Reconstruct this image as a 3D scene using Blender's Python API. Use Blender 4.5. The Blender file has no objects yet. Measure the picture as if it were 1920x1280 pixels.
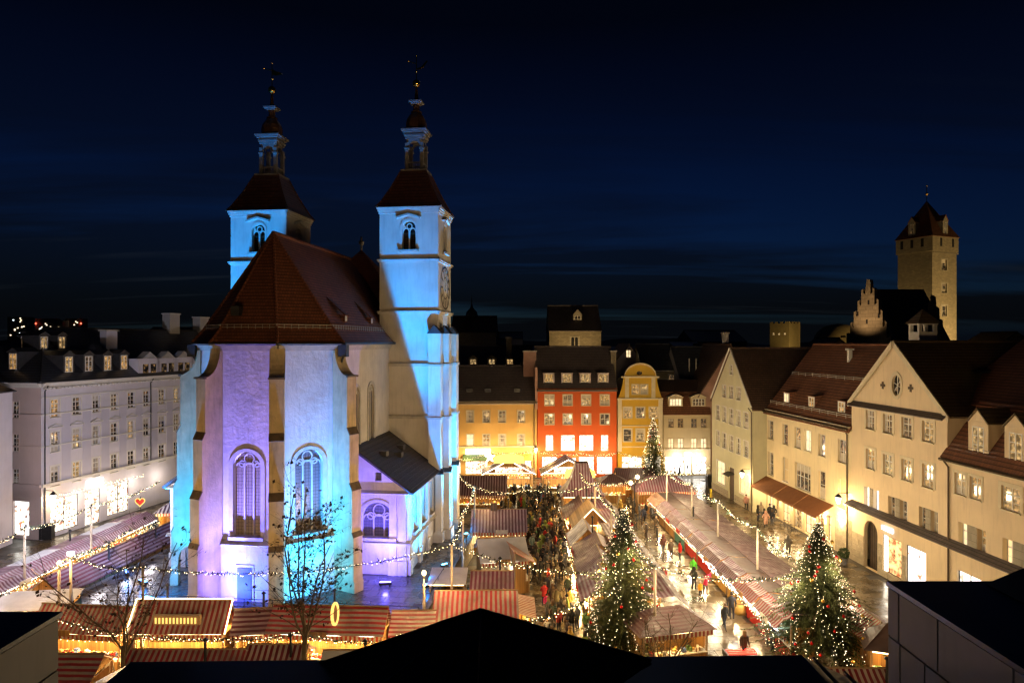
import bpy, math, random
from mathutils import Vector, Matrix
from mathutils.geometry import tessellate_polygon
# ---------------------------------------------------------------- camera, world, light, exposure
RND = random.Random(11)
SC = bpy.context.scene
COL = SC.collection
F, H = 1280.0, 19.5                      # focal length in photo pixels, eye height in metres
cam = bpy.data.cameras.new('camera'); cam.sensor_width = 36.0; cam.lens = 24.0
cam.clip_start = 0.1; cam.clip_end = 6000
camo = bpy.data.objects.new('camera', cam); COL.objects.link(camo)
camo.location = (0, 0, H); camo.rotation_euler = (math.radians(90), 0, 0)
SC.camera = camo
SUN_EL, SUN_AZ = math.radians(-3.2), math.radians(-8.0)
W = bpy.data.worlds.new('World'); SC.world = W; W.use_nodes = True
def world_nodes():
    nt = W.node_tree; N = nt.nodes; L = nt.links
    N.clear()
    out = N.new('ShaderNodeOutputWorld'); bg = N.new('ShaderNodeBackground')
    sky = N.new('ShaderNodeTexSky'); sky.sky_type = 'NISHITA'; sky.sun_disc = False
    sky.sun_elevation = SUN_EL; sky.sun_rotation = SUN_AZ; sky.altitude = 300; sky.ozone_density = 3.0
    tc = N.new('ShaderNodeTexCoord'); sep = N.new('ShaderNodeSeparateXYZ')
    L.new(tc.outputs['Generated'], sep.inputs[0])
    # cloud sheet: the view direction laid on a high horizontal layer
    zc = N.new('ShaderNodeMath'); zc.operation = 'MAXIMUM'; zc.inputs[1].default_value = 0.0
    za = N.new('ShaderNodeMath'); za.operation = 'ADD'; za.inputs[1].default_value = 0.09
    L.new(sep.outputs[2], zc.inputs[0]); L.new(zc.outputs[0], za.inputs[0])
    dx = N.new('ShaderNodeMath'); dx.operation = 'DIVIDE'; dy = N.new('ShaderNodeMath'); dy.operation = 'DIVIDE'
    L.new(sep.outputs[0], dx.inputs[0]); L.new(za.outputs[0], dx.inputs[1])
    L.new(sep.outputs[1], dy.inputs[0]); L.new(za.outputs[0], dy.inputs[1])
    cmb = N.new('ShaderNodeCombineXYZ'); L.new(dx.outputs[0], cmb.inputs[0]); L.new(dy.outputs[0], cmb.inputs[1])
    mp = N.new('ShaderNodeMapping'); mp.inputs['Scale'].default_value = (0.16, 0.42, 1); mp.inputs['Location'].default_value = (9.2, 1.1, 0)
    L.new(cmb.outputs[0], mp.inputs[0])
    ns = N.new('ShaderNodeTexNoise'); ns.inputs['Scale'].default_value = 1.0; ns.inputs['Detail'].default_value = 7; ns.inputs['Roughness'].default_value = 0.55
    ns.inputs['Distortion'].default_value = 0.4
    L.new(mp.outputs[0], ns.inputs['Vector'])
    rp = N.new('ShaderNodeValToRGB'); rp.color_ramp.elements[0].position = 0.42; rp.color_ramp.elements[1].position = 0.51
    L.new(ns.outputs[0], rp.inputs[0])
    # more cloud low over the horizon
    fall = N.new('ShaderNodeMapRange'); fall.inputs['From Min'].default_value = 0.03; fall.inputs['From Max'].default_value = 0.36
    fall.inputs['To Min'].default_value = 1.0; fall.inputs['To Max'].default_value = 0.15
    L.new(sep.outputs[2], fall.inputs[0])
    cm = N.new('ShaderNodeMath'); cm.operation = 'MULTIPLY'; L.new(rp.outputs[0], cm.inputs[0]); L.new(fall.outputs[0], cm.inputs[1])
    mix = N.new('ShaderNodeMix'); mix.data_type = 'RGBA'
    sat = N.new('ShaderNodeMix'); sat.data_type = 'RGBA'; sat.blend_type = 'MULTIPLY'; sat.inputs[0].default_value = 1.0
    sat.inputs[7].default_value = (0.16, 0.48, 1.0, 1)
    L.new(sky.outputs[0], sat.inputs[6])
    add = N.new('ShaderNodeMix'); add.data_type = 'RGBA'; add.blend_type = 'ADD'; add.inputs[0].default_value = 1.0
    add.inputs[7].default_value = (0.003, 0.013, 0.034, 1)
    L.new(sat.outputs[2], add.inputs[6])
    dim = N.new('ShaderNodeMapRange'); dim.inputs['From Min'].default_value = 0.0; dim.inputs['From Max'].default_value = 0.42; dim.inputs['To Min'].default_value = 1.9; dim.inputs['To Max'].default_value = 0.22
    L.new(sep.outputs[2], dim.inputs[0])
    vs = N.new('ShaderNodeVectorMath'); vs.operation = 'SCALE'; L.new(add.outputs[2], vs.inputs[0]); L.new(dim.outputs[0], vs.inputs['Scale'])
    # pale wisps along the cloud edges
    mp2 = N.new('ShaderNodeMapping'); mp2.inputs['Scale'].default_value = (0.35, 2.2, 1); mp2.inputs['Location'].default_value = (1.3, 4.2, 0); L.new(cmb.outputs[0], mp2.inputs[0])
    n2 = N.new('ShaderNodeTexNoise'); n2.inputs['Scale'].default_value = 1.0; n2.inputs['Detail'].default_value = 5; L.new(mp2.outputs[0], n2.inputs['Vector'])
    r2 = N.new('ShaderNodeValToRGB'); r2.color_ramp.elements[0].position = 0.60; r2.color_ramp.elements[1].position = 0.80; r2.color_ramp.elements[1].color = (.35, .35, .35, 1); L.new(n2.outputs[0], r2.inputs[0])
    wm = N.new('ShaderNodeMath'); wm.operation = 'MULTIPLY'; L.new(r2.outputs[0], wm.inputs[0]); L.new(fall.outputs[0], wm.inputs[1])
    cl = N.new('ShaderNodeMix'); cl.data_type = 'RGBA'; L.new(wm.outputs[0], cl.inputs[0]); cl.inputs[6].default_value = (0.014, 0.019, 0.028, 1); cl.inputs[7].default_value = (0.20, 0.25, 0.31, 1)
    L.new(cl.outputs[2], mix.inputs[7])
    L.new(cm.outputs[0], mix.inputs[0]); L.new(vs.outputs[0], mix.inputs[6]); mix.inputs[7].default_value = (0.016, 0.024, 0.036, 1)
    L.new(mix.outputs[2], bg.inputs['Color']); bg.inputs['Strength'].default_value = 0.125
    L.new(bg.outputs[0], out.inputs[0])
world_nodes()
sun = bpy.data.lights.new('dusk_sun', 'SUN'); sun.energy = 0.004; sun.angle = math.radians(0.5); sun.color = (0.6, 0.7, 1.0)
suno = bpy.data.objects.new('dusk_sun', sun); COL.objects.link(suno); suno.rotation_euler = (math.radians(60), 0, math.radians(170)); suno.location = (0, 0, 60)
SC.view_settings.view_transform = 'Standard'; SC.view_settings.look = 'None'; SC.view_settings.gamma = 1
SC.view_settings.exposure = 0.0; SC.view_settings.use_curve_mapping = False
SC.render.engine = 'CYCLES'
cy = SC.cycles
cy.use_denoising = True; cy.max_bounces = 5; cy.diffuse_bounces = 2; cy.glossy_bounces = 3; cy.transmission_bounces = 3
cy.sample_clamp_indirect = 2.0; cy.caustics_reflective = False; cy.caustics_refractive = False; cy.use_light_tree = True
cy.filter_width = 1.4
# ---------------------------------------------------------------- geometry helpers
def P(px, py, D):
    return Vector(((px - 960) / F * D, D, H - (py - 640) / F * D))
def G(px, py, z=0.0):
    D = F * (H - z) / (py - 640)
    return Vector(((px - 960) / F * D, D, z))
class MB:
    def __init__(s): s.v = []; s.f = []; s.m = []
    def face(s, pts, m=0):
        b = len(s.v); s.v.extend([tuple(p) for p in pts]); s.f.append(tuple(range(b, b + len(pts)))); s.m.append(m)
        return s
    def box(s, x0, x1, y0, y1, z0, z1, m=0):
        b = len(s.v)
        s.v += [(x0, y0, z0), (x1, y0, z0), (x1, y1, z0), (x0, y1, z0), (x0, y0, z1), (x1, y0, z1), (x1, y1, z1), (x0, y1, z1)]
        for q in ((0, 3, 2, 1), (4, 5, 6, 7), (0, 1, 5, 4), (1, 2, 6, 5), (2, 3, 7, 6), (3, 0, 4, 7)):
            s.f.append(tuple(b + i for i in q)); s.m.append(m)
        return s
    def frus(s, cx, cy_, z0, z1, a0, a1, m=0, b0=None, b1=None):
        b0 = a0 if b0 is None else b0; b1 = a1 if b1 is None else b1
        lo = [(cx - a0, cy_ - b0, z0), (cx + a0, cy_ - b0, z0), (cx + a0, cy_ + b0, z0), (cx - a0, cy_ + b0, z0)]
        hi = [(cx - a1, cy_ - b1, z1), (cx + a1, cy_ - b1, z1), (cx + a1, cy_ + b1, z1), (cx - a1, cy_ + b1, z1)]
        for i in range(4):
            j = (i + 1) % 4; s.face([lo[i], lo[j], hi[j], hi[i]], m)
        s.face(lo[::-1], m); s.face(hi, m); return s
    def slab(s, pts, th, m=0, down=None):
        pts = [Vector(p) for p in pts]
        n = (pts[1] - pts[0]).cross(pts[2] - pts[0]).normalized()
        if n.z < 0: pts = pts[::-1]; n = -n
        d = n * th if down is None else Vector((0, 0, th))
        lo = [p - d for p in pts]; k = len(pts)
        s.face(pts, m); s.face(lo[::-1], m)
        for i in range(k):
            j = (i + 1) % k; s.face([pts[i], lo[i], lo[j], pts[j]], m)
        return s
    def tube(s, path, rad, n=6, m=0, cap=True):
        path = [Vector(p) for p in path]; k = len(path)
        if not hasattr(rad, '__len__'): rad = [rad] * k
        b = len(s.v); prev = None
        for i, p in enumerate(path):
            t = (path[min(i + 1, k - 1)] - path[max(i - 1, 0)])
            t = t.normalized() if t.length > 1e-9 else Vector((0, 0, 1))
            ref = Vector((0, 0, 1)) if abs(t.z) < 0.95 else Vector((1, 0, 0))
            u = t.cross(ref).normalized() if prev is None else (prev - t * prev.dot(t)).normalized()
            prev = u; w = t.cross(u)
            for j in range(n):
                a = 2 * math.pi * j / n + (math.pi / 4 if n == 4 else 0)
                s.v.append(tuple(p + (u * math.cos(a) + w * math.sin(a)) * rad[i]))
        for i in range(k - 1):
            for j in range(n):
                j2 = (j + 1) % n
                s.f.append((b + i * n + j, b + i * n + j2, b + (i + 1) * n + j2, b + (i + 1) * n + j)); s.m.append(m)
        if cap:
            s.f.append(tuple(b + j for j in range(n))[::-1]); s.m.append(m)
            s.f.append(tuple(b + (k - 1) * n + j for j in range(n))); s.m.append(m)
        return s
    def lathe(s, prof, n=12, c=(0, 0, 0), m=0, rot=0.0):
        b = len(s.v); k = len(prof)
        for r, z in prof:
            for j in range(n):
                a = 2 * math.pi * j / n + rot
                s.v.append((c[0] + r * math.cos(a), c[1] + r * math.sin(a), c[2] + z))
        for i in range(k - 1):
            for j in range(n):
                j2 = (j + 1) % n
                s.f.append((b + i * n + j, b + i * n + j2, b + (i + 1) * n + j2, b + (i + 1) * n + j)); s.m.append(m)
        s.f.append(tuple(b + j for j in range(n))[::-1]); s.m.append(m)
        s.f.append(tuple(b + (k - 1) * n + j for j in range(n))); s.m.append(m)
        return s
    def octa(s, c, r, m=0):
        x, y, z = c; b = len(s.v)
        s.v += [(x + r, y, z), (x - r, y, z), (x, y + r, z), (x, y - r, z), (x, y, z + r), (x, y, z - r)]
        for q in ((0, 2, 4), (2, 1, 4), (1, 3, 4), (3, 0, 4), (2, 0, 5), (1, 2, 5), (3, 1, 5), (0, 3, 5)):
            s.f.append(tuple(b + i for i in q)); s.m.append(m)
        return s
    def extr(s, poly, fn, w, m=0):
        """poly: 2D points; fn(a,b,t)->3D; t from -w/2 to w/2"""
        A = [fn(a, b, -w / 2) for a, b in poly]; B = [fn(a, b, w / 2) for a, b in poly]; k = len(poly)
        for T, fl in ((A, False), (B, True)):
            tris = tessellate_polygon([[Vector(p) for p in T]])
            for t in tris: s.face([T[i] for i in (t[::-1] if fl else t)], m)
        for i in range(k):
            j = (i + 1) % k; s.face([A[i], A[j], B[j], B[i]], m)
        return s
    def mesh(s, name, mats, smooth=False, uv=True, uvn=None):
        me = bpy.data.meshes.new(name); me.from_pydata(s.v, [], s.f)
        for mt in mats: me.materials.append(MAT[mt] if isinstance(mt, str) else mt)
        if len(mats) > 1: me.polygons.foreach_set('material_index', s.m)
        if smooth: me.polygons.foreach_set('use_smooth', [True] * len(s.f))
        me.update()
        if uv:
            lay = me.uv_layers.new(name='UVMap'); co = [0.0] * (2 * len(me.loops)); V = me.vertices
            for p in me.polygons:
                n = p.normal if uvn is None else uvn
                if abs(n.z) > 0.985: u = (1.0, 0.0, 0.0); w = (0.0, 1.0, 0.0)
                else:
                    l = math.hypot(n.x, n.y); u = (-n.y / l, n.x / l, 0.0)
                    w = (n.y * u[2] - n.z * u[1], n.z * u[0] - n.x * u[2], n.x * u[1] - n.y * u[0])
                for li in p.loop_indices:
                    q = V[me.loops[li].vertex_index].co
                    co[2 * li] = q.x * u[0] + q.y * u[1] + q.z * u[2]; co[2 * li + 1] = q.x * w[0] + q.y * w[1] + q.z * w[2]
            lay.data.foreach_set('uv', co)
        return me
    def build(s, name, mats, parent=None, loc=(0, 0, 0), rz=0.0, smooth=False, uv=True, uvn=None):
        if isinstance(mats, str): mats = [mats]
        return put(name, s.mesh(name, mats, smooth, uv, uvn), parent, loc, rz)
def put(name, me, parent=None, loc=(0, 0, 0), rz=0.0):
    o = bpy.data.objects.new(name, me); COL.objects.link(o)
    o.location = loc; o.rotation_euler = (0, 0, rz)
    if parent is not None: o.parent = parent
    return o
def tag(o, label=None, cat=None, group=None, kind=None):
    if label: o['label'] = label
    if cat: o['category'] = cat
    if group: o['group'] = group
    if kind: o['kind'] = kind
    return o
def thing(name, label, cat, loc=(0, 0, 0), rz=0.0, group=None):
    return tag(put(name, None, None, loc, rz), label, cat, group)
def lamp(name, kind, parent, loc, energy, color, **kw):
    l = bpy.data.lights.new(name, kind); l.energy = energy; l.color = color
    for k, v in kw.items(): setattr(l, k, v)
    o = bpy.data.objects.new(name, l); COL.objects.link(o); o.location = loc
    if parent is not None: o.parent = parent
    return o
def aim(o, target):
    """point a lamp (parent-local) at a parent-local target"""
    d = Vector(target) - o.location
    o.rotation_euler = d.to_track_quat('-Z', 'Y').to_euler(); return o
# ---------------------------------------------------------------- materials
MAT = {}
class NT:
    def __init__(s, name):
        s.mat = bpy.data.materials.new(name); s.mat.use_nodes = True; MAT[name] = s.mat
        s.nt = s.mat.node_tree; s.N = s.nt.nodes; s.L = s.nt.links
        s.b = s.N['Principled BSDF']; s.tc = s.N.new('ShaderNodeTexCoord')
    def n(s, typ, **kw):
        x = s.N.new('ShaderNode' + typ)
        for k, v in kw.items():
            if k in x.inputs: x.inputs[k].default_value = v
            else: setattr(x, k, v)
        return x
    def math(s, op, a, b=None):
        x = s.N.new('ShaderNodeMath'); x.operation = op
        for i, q in enumerate((a, b)):
            if q is None: continue
            if isinstance(q, (int, float)): x.inputs[i].default_value = q
            else: s.L.new(q, x.inputs[i])
        return x.outputs[0]
    def noise(s, scale, detail=4, rough=0.55, coord='Object', vec=None):
        x = s.n('TexNoise', Scale=scale, Detail=detail, Roughness=rough)
        s.L.new(vec if vec is not None else s.tc.outputs[coord], x.inputs['Vector']); return x.outputs[0]
    def ramp(s, fac, *stops):
        x = s.N.new('ShaderNodeValToRGB'); e = x.color_ramp.elements
        while len(e) < len(stops): e.new(0.5)
        for k, (p, c) in enumerate(stops):
            e[k].position = p; e[k].color = (c, c, c, 1) if isinstance(c, (int, float)) else (*c, 1)
        s.L.new(fac, x.inputs[0]); return x.outputs[0]
    def mix(s, fac, a, b, blend='MIX'):
        x = s.N.new('ShaderNodeMix'); x.data_type = 'RGBA'; x.blend_type = blend
        for i, q in ((0, fac), (6, a), (7, b)):
            if isinstance(q, (int, float)): x.inputs[i].default_value = q
            elif isinstance(q, tuple): x.inputs[i].default_value = (*q, 1)
            else: s.L.new(q, x.inputs[i])
        return x.outputs[2]
    def bump(s, h, strength, dist=0.05):
        x = s.n('Bump', Strength=strength, Distance=dist); s.L.new(h, x.inputs['Height']); s.L.new(x.outputs[0], s.b.inputs['Normal'])
    def col(s, c):
        if isinstance(c, tuple): s.b.inputs['Base Color'].default_value = (*c, 1)
        else: s.L.new(c, s.b.inputs['Base Color'])
    def set(s, **kw):
        for k, v in kw.items():
            k = {'rough': 'Roughness', 'metal': 'Metallic', 'spec': 'Specular IOR Level'}.get(k, k)
            if isinstance(v, (int, float)): s.b.inputs[k].default_value = v
            else: s.L.new(v, s.b.inputs[k])
def mul(c, k): return tuple(min(1, x * k) for x in c)
def plain(name, c, rough=0.7, var=0.25, scale=2.0, bump=0.15, bscale=14, metal=0.0, dist=0.03, stain=0.0):
    t = NT(name)
    nz = t.noise(scale, 5)
    cc = t.mix(t.ramp(nz, (0.3, 0.0), (0.7, 1.0)), mul(c, 1 - var), mul(c, 1 + var * 0.6))
    if stain:
        st = t.n('Mapping'); st.inputs['Scale'].default_value = (3.0, 3.0, 0.35); t.L.new(t.tc.outputs['Object'], st.inputs[0])
        sn = t.noise(1.2, 5, 0.6, vec=st.outputs[0])
        cc = t.mix(t.ramp(sn, (0.5, 0.0), (0.72, stain)), cc, mul(c, 0.35))
    t.col(cc); t.set(rough=rough, metal=metal)
    if bump: t.bump(t.noise(bscale, 6, 0.6), bump, dist)
    return t
def emit(name, c, strength, sample=False):
    t = NT(name); t.col(mul(c, 0.3)); t.b.inputs['Emission Color'].default_value = (*c, 1); t.b.inputs['Emission Strength'].default_value = strength
    t.set(rough=0.4)
    t.mat.cycles.emission_sampling = 'AUTO' if sample else 'NONE'
    return t
def stripe(name, a, b, period=0.30, axis=0, duty=0.5, rough=0.45, dirt=0.35):
    t = NT(name); sp = t.n('SeparateXYZ'); t.L.new(t.tc.outputs['UV'], sp.inputs[0])
    wob = t.math('MULTIPLY', t.noise(1.3, 2), 0.06)
    u = t.math('ADD', sp.outputs[axis], wob)
    fr = t.math('FRACT', t.math('DIVIDE', u, period))
    st = t.ramp(fr, (0.0, 0.0), (duty - 0.04, 0.0), (duty + 0.04, 1.0), (0.97, 1.0))
    oi = t.n('ObjectInfo'); cc = t.mix(st, t.mix(oi.outputs['Random'], mul(a, .55), mul(a, 1.15)), t.mix(oi.outputs['Random'], mul(b, 1.05), mul(b, .72)))
    cc = t.mix(t.ramp(t.noise(0.9, 6, .65), (0.40, 0.0), (0.72, min(.9, dirt + .25))), cc, (0.09, 0.065, 0.065))
    t.col(cc); t.set(rough=t.ramp(t.noise(2.2, 4), (0.3, rough - 0.15), (0.7, rough + 0.2)))
    fold = t.math('SINE', t.math('MULTIPLY', sp.outputs[0], 5.1))
    t.bump(t.math('ADD', t.math('MULTIPLY', fold, 0.25), t.noise(3.0, 4)), 0.5, 0.05)
    return t
def tiles(name, a, b, w=0.22, h=0.30, rough=0.75, bump=0.6, moss=None):
    t = NT(name)
    br = t.n('TexBrick'); br.offset = 0.5
    br.inputs['Scale'].default_value = 1.0; br.inputs['Brick Width'].default_value = w; br.inputs['Row Height'].default_value = h
    br.inputs['Mortar Size'].default_value = 0.012; br.inputs['Mortar Smooth'].default_value = 0.2
    br.inputs['Color1'].default_value = (*a, 1); br.inputs['Color2'].default_value = (*b, 1); br.inputs['Mortar'].default_value = (*mul(a, 0.25), 1)
    t.L.new(t.tc.outputs['UV'], br.inputs['Vector'])
    sp = t.n('SeparateXYZ'); t.L.new(t.tc.outputs['UV'], sp.inputs[0])
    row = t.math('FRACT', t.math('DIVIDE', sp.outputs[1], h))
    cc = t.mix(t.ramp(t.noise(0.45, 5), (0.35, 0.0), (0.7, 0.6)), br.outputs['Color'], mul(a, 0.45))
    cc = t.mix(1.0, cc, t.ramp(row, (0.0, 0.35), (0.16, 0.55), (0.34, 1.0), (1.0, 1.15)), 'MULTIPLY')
    if moss: cc = t.mix(t.ramp(t.noise(0.22, 6), (0.5, 0.0), (0.7, 0.6)), cc, moss)
    t.col(cc); t.set(rough=rough)
    t.bump(t.math('ADD', t.math('SUBTRACT', 1.0, row), t.math('MULTIPLY', br.outputs['Fac'], -0.6)), bump, 0.06)
    return t
def planks(name, c, w=0.16, axis=0, rough=0.65):
    t = NT(name); sp = t.n('SeparateXYZ'); t.L.new(t.tc.outputs['UV'], sp.inputs[0])
    q = t.math('DIVIDE', sp.outputs[axis], w); fr = t.math('FRACT', q)
    gap = t.ramp(fr, (0.0, 0.0), (0.06, 1.0), (0.94, 1.0), (1.0, 0.0))
    wn = t.n('TexWhiteNoise', noise_dimensions='1D'); t.L.new(t.math('FLOOR', q), wn.inputs['W'])
    cc = t.mix(wn.outputs[0], mul(c, 0.65), mul(c, 1.2)); cc = t.mix(gap, mul(c, 0.2), cc)
    t.col(cc); t.set(rough=rough); t.bump(gap, 0.5, 0.02); return t
def rubble(name, a, b, w=0.5, h=0.25, rough=0.9):
    t = NT(name); br = t.n('TexBrick'); br.offset = 0.37
    for k, v in (('Scale', 1.0), ('Brick Width', w), ('Row Height', h), ('Mortar Size', 0.02), ('Mortar Smooth', 0.5)): br.inputs[k].default_value = v
    br.inputs['Color1'].default_value = (*a, 1); br.inputs['Color2'].default_value = (*b, 1); br.inputs['Mortar'].default_value = (*mul(a, 0.5), 1)
    dis = t.mix(0.06, t.tc.outputs['UV'], t.n('TexNoise', Scale=1.7).outputs['Color'])
    t.L.new(dis, br.inputs['Vector'])
    t.col(t.mix(t.ramp(t.noise(1.1, 6), (0.35, 0.0), (0.7, 0.7)), br.outputs['Color'], mul(a, 0.6))); t.set(rough=rough)
    t.bump(t.math('ADD', t.math('MULTIPLY', br.outputs['Fac'], -1.0), t.noise(6, 5)), 0.7, 0.05); return t
def pane(name, base, glow, strength, thr=(0.35, 0.7), scale=2.2, lo=0.0):
    """window glass; the room behind glows unevenly"""
    t = NT(name); t.col(base); t.set(rough=0.06)
    oi = t.n('ObjectInfo'); off = t.n('VectorMath', operation='ADD'); t.L.new(t.tc.outputs['UV'], off.inputs[0])
    cb = t.n('CombineXYZ'); t.L.new(t.math('MULTIPLY', oi.outputs['Random'], 40.0), cb.inputs[0]); t.L.new(t.math('MULTIPLY', oi.outputs['Random'], 17.0), cb.inputs[1])
    t.L.new(cb.outputs[0], off.inputs[1])
    nz = t.noise(scale, 3, 0.6, vec=off.outputs[0])
    k = t.ramp(nz, (thr[0], lo), (thr[1], 1.0))
    t.L.new(t.math('MULTIPLY', k, strength), t.b.inputs['Emission Strength'])
    t.L.new(t.mix(oi.outputs['Random'], glow, mul(glow, 0.75) if glow[2] > 0.5 else (glow[0], glow[1] * 0.82, glow[2] * 0.6)), t.b.inputs['Emission Color'])
    if name in ('glass_shop', 'glass_white'):
        vo = t.n('TexVoronoi', Scale=5.5 if name == 'glass_shop' else 3.2); t.L.new(off.outputs[0], vo.inputs['Vector'])
        sp = t.n('SeparateXYZ'); t.L.new(vo.outputs['Color'], sp.inputs[0])
        e0 = t.b.inputs['Emission Color'].links[0].from_socket
        lim = 0.72 if name == 'glass_shop' else 0.88
        t.L.new(t.mix(t.ramp(sp.outputs[0], (lim, 0.0), (lim + .03, 1.0)), e0, t.ramp(sp.outputs[1], (0.0, (.45, .03, .02)), (.4, (.30, .12, .05)), (.7, (.06, .05, .05)), (1.0, (.5, .3, .08)))), t.b.inputs['Emission Color'])
    t.mat.cycles.emission_sampling = 'NONE'; return t
plain('church_plaster', (0.72, 0.68, 0.62), 0.9, 0.16, 0.6, 0.8, 2.6, dist=0.06, stain=0.28)
plain('tower_plaster', (0.74, 0.70, 0.63), 0.9, 0.14, 0.5, 0.6, 2.2, dist=0.05, stain=0.22)
plain('buttress_stone', (0.64, 0.50, 0.29), 0.9, 0.22, 1.1, 0.5, 5, dist=0.04, stain=0.45)
plain('stone_trim', (0.55, 0.52, 0.47), 0.85, 0.2, 2.0, 0.25, 9)
plain('buttress_cap', (0.15, 0.11, 0.075), 0.7, 0.4, 2.0, 0.3, 7)
plain('lead', (0.07, 0.07, 0.075), 0.5, 0.3, 2.0, 0.2, 8, metal=0.4)
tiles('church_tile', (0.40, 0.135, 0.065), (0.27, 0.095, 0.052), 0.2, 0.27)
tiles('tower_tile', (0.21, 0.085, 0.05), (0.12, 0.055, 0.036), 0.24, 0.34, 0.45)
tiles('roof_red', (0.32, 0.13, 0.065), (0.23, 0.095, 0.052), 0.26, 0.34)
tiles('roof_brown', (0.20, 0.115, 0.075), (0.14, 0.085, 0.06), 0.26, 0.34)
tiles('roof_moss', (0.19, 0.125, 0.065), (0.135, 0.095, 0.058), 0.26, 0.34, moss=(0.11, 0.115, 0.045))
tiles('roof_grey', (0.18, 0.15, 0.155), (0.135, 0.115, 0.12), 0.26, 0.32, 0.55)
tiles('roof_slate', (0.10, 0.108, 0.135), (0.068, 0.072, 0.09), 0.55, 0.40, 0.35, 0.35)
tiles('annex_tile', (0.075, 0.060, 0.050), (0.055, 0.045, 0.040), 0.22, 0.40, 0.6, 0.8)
plain('copper_dome', (0.16, 0.085, 0.055), 0.38, 0.35, 3, 0.25, 10, metal=0.4)
plain('gold', (0.85, 0.52, 0.12), 0.22, 0.1, 3, 0, metal=1.0)
plain('dark_stone', (0.20, 0.19, 0.19), 0.8, 0.3, 2, 0.3, 9)
plain('clock_black', (0.02, 0.02, 0.022), 0.5, 0.1, 2, 0)
plain('curtain', (0.55, 0.50, 0.42), 0.9, 0.2, 4, 0.3, 10)
plain('dark_void', (0.008, 0.008, 0.01), 0.9, 0.1, 2, 0)
plain('white_paint', (0.72, 0.70, 0.66), 0.5, 0.06, 3, 0.05, 20)
plain('cream_trim', (0.66, 0.58, 0.42), 0.8, 0.1, 2, 0.1, 12)
plain('wall_white', (0.68, 0.65, 0.72), 0.9, 0.10, 0.5, 0.12, 18, stain=0.08)
plain('wall_pink', (0.60, 0.48, 0.46), 0.9, 0.06, 0.5, 0.12, 18, stain=0.08)
plain('wall_greyblue', (0.56, 0.54, 0.64), 0.9, 0.06, 0.5, 0.12, 18)
plain('wall_yellow', (0.70, 0.45, 0.16), 0.9, 0.12, 0.5, 0.12, 18, stain=0.10)
plain('wall_red', (0.58, 0.105, 0.022), 0.9, 0.10, 0.5, 0.12, 18, stain=0.10)
plain('wall_gold', (0.60, 0.38, 0.045), 0.9, 0.08, 0.5, 0.12, 18, stain=0.10)
plain('wall_cream', (0.66, 0.54, 0.33), 0.9, 0.06, 0.5, 0.12, 18, stain=0.12)
plain('wall_green', (0.60, 0.58, 0.40), 0.9, 0.12, 0.5, 0.12, 18, stain=0.12)
plain('wall_apricot', (0.74, 0.60, 0.41), 0.9, 0.12, 0.35, 0.2, 9, stain=0.22)
plain('wall_vanilla', (0.75, 0.64, 0.42), 0.9, 0.12, 0.35, 0.2, 9, stain=0.22)
plain('wall_ochre', (0.42, 0.33, 0.16), 0.9, 0.12, 0.5, 0.12, 18, stain=0.10)
plain('wall_pale', (0.60, 0.58, 0.58), 0.9, 0.1, 0.5, 0.12, 18, stain=0.15)
rubble('rubble_stone', (0.33, 0.28, 0.19), (0.22, 0.19, 0.13), 0.55, 0.24)
rubble('rubble_big', (0.36, 0.31, 0.21), (0.22, 0.19, 0.13), 1.2, 0.55)
rubble('plinth_stone', (0.40, 0.36, 0.28), (0.33, 0.30, 0.24), 1.1, 0.5)
plain('wall_stone', (0.30, 0.26, 0.19), 0.9, 0.3, 1.5, 0.6, 6, dist=0.05, stain=0.3)
plain('facing_stone', (0.44, 0.38, 0.28), 0.85, 0.2, 1.2, 0.3, 7, stain=0.25)
plain('chimney_pink', (0.50, 0.30, 0.24), 0.9, 0.15, 1, 0.2, 12)
plain('metal_dark', (0.05, 0.05, 0.055), 0.4, 0.2, 3, 0.05, 20, metal=0.7)
plain('gutter', (0.10, 0.075, 0.05), 0.45, 0.2, 3, 0.05, 20, metal=0.6)
plain('door_wood', (0.09, 0.06, 0.04), 0.6, 0.3, 2, 0.2, 10)
plain('door_blue', (0.12, 0.13, 0.22), 0.6, 0.2, 2, 0.2, 10)
planks('chalet_wood', (0.42, 0.22, 0.07), 0.14, 0)
planks('dark_wood', (0.14, 0.075, 0.035), 0.14, 0)
planks('roof_board', (0.22, 0.14, 0.06), 0.3, 1)
plain('post_wood', (0.34, 0.23, 0.13), 0.6, 0.2, 4, 0.1, 20)
plain('mast_wood', (0.50, 0.42, 0.33), 0.6, 0.2, 4, 0.1, 20)
plain('bark', (0.115, 0.080, 0.050), 0.9, 0.35, 5, 0.6, 12)
plain('dead_leaf', (0.040, 0.022, 0.012), 0.9, 0.4, 5, 0)
plain('needles', (0.085, 0.100, 0.026), 0.7, 0.55, 6, 0)
plain('needles_dark', (0.020, 0.034, 0.014), 0.7, 0.5, 6, 0)
plain('boxwood', (0.045, 0.085, 0.025), 0.7, 0.5, 9, 0)
plain('bauble_red', (0.45, 0.015, 0.012), 0.12, 0.1, 3, 0, metal=0.5)
plain('bauble_gold', (0.75, 0.45, 0.10), 0.2, 0.1, 3, 0, metal=0.7)
stripe('stripe_red', (0.34, 0.024, 0.040), (0.50, 0.44, 0.43))
stripe('stripe_red_h', (0.34, 0.024, 0.040), (0.50, 0.44, 0.43), axis=1)
stripe('stripe_wine', (0.15, 0.026, 0.060), (0.36, 0.28, 0.34), dirt=0.5)
stripe('stripe_wine_h', (0.15, 0.026, 0.060), (0.36, 0.28, 0.34), axis=1, dirt=0.5)
stripe('stripe_faded', (0.10, 0.036, 0.044), (0.185, 0.12, 0.125), 0.24, dirt=0.6)
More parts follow.
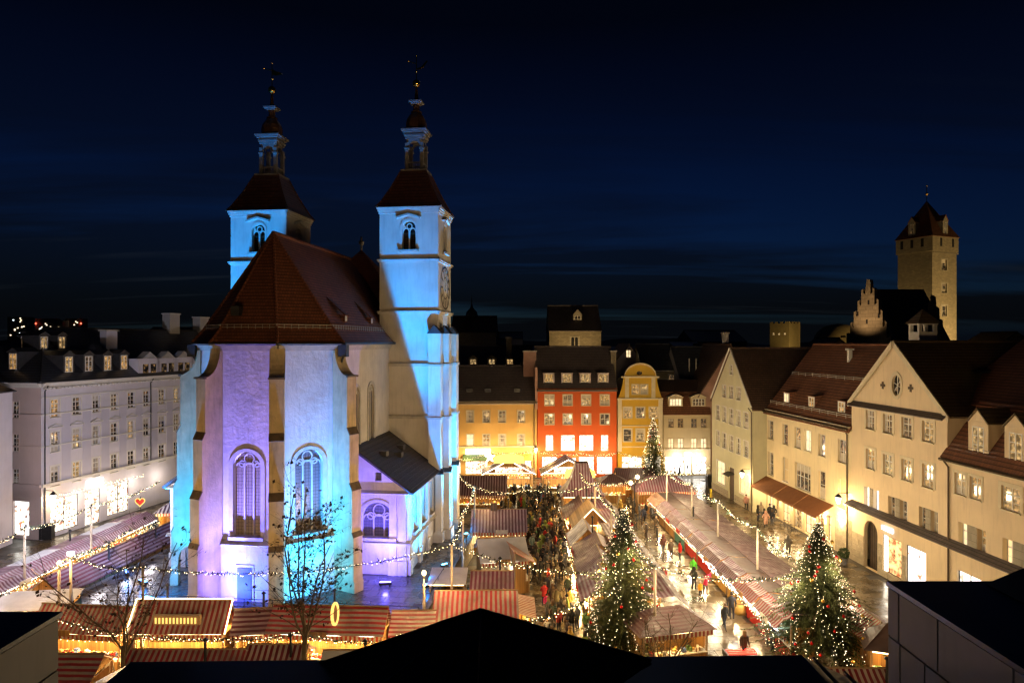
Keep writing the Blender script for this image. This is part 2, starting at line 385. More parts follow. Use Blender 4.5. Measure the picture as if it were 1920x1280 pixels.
stripe('stripe_faded_h', (0.10, 0.036, 0.044), (0.185, 0.12, 0.125), 0.24, axis=1, dirt=0.6)
stripe('stripe_blue', (0.10, 0.06, 0.14), (0.50, 0.50, 0.62), 0.36, dirt=0.3)
stripe('stripe_valance', (0.50, 0.055, 0.02), (0.70, 0.60, 0.45), 0.26, dirt=0.1)
plain('tarp_white', (0.62, 0.62, 0.66), 0.45, 0.15, 1.2, 0.4, 2.5, dist=0.05)
plain('tarp_brown', (0.078, 0.045, 0.038), 0.5, 0.3, 1.2, 0.5, 2.5, dist=0.05)
plain('awning', (0.21, 0.080, 0.028), 0.8, 0.15, 2, 0.2, 9)
for nm, c in (('cloth_red', (0.55, 0.03, 0.02)), ('cloth_teal', (0.06, 0.22, 0.19)), ('cloth_amber', (0.60, 0.34, 0.07)), ('goods_white', (0.75, 0.70, 0.62)),
              ('goods_red', (0.50, 0.04, 0.03)), ('goods_gold', (0.65, 0.40, 0.10)), ('goods_brown', (0.22, 0.11, 0.05)), ('goods_green', (0.09, 0.16, 0.05)), ('goods_blue', (0.10, 0.16, 0.38))):
    plain(nm, c, 0.6, 0.2, 3, 0.1, 12)
pane('glass_dark', (0.014, 0.016, 0.022), (1.0, 0.62, 0.28), 0.55, (0.52, 0.80))
pane('glass_dim', (0.03, 0.03, 0.034), (1.0, 0.66, 0.34), 0.7, (0.48, 0.78), 3.0, 0.04)
pane('glass_warm', (0.05, 0.04, 0.03), (1.0, 0.66, 0.28), 1.1, (0.42, 0.72), 3.4, 0.10)
pane('glass_bright', (0.2, 0.2, 0.18), (1.0, 0.82, 0.50), 1.5, (0.25, 0.6), 1.4, 0.45)
pane('glass_shop', (0.3, 0.3, 0.28), (1.0, 0.88, 0.68), 3.2, (0.30, 0.55), 1.1, 0.25)
pane('glass_white', (0.3, 0.3, 0.3), (1.0, 0.97, 0.88), 3.6, (0.2, 0.45), 0.9, 0.65)
MAT['glass_shop'].cycles.emission_sampling = 'AUTO'; MAT['glass_white'].cycles.emission_sampling = 'AUTO'
emit('bulb', (1.0, 0.74, 0.38), 11.0)
emit('bulb_tree', (1.0, 0.80, 0.48), 6.5)
emit('bulb_cool', (0.80, 0.90, 1.0), 14.0)
emit('strip_warm', (1.0, 0.72, 0.32), 9.0)
emit('strip_white', (1.0, 0.90, 0.72), 9.0)
emit('neon_white', (1.0, 0.92, 0.85), 6.0)
emit('neon_cool', (0.75, 0.80, 1.0), 6.0)
emit('neon_yellow', (1.0, 0.66, 0.12), 2.2)
emit('sign_amber', (1.0, 0.62, 0.16), 1.5)
emit('neon_red', (1.0, 0.04, 0.02), 5.0)
emit('flood_blue', (0.10, 0.32, 1.0), 9.0)
emit('flood_cyan', (0.12, 0.62, 1.0), 10.0)
emit('flood_violet', (0.35, 0.25, 1.0), 9.0)
emit('far_light', (1.0, 0.82, 0.55), 3.0)
emit('far_red', (1.0, 0.08, 0.04), 8.0)
emit('far_cool', (0.7, 0.85, 1.0), 5.0)
def leaded(name, a, b, glow, strength):
    t = NT(name); v = t.n('TexVoronoi', feature='DISTANCE_TO_EDGE', Scale=4.2); v.inputs['Randomness'].default_value = 0.15
    t.L.new(t.tc.outputs['UV'], v.inputs['Vector'])
    edge = t.ramp(v.outputs['Distance'], (0.03, 0.0), (0.075, 1.0))
    t.col(t.mix(edge, (0.03, 0.03, 0.035), t.mix(t.noise(0.8, 3), a, b))); t.set(rough=0.25)
    t.b.inputs['Emission Color'].default_value = (*glow, 1); t.L.new(t.math('MULTIPLY', edge, strength), t.b.inputs['Emission Strength'])
    t.mat.cycles.emission_sampling = 'NONE'
leaded('leaded_glass', (0.20, 0.17, 0.14), (0.36, 0.30, 0.22), (1.0, 0.5, 0.15), 0.05)
leaded('leaded_dark', (0.10, 0.10, 0.12), (0.16, 0.15, 0.15), (1.0, 0.5, 0.15), 0.01)
def paving(name, c, wet):
    t = NT(name); g = t.n('NewGeometry'); oi = t.n('ObjectInfo')
    r = t.math('FRACT', t.math('ADD', g.outputs['Random Per Island'], oi.outputs['Random']))
    cc = t.mix(r, mul(c, 0.6), mul(c, 1.35)); pz = t.noise(0.35, 5, 0.6, vec=g.outputs['Position'])
    cc = t.mix(t.ramp(pz, (0.4, 0.0), (0.7, 0.5)), cc, mul(c, 0.45)); t.col(cc)
    t.set(rough=t.ramp(t.noise(0.55, 5, 0.65, vec=g.outputs['Position']), (0.35, wet), (0.68, wet + 0.35)))
    t.bump(t.noise(5.0, 5, 0.6, vec=g.outputs['Position']), 0.25, 0.02)
paving('paving_wet', (0.135, 0.104, 0.064), 0.10)
paving('paving_joint', (0.05, 0.045, 0.04), 0.35)
paving('podium_slab', (0.13, 0.13, 0.135), 0.12)
def picture(name):
    t = NT(name); n1 = t.noise(2.0, 6, 0.65, 'UV'); n2 = t.noise(5.0, 5, 0.6, 'UV')
    c = t.mix(t.ramp(n1, (0.42, 0.0), (0.60, 1.0)), (0.95, 0.74, 0.38), t.mix(t.ramp(n2, (0.35, 0.0), (0.65, 1.0)), (0.10, 0.03, 0.012), (0.60, 0.20, 0.07)))
    t.col(c); t.L.new(c, t.b.inputs['Emission Color']); t.b.inputs['Emission Strength'].default_value = 1.0
picture('poster_print')
# ---------------------------------------------------------------- facades
_CACHE = {}
def arch_pts(x0, x1, z0, z1, n=10, rise=None):
    r = (x1 - x0) / 2 if rise is None else rise; cx = (x0 + x1) / 2; hw = (x1 - x0) / 2
    pts = [(x0, z0), (x1, z0)]
    for i in range(n + 1):
        a = math.pi * i / n
        pts.append((cx + hw * math.cos(a), z1 - r + r * math.sin(a)))
    return pts
def oval_pts(cx, cz, a, b, n=20): return [(cx + a * math.cos(2 * math.pi * i / n), cz + b * math.sin(2 * math.pi * i / n)) for i in range(n)]
class Facade:
    """a vertical wall plane of a building: local x along the wall, local y into the wall"""
    def __init__(s, root, ox, oy, ang):
        s.root = root; s.o = Vector((ox, oy, 0)); s.a = ang; s.holes = []
        s.ex = Vector((math.cos(ang), math.sin(ang), 0)); s.ey = Vector((-math.sin(ang), math.cos(ang), 0))
    def put(s, name, me, x, y, z, parent=None):
        if parent is not None: return put(name, me, parent, (x, y, z))
        return put(name, me, s.root, s.o + s.ex * x + s.ey * y + Vector((0, 0, z)), s.a)
    def build(s, mb, name, mats, x=0, y=0, z=0, **kw):
        return mb.build(name, mats, s.root, s.o + s.ex * x + s.ey * y + Vector((0, 0, z)), s.a, **kw)
    def pix(s, px, py):
        m = s.root.matrix_basis; O = m @ s.o; ey = (m.to_3x3() @ s.ey); ex = (m.to_3x3() @ s.ex)
        C = Vector((0, 0, H)); d = Vector(((px - 960) / F, 1, -(py - 640) / F))
        t = (O - C).dot(ey) / d.dot(ey); p = C + d * t
        return (p - O).dot(ex), p.z
    def rect(s, tl, br):
        x0, z1 = s.pix(*tl); x1, z0 = s.pix(*br); return min(x0, x1), min(z0, z1), max(x0, x1), max(z0, z1)
    def win(s, r, lit='glass_dark', cols=2, rows=3, frame='white_paint', trim=None, tw=0.12, sill=True, depth=0.18, fw=0.06, hole=True, hood=False, name='window'):
        x0, z0, x1, z1 = r; w, h = round(x1 - x0, 2), round(z1 - z0, 2); cx, cz = (x0 + x1) / 2, (z0 + z1) / 2
        if hole: s.holes.append([(cx - w / 2, cz - h / 2), (cx + w / 2, cz - h / 2), (cx + w / 2, cz + h / 2), (cx - w / 2, cz + h / 2)])
        k = ('w', w, h, cols, rows, frame, fw)
        if k not in _CACHE:
            b = MB(); a = w / 2; c = h / 2
            b.box(-a, a, 0, .07, -c, -c + fw); b.box(-a, a, 0, .07, c - fw, c); b.box(-a, -a + fw, 0, .07, -c + fw, c - fw); b.box(a - fw, a, 0, .07, -c + fw, c - fw)
            for i in range(1, cols):
                x = -a + w * i / cols; b.box(x - fw * .6, x + fw * .6, -.005, .065, -c + fw, c - fw)
            for j in range(1, rows):
                z = -c + h * j / rows; q = fw * (.7 if j == rows - 1 and rows > 2 else .35); b.box(-a + fw, a - fw, .003, .06, z - q, z + q)
            _CACHE[k] = b.mesh('window', [frame], uv=False)
        o = s.put(name, _CACHE[k], cx, depth - .06, cz)
        k2 = ('p', w, h, lit)
        if k2 not in _CACHE: _CACHE[k2] = MB().face([(-w / 2, .04, -h / 2), (w / 2, .04, -h / 2), (w / 2, .04, h / 2), (-w / 2, .04, h / 2)]).mesh('pane', [lit])
        put('pane', _CACHE[k2], o)
        if lit in ('glass_dark', 'glass_dim', 'glass_warm') and w > .5 and RND.random() < .6:
            ct = RND.choice(('sides', 'sides', 'low', 'blind')); k5 = ('c', w, h, ct)
            if k5 not in _CACHE:
                b = MB(); a = w / 2 - fw; c = h / 2 - fw
                if ct == 'sides':
                    for q in range(3): b.face([(-a + q * w * .08, .030 - .006 * (q % 2), -c), (-a + (q + 1) * w * .08, .024 + .006 * (q % 2), -c), (-a + (q + 1) * w * .085, .024 + .006 * (q % 2), c), (-a + q * w * .085, .030 - .006 * (q % 2), c)]); b.face([(a - q * w * .08, .030, -c), (a - (q + 1) * w * .08, .024, -c), (a - (q + 1) * w * .085, .024, c), (a - q * w * .085, .030, c)])
                elif ct == 'low': b.face([(-a, .03, -c), (a, .03, -c), (a, .03, -c + h * .38), (-a, .03, -c + h * .38)])
                else: b.face([(-a, .03, c - h * .3), (a, .03, c - h * .3), (a, .03, c), (-a, .03, c)])
                _CACHE[k5] = b.mesh('curtain', ['curtain'])
            put('curtain', _CACHE[k5], o)
        dy = -(depth - .06)
        if sill:
            k3 = ('s', w, frame if not trim else trim)
            if k3 not in _CACHE: _CACHE[k3] = MB().box(-w / 2 - .08, w / 2 + .08, -.09, .12, -.09, 0).mesh('sill', [trim or frame])
            put('sill', _CACHE[k3], o, (0, dy, -h / 2 - .001))
        if trim:
            k4 = ('t', w, h, trim, tw, hood)
            if k4 not in _CACHE:
                b = MB(); a = w / 2; c = h / 2
                b.box(-a - tw, -a - .002, -.03, .02, -c, c + tw); b.box(a + .002, a + tw, -.03, .02, -c, c + tw); b.box(-a - .002, a + .002, -.032, .02, c + .002, c + tw)
                if hood:
                    z = c + tw + .25; e = a + tw + .15
                    b.box(-e, e, -.14, .02, z, z + .07)
                    for sg in (-1, 1): b.slab([(0, -.16, z + .42), (0, .02, z + .42), (sg * (e + .03), .02, z + .13), (sg * (e + .03), -.16, z + .13)], .07)
                _CACHE[k4] = b.mesh('surround', [trim])
            put('surround', _CACHE[k4], o, (0, dy, 0))
        return o
    def wall(s, outer, mat, depth=0.22, name='wall', y=0.0):
        loops = [outer] + s.holes; flat = [p for l in loops for p in l]; b = MB()
        for t in tessellate_polygon([[Vector((x, z, 0)) for x, z in l] for l in loops]):
            b.face([(flat[i][0], 0, flat[i][1]) for i in t])
        for l in s.holes:
            for i in range(len(l)):
                p, q = l[i], l[(i + 1) % len(l)]
                b.face([(p[0], 0, p[1]), (q[0], 0, q[1]), (q[0], depth, q[1]), (p[0], depth, p[1])])
        o = s.build(b, name, mat, y=y); s.holes = []; return o
    def band(s, x0, x1, z, h=.15, out=.12, mat='cream_trim', name='cornice', n=1):
        b = MB()
        for i in range(n): b.box(x0, x1, -out * (i + 1) / n, .05, z + h * i / n, z + h * (i + 1) / n - (.002 if i < n - 1 else 0))
        return s.build(b, name, mat)
def stone_field(fc, x0, x1, z0, z1, w, h, mat, out=.03, name='stone', jit=.15):
    """courses of single stones set proud of the wall, open joints between"""
    n = max(1, round((z1 - z0) / h)); hh = (z1 - z0) / n
    for j in range(n):
        x = x0; k = 0
        while x < x1 - .02:
            ww = w * RND.uniform(1 - jit, 1 + jit) * (.55 if k == 0 and j % 2 else 1); xe_ = x1 if x + ww > x1 - w * .35 else x + ww
            o_ = out * RND.uniform(.75, 1.25); a, c = (xe_ - x) / 2 - .012, hh / 2 - .012; q = ('st', mat, round(a, 1), round(c, 2))
            if q not in _CACHE: _CACHE[q] = MB().frus(0, 0, -.5, .5, 1, .96).mesh(name, [mat])
            p = fc.put(name, _CACHE[q], (x + xe_) / 2, -o_ / 2, z0 + hh * (j + .5))
            p.rotation_euler = (math.pi / 2, 0, fc.a); p.scale = (a, c, o_); x = xe_; k += 1
def side_walls(root, w, d, z1, mat, ends=(True, True), back=True):
    """plain walls on the sides the square does not face"""
    b = MB()
    if ends[0]: b.face([(0, d, 0), (0, 0.01, 0), (0, 0.01, z1), (0, d, z1)])
    if ends[1]: b.face([(w, 0.01, 0), (w, d, 0), (w, d, z1), (w, 0.01, z1)])
    if back: b.face([(w, d, 0), (0, d, 0), (0, d, z1), (w, d, z1)])
    return b.build('side_wall', mat, root)
def gable_roof(root, x0, x1, y0, y1, ze, zr, mat, axis='x', ov=.35, oe=.15, th=.16, ridge=True, name='roof', yr=None):
    b = MB()
    if axis == 'x':
        ym = (y0 + y1) / 2 if yr is None else yr; k = (zr - ze) / (ym - y0); k2 = (zr - ze) / (y1 - ym)
        b.slab([(x0 - oe, y0 - ov, ze - k * ov), (x1 + oe, y0 - ov, ze - k * ov), (x1 + oe, ym, zr), (x0 - oe, ym, zr)], th)
        b.slab([(x1 + oe, y1 + ov, ze - k2 * ov), (x0 - oe, y1 + ov, ze - k2 * ov), (x0 - oe, ym, zr - .003), (x1 + oe, ym, zr - .003)], th)
        rp = [(x0 - oe, ym, zr), (x1 + oe, ym, zr)]
    else:
        xm = (x0 + x1) / 2; k = (zr - ze) / (xm - x0)
        b.slab([(x0 - ov, y1 + oe, ze - k * ov), (x0 - ov, y0 - oe, ze - k * ov), (xm, y0 - oe, zr), (xm, y1 + oe, zr)], th)
        b.slab([(x1 + ov, y0 - oe, ze - k * ov), (x1 + ov, y1 + oe, ze - k * ov), (xm, y1 + oe, zr - .003), (xm, y0 - oe, zr - .003)], th)
        rp = [(xm, y0 - oe, zr), (xm, y1 + oe, zr)]
    o = b.build(name, mat, root)
    if ridge: MB().tube(rp, .12, 6).build('ridge_cap', mat, o)
    return o
def gutter(root, x0, x1, y, z, r=.09):
    return MB().tube([(x0, y, z), (x1, y, z)], r, 6).build('gutter', 'gutter', root)
def downpipe(root, x, y, z0, z1, mat='gutter'):
    return MB().tube([(x, y - .5, z1), (x, y - .12, z1 - .5), (x, y - .12, z0)], .07, 6).build('downpipe', mat, root)
def dormer(root, x, y, z, w, h, dep, style='gable', lit='glass_warm', wall='roof_grey', roof='roof_grey', frame='white_paint', rise=.45, cols=2, rows=2, front=None, mg=.14):
    """front face centred at x, foot at (y,z), box running dep back into the slope"""
    b = MB(); a = w / 2
    b.box(-a, a, 0.02, dep, 0, h)
    if style == 'gable':
        b.face([(-a, .02, h), (a, .02, h), (0, .02, h + rise)], 0)
    o = b.build('dormer', wall, root, (x, y, z))
    r = MB(); e = .14
    if style == 'gable':
        k = rise / a
        for sg in (-1, 1): r.slab([(0, -e, h + rise + .08), (0, dep + .6, h + rise + .08), (sg * (a + e), dep + .6, h - k * e + .08), (sg * (a + e), -e, h - k * e + .08)], .08)
    elif style == 'shed':
        r.slab([(-a - e, -e, h + .06), (a + e, -e, h + .06), (a + e, dep + .4, h + rise), (-a - e, dep + .4, h + rise)], .08)
    else:
        pr = []
        for i in range(9):
            t = i / 8; pr.append((-a - .1 + (w + .2) * t, h + .05 + rise * math.sin(math.pi * t)))
        for i in range(8): r.slab([(pr[i][0], -e, pr[i][1]), (pr[i + 1][0], -e, pr[i + 1][1]), (pr[i + 1][0], dep, pr[i + 1][1]), (pr[i][0], dep, pr[i][1])], .08, down=True)
        r.face([(p[0], -.01, p[1]) for p in pr] + [(a, -.01, h - .02), (-a, -.01, h - .02)])
    r.build('dormer_roof', roof, o)
    if front or style != 'shed':
        f = MB(); f.box(-a - .02, -a + mg, -.03, .02, 0, h); f.box(a - mg, a + .02, -.03, .02, 0, h); f.box(-a + mg, a - mg, -.03, .02, h - mg, h)
        if style == 'gable': f.face([(-a, -.02, h + .002), (a, -.02, h + .002), (0, -.02, h + rise - .03)])
        f.build('dormer_front', front or wall, o)
    fc = Facade(o, 0, 0, 0)
    w2, h2 = w - 2 * mg, h - mg - .08
    k = ('dw', round(w2, 2), round(h2, 2), cols, rows, frame)
    if k not in _CACHE:
        q = MB(); A = w2 / 2; fw = .07
        q.box(-A, A, -.05, .02, 0, fw); q.box(-A, A, -.05, .02, h2 - fw, h2); q.box(-A, -A + fw, -.05, .02, fw, h2 - fw); q.box(A - fw, A, -.05, .02, fw, h2 - fw)
        for i in range(1, cols): xx = -A + w2 * i / cols; q.box(xx - .045, xx + .045, -.055, .015, fw, h2 - fw)
        for j in range(1, rows): zz = h2 * j / rows; q.box(-A + fw, A - fw, -.045, .015, zz - .02, zz + .02)
        _CACHE[k] = q.mesh('window_frame', [frame], uv=False)
    put('window_frame', _CACHE[k], o, (0, 0, .08))
    k2 = ('dp', round(w2, 2), round(h2, 2), lit)
    if k2 not in _CACHE: _CACHE[k2] = MB().face([(-w2 / 2, -.012, 0), (w2 / 2, -.012, 0), (w2 / 2, -.012, h2), (-w2 / 2, -.012, h2)]).mesh('pane', [lit])
    put('pane', _CACHE[k2], o, (0, 0, .08))
    return o
def chimney(root, x, y, z0, z1, w, d, mat='chimney_pink', cap='stone_trim'):
    o = MB().box(x - w / 2, x + w / 2, y - d / 2, y + d / 2, z0, z1).build('chimney', mat, root)
    MB().box(x - w / 2 - .12, x + w / 2 + .12, y - d / 2 - .12, y + d / 2 + .12, z1, z1 + .18).build('chimney_cap', cap, o)
    return o
def lerp(a, b, t): return a + (b - a) * t
# ---------------------------------------------------------------- ground
gr = tag(MB().face([(-3000, -200, 0), (3000, -200, 0), (3000, 5000, 0), (-3000, 5000, 0)]).build('ground', 'paving_joint'), kind='structure')
# ---------------------------------------------------------------- church
CA = math.radians(-6.7)
CO = Vector((-17.78, 49.83, 0))
PZ = 1.8
def cw(x, y, z=0.0):
    return CO + Vector((x * math.cos(CA) - y * math.sin(CA), x * math.sin(CA) + y * math.cos(CA), z))
church = thing('church', 'floodlit twin-towered church glowing blue and violet beside the Christmas market', 'church', CO, CA)
EZ = 19.35
def stone_window(fc, x, z0, z1, w, lights=3, pane_mat='leaded_glass', trim='stone_trim', sill=True, depth=.45):
    """round-arched window with mullions and tracery circles"""
    pts = arch_pts(x - w / 2, x + w / 2, z0, z1, 14); fc.holes.append(pts)
    rel = [(a - x, b - z0) for a, b in pts]; h = z1 - z0; r = w / 2
    b = MB(); lw = w / lights; t = .055
    zs = h - r - .05
    for i in range(1, lights): b.box(-r + lw * i - t, -r + lw * i + t, -.02, .14, 0, zs + (.25 if lights > 2 else .5))
    for i in range(lights):
        cx = -r + lw * (i + .5); path = [(cx + lw / 2 * math.cos(a), .05, zs - .1 + lw / 2 * math.sin(a)) for a in [math.pi * k / 8 for k in range(9)]]
        b.tube(path, .07, 4)
    def ring(cx, cz, rr): b.tube([(cx + rr * math.cos(a), .05, cz + rr * math.sin(a)) for a in [2 * math.pi * k / 14 for k in range(15)]], .06, 4)
    if lights == 3: ring(0, h - r * .52, r * .36); ring(-r * .52, h - r * .88, r * .2); ring(r * .52, h - r * .88, r * .2)
    else: ring(0, h - r * .62, r * .4)
    k = len(rel); out = [(a * (1 + .30 / w * 2) if True else a, max(bb, -.0) + (.22 * max(0, bb - zs) / r if bb > zs else 0)) for a, bb in rel]
    o = fc.build(b, 'window', [trim], x, depth - .15, z0)
    pn = MB(); pn.face([(a, .08, bb) for a, bb in rel]); pn.build('pane', pane_mat, o)
    sr = MB()
    for i in range(1, k):
        j = (i + 1) % k
        if i == k - 1: j = 0
        p, q = rel[i], rel[j]; P_, Q_ = out[i], out[j]
        sr.face([(p[0], 0, p[1]), (q[0], 0, q[1]), (Q_[0], -.01, Q_[1]), (P_[0], -.01, P_[1])])
        sr.face([(P_[0], -.01, P_[1]), (Q_[0], -.01, Q_[1]), (Q_[0], .06, Q_[1]), (P_[0], .06, P_[1])])
    sr.build('surround', 'white_paint' if False else trim, o, (0, -(depth - .15) - .06, 0))
    if sill: MB().box(-r - .25, r + .25, -.25, .3, -.22, -.001).build('sill', 'stone_trim', o, (0, -(depth - .15), 0))
    return o
APX = [(-5.31, 12.4), (-5.31, 0), (-2.2, -3.11), (2.2, -3.11), (5.31, 0), (5.31, 12.4)]
for i in range(5):
    (ax, ay), (bx, by) = APX[i], APX[i + 1]
    L_ = math.hypot(bx - ax, by - ay); fc = Facade(church, ax, ay, math.atan2(by - ay, bx - ax))
    if i in (1, 2, 3): stone_window(fc, L_ / 2, 6.15, 11.95, 2.0, 3, 'leaded_glass' if i == 2 else 'leaded_dark')
    else:
        for xx in ((3.7, 7.3) if i == 4 else (5.1, 8.7)): stone_window(fc, xx, 11.2, 16.0, 1.3, 2, 'leaded_dark', depth=.2)
    fc.wall([(0, PZ), (L_, PZ), (L_, EZ), (0, EZ)], 'church_plaster', .5)
    fc.band(0, L_, EZ - .5, .5, .34, 'stone_trim', 'eaves_cornice', 3)
    # thicker base storey with its string course
    pl = MB().box(0.06, L_ - 0.06, -.22, -.004, PZ, 5.62); fc.build(pl, 'base_storey', 'church_plaster')
    fc.build(MB().slab([(-.1, -.34, 5.66), (L_ + .1, -.34, 5.66), (L_ + .1, .02, 5.92), (-.1, .02, 5.92)], .12), 'string_course', 'stone_trim')
    if i == 2:
        fc.build(MB().box(L_ / 2 - .72, L_ / 2 + .62, -.27, -.21, PZ, 4.3), 'door_frame', 'church_plaster')
        fc.build(MB().box(L_ / 2 - .55, L_ / 2 + .45, -.31, -.272, PZ, 4.1), 'door', 'door_blue')
def swoop(l0, l1, z0, z1, n=8):
    """concave top of a buttress between outer lip (l1,z0) and wall (l0,z1)"""
    return [(l0 + (l1 - l0) * (1 - math.sin(math.pi / 2 * t)), z0 + (z1 - z0) * (1 - math.cos(math.pi / 2 * t))) for t in [k / n for k in range(n + 1)]]
BUTT0 = [(-0.1, PZ), (2.25, PZ), (2.25, 2.5), (2.15, 2.7), (2.15, 5.7), (2.0, 6.05), (2.0, 9.0), (1.72, 9.5), (1.72, 12.9), (1.45, 13.4), (1.45, 17.0)] + swoop(.12, 1.45, 17.05, 18.85) + [(-.1, 18.85)]
BUTT = [(l * (.86 if l > 0 else 1), z) for l, z in BUTT0]
def buttress(x, y, ang, arch=False):
    d = Vector((math.cos(ang), math.sin(ang), 0)); s_ = Vector((-d.y, d.x, 0)); o3 = Vector((x, y, 0))
    fn = lambda l, z, t: o3 + d * l + s_ * t + Vector((0, 0, z))
    if arch:
        lo = [(2.15, PZ), (2.15, 5.7)]
        poly = [(1.40, PZ), (1.94, PZ), (1.94, 2.5), (1.85, 2.7)] + BUTT[4:] + [(-.1, 3.6)] + [(.65 + .75 * math.cos(a), 3.6 + 1.0 * math.sin(a)) for a in [math.pi * (1 - k / 8) for k in range(1, 8)]] + [(1.40, 3.6)]
    else: poly = BUTT
    b = MB().extr(poly, fn, .95)
    o = b.build('buttress', 'buttress_stone', church)
    for (l0, z0, l1, z1) in ((1.72, 6.07, 1.88, 5.72), (1.48, 9.53, 1.76, 9.0), (1.25, 13.43, 1.52, 12.92)):
        MB().slab([fn(l0, z0, -.49), fn(l0, z0, .49), fn(l1, z1, .49), fn(l1, z1, -.49)], .05).build('cap', 'buttress_cap', o)
    sw = swoop(.12, 1.34, 17.0, 18.95)
    MB().extr([(l, z + .06) for l, z in sw] + [(l, z - .01) for l, z in sw[::-1]], fn, 1.02).build('cap', 'buttress_stone', o)
    MB().extr([(1.20, 16.98), (1.40, 16.98), (1.40, 17.1), (1.20, 17.12)], fn, 1.08).build('lip', 'buttress_cap', o)
    return o
for (vx, vy), a, ar in ((APX[1], 180 + 22.5, True), (APX[2], -90 - 22.5, False), (APX[3], -90 + 22.5, False), (APX[4], -22.5, False)):
    buttress(vx, vy, math.radians(a), ar)
# choir roof: flared foot, five hips, long ridge
ev = [(-5.8, 17), (-5.8, -.2), (-2.4, -3.6), (2.4, -3.6), (5.8, -.2), (5.8, 17)]
mid = [(-4.95, 17), (-4.95, -.03), (-2.05, -2.93), (2.05, -2.93), (4.95, -.03), (4.95, 17)]
RZ = 27.55; apex = (0, .73, RZ); rend = (0, 17, RZ); zm = 20.35
crf = MB()
for i in range(5):
    a, b, c, d = ev[i], ev[i + 1], mid[i + 1], mid[i]
    crf.slab([(*a, EZ + .02), (*b, EZ + .02), (*c, zm), (*d, zm)], .18)
    if i == 0: crf.slab([(*mid[0], zm), (*mid[1], zm), apex, rend], .18)
    elif i == 4: crf.slab([(*mid[4], zm), (*mid[5], zm), rend, apex], .18)
    else: crf.slab([(*mid[i], zm), (*mid[i + 1], zm), apex], .18)
ro = crf.build('choir_roof', 'church_tile', church)
rc = MB().tube([apex, rend], .16, 6)
for i in range(1, 5): rc.tube([(*ev[i], EZ + .06), (*mid[i], zm + .03), apex], .12, 6)
rc.build('ridge_tiles', 'church_tile', ro)
sg = MB()
for i in range(5):
    a, b = Vector((*mid[i], zm + .02)) * 1.0, Vector((*mid[i + 1], zm + .02))
    for zz in (.12, .3): sg.tube([a + Vector((0, 0, zz)), b + Vector((0, 0, zz))], .022, 4)
    n = max(3, int((b - a).length / .5))
    for k in range(n): p = a.lerp(b, k / n); sg.tube([p, p + Vector((0, 0, .34))], .018, 4)
sg.build('snow_guard', 'stone_trim', ro)
gt = MB()
for i in range(5): gt.tube([(*ev[i], EZ - .02), (*ev[i + 1], EZ - .02)], .11, 6)
gt.build('gutter', 'lead', ro)
for (x, y) in ((-5.75, -.15), (5.75, -.15)):
    MB().tube([(x, y, EZ), (x, y, EZ - .9), (x * .955, y + .1, EZ - 1.5), (x * .955, y + .1, PZ)], .085, 6).box(x - .3, x + .3, y - .3, y + .3, EZ - .95, EZ - .1).build('downpipe', 'lead', church)
for (x, y, z, dx, dy) in ((-1.05, -2.6, 21.4, 0, -1), ):
    MB().box(x - .3, x + .3, y - .22, y + .4, z - .1, z + .55).build('roof_hatch', 'lead', ro)
for y in (3.4, 9.6):
    dd = MB(); dd.box(4.0, 4.62, y - .28, y + .28, 21.0, 21.55); dd.slab([(4.75, y - .42, 21.52), (4.75, y + .42, 21.52), (2.9, y + .42, 23.2), (2.9, y - .42, 23.2)], .08)
    do = dd.build('roof_dormer', 'church_tile', ro)
    MB().face([(4.625, y - .2, 21.08), (4.625, y + .2, 21.08), (4.625, y + .2, 21.5), (4.625, y - .2, 21.5)]).box(4.6, 4.64, y - .24, y - .2, 21.05, 21.5).build('shutter', 'white_paint', do)
# nave behind with its tent roof
nv = MB()
for (a, b) in (((-8, 17.8), (-8, 27)), ((8, 27), (8, 17.8))): nv.face([(*a, PZ), (*b, PZ), (*b, EZ), (*a, EZ)])
nv.build('nave_wall', 'church_plaster', church)
tr = MB(); bs = [(-8.4, 14.6), (8.4, 14.6), (9.6, 20.2), (8.4, 26.5), (-8.4, 26.5), (-9.6, 20.2)]
for i in range(6): tr.slab([(*bs[i], EZ), (*bs[(i + 1) % 6], EZ), (0, 20.2, 28.9)], .15)
tro = tr.build('nave_roof', 'church_tile', church)
MB().tube([(0, 20.2, 28.6), (0, 20.2, 30.2)], .1, 6).lathe([(.02, -.3), (.2, -.2), (.3, 0), (.2, .2), (.02, .3)], 10, (0, 20.2, 29.6)).build('finial', 'dark_stone', tro, smooth=True)
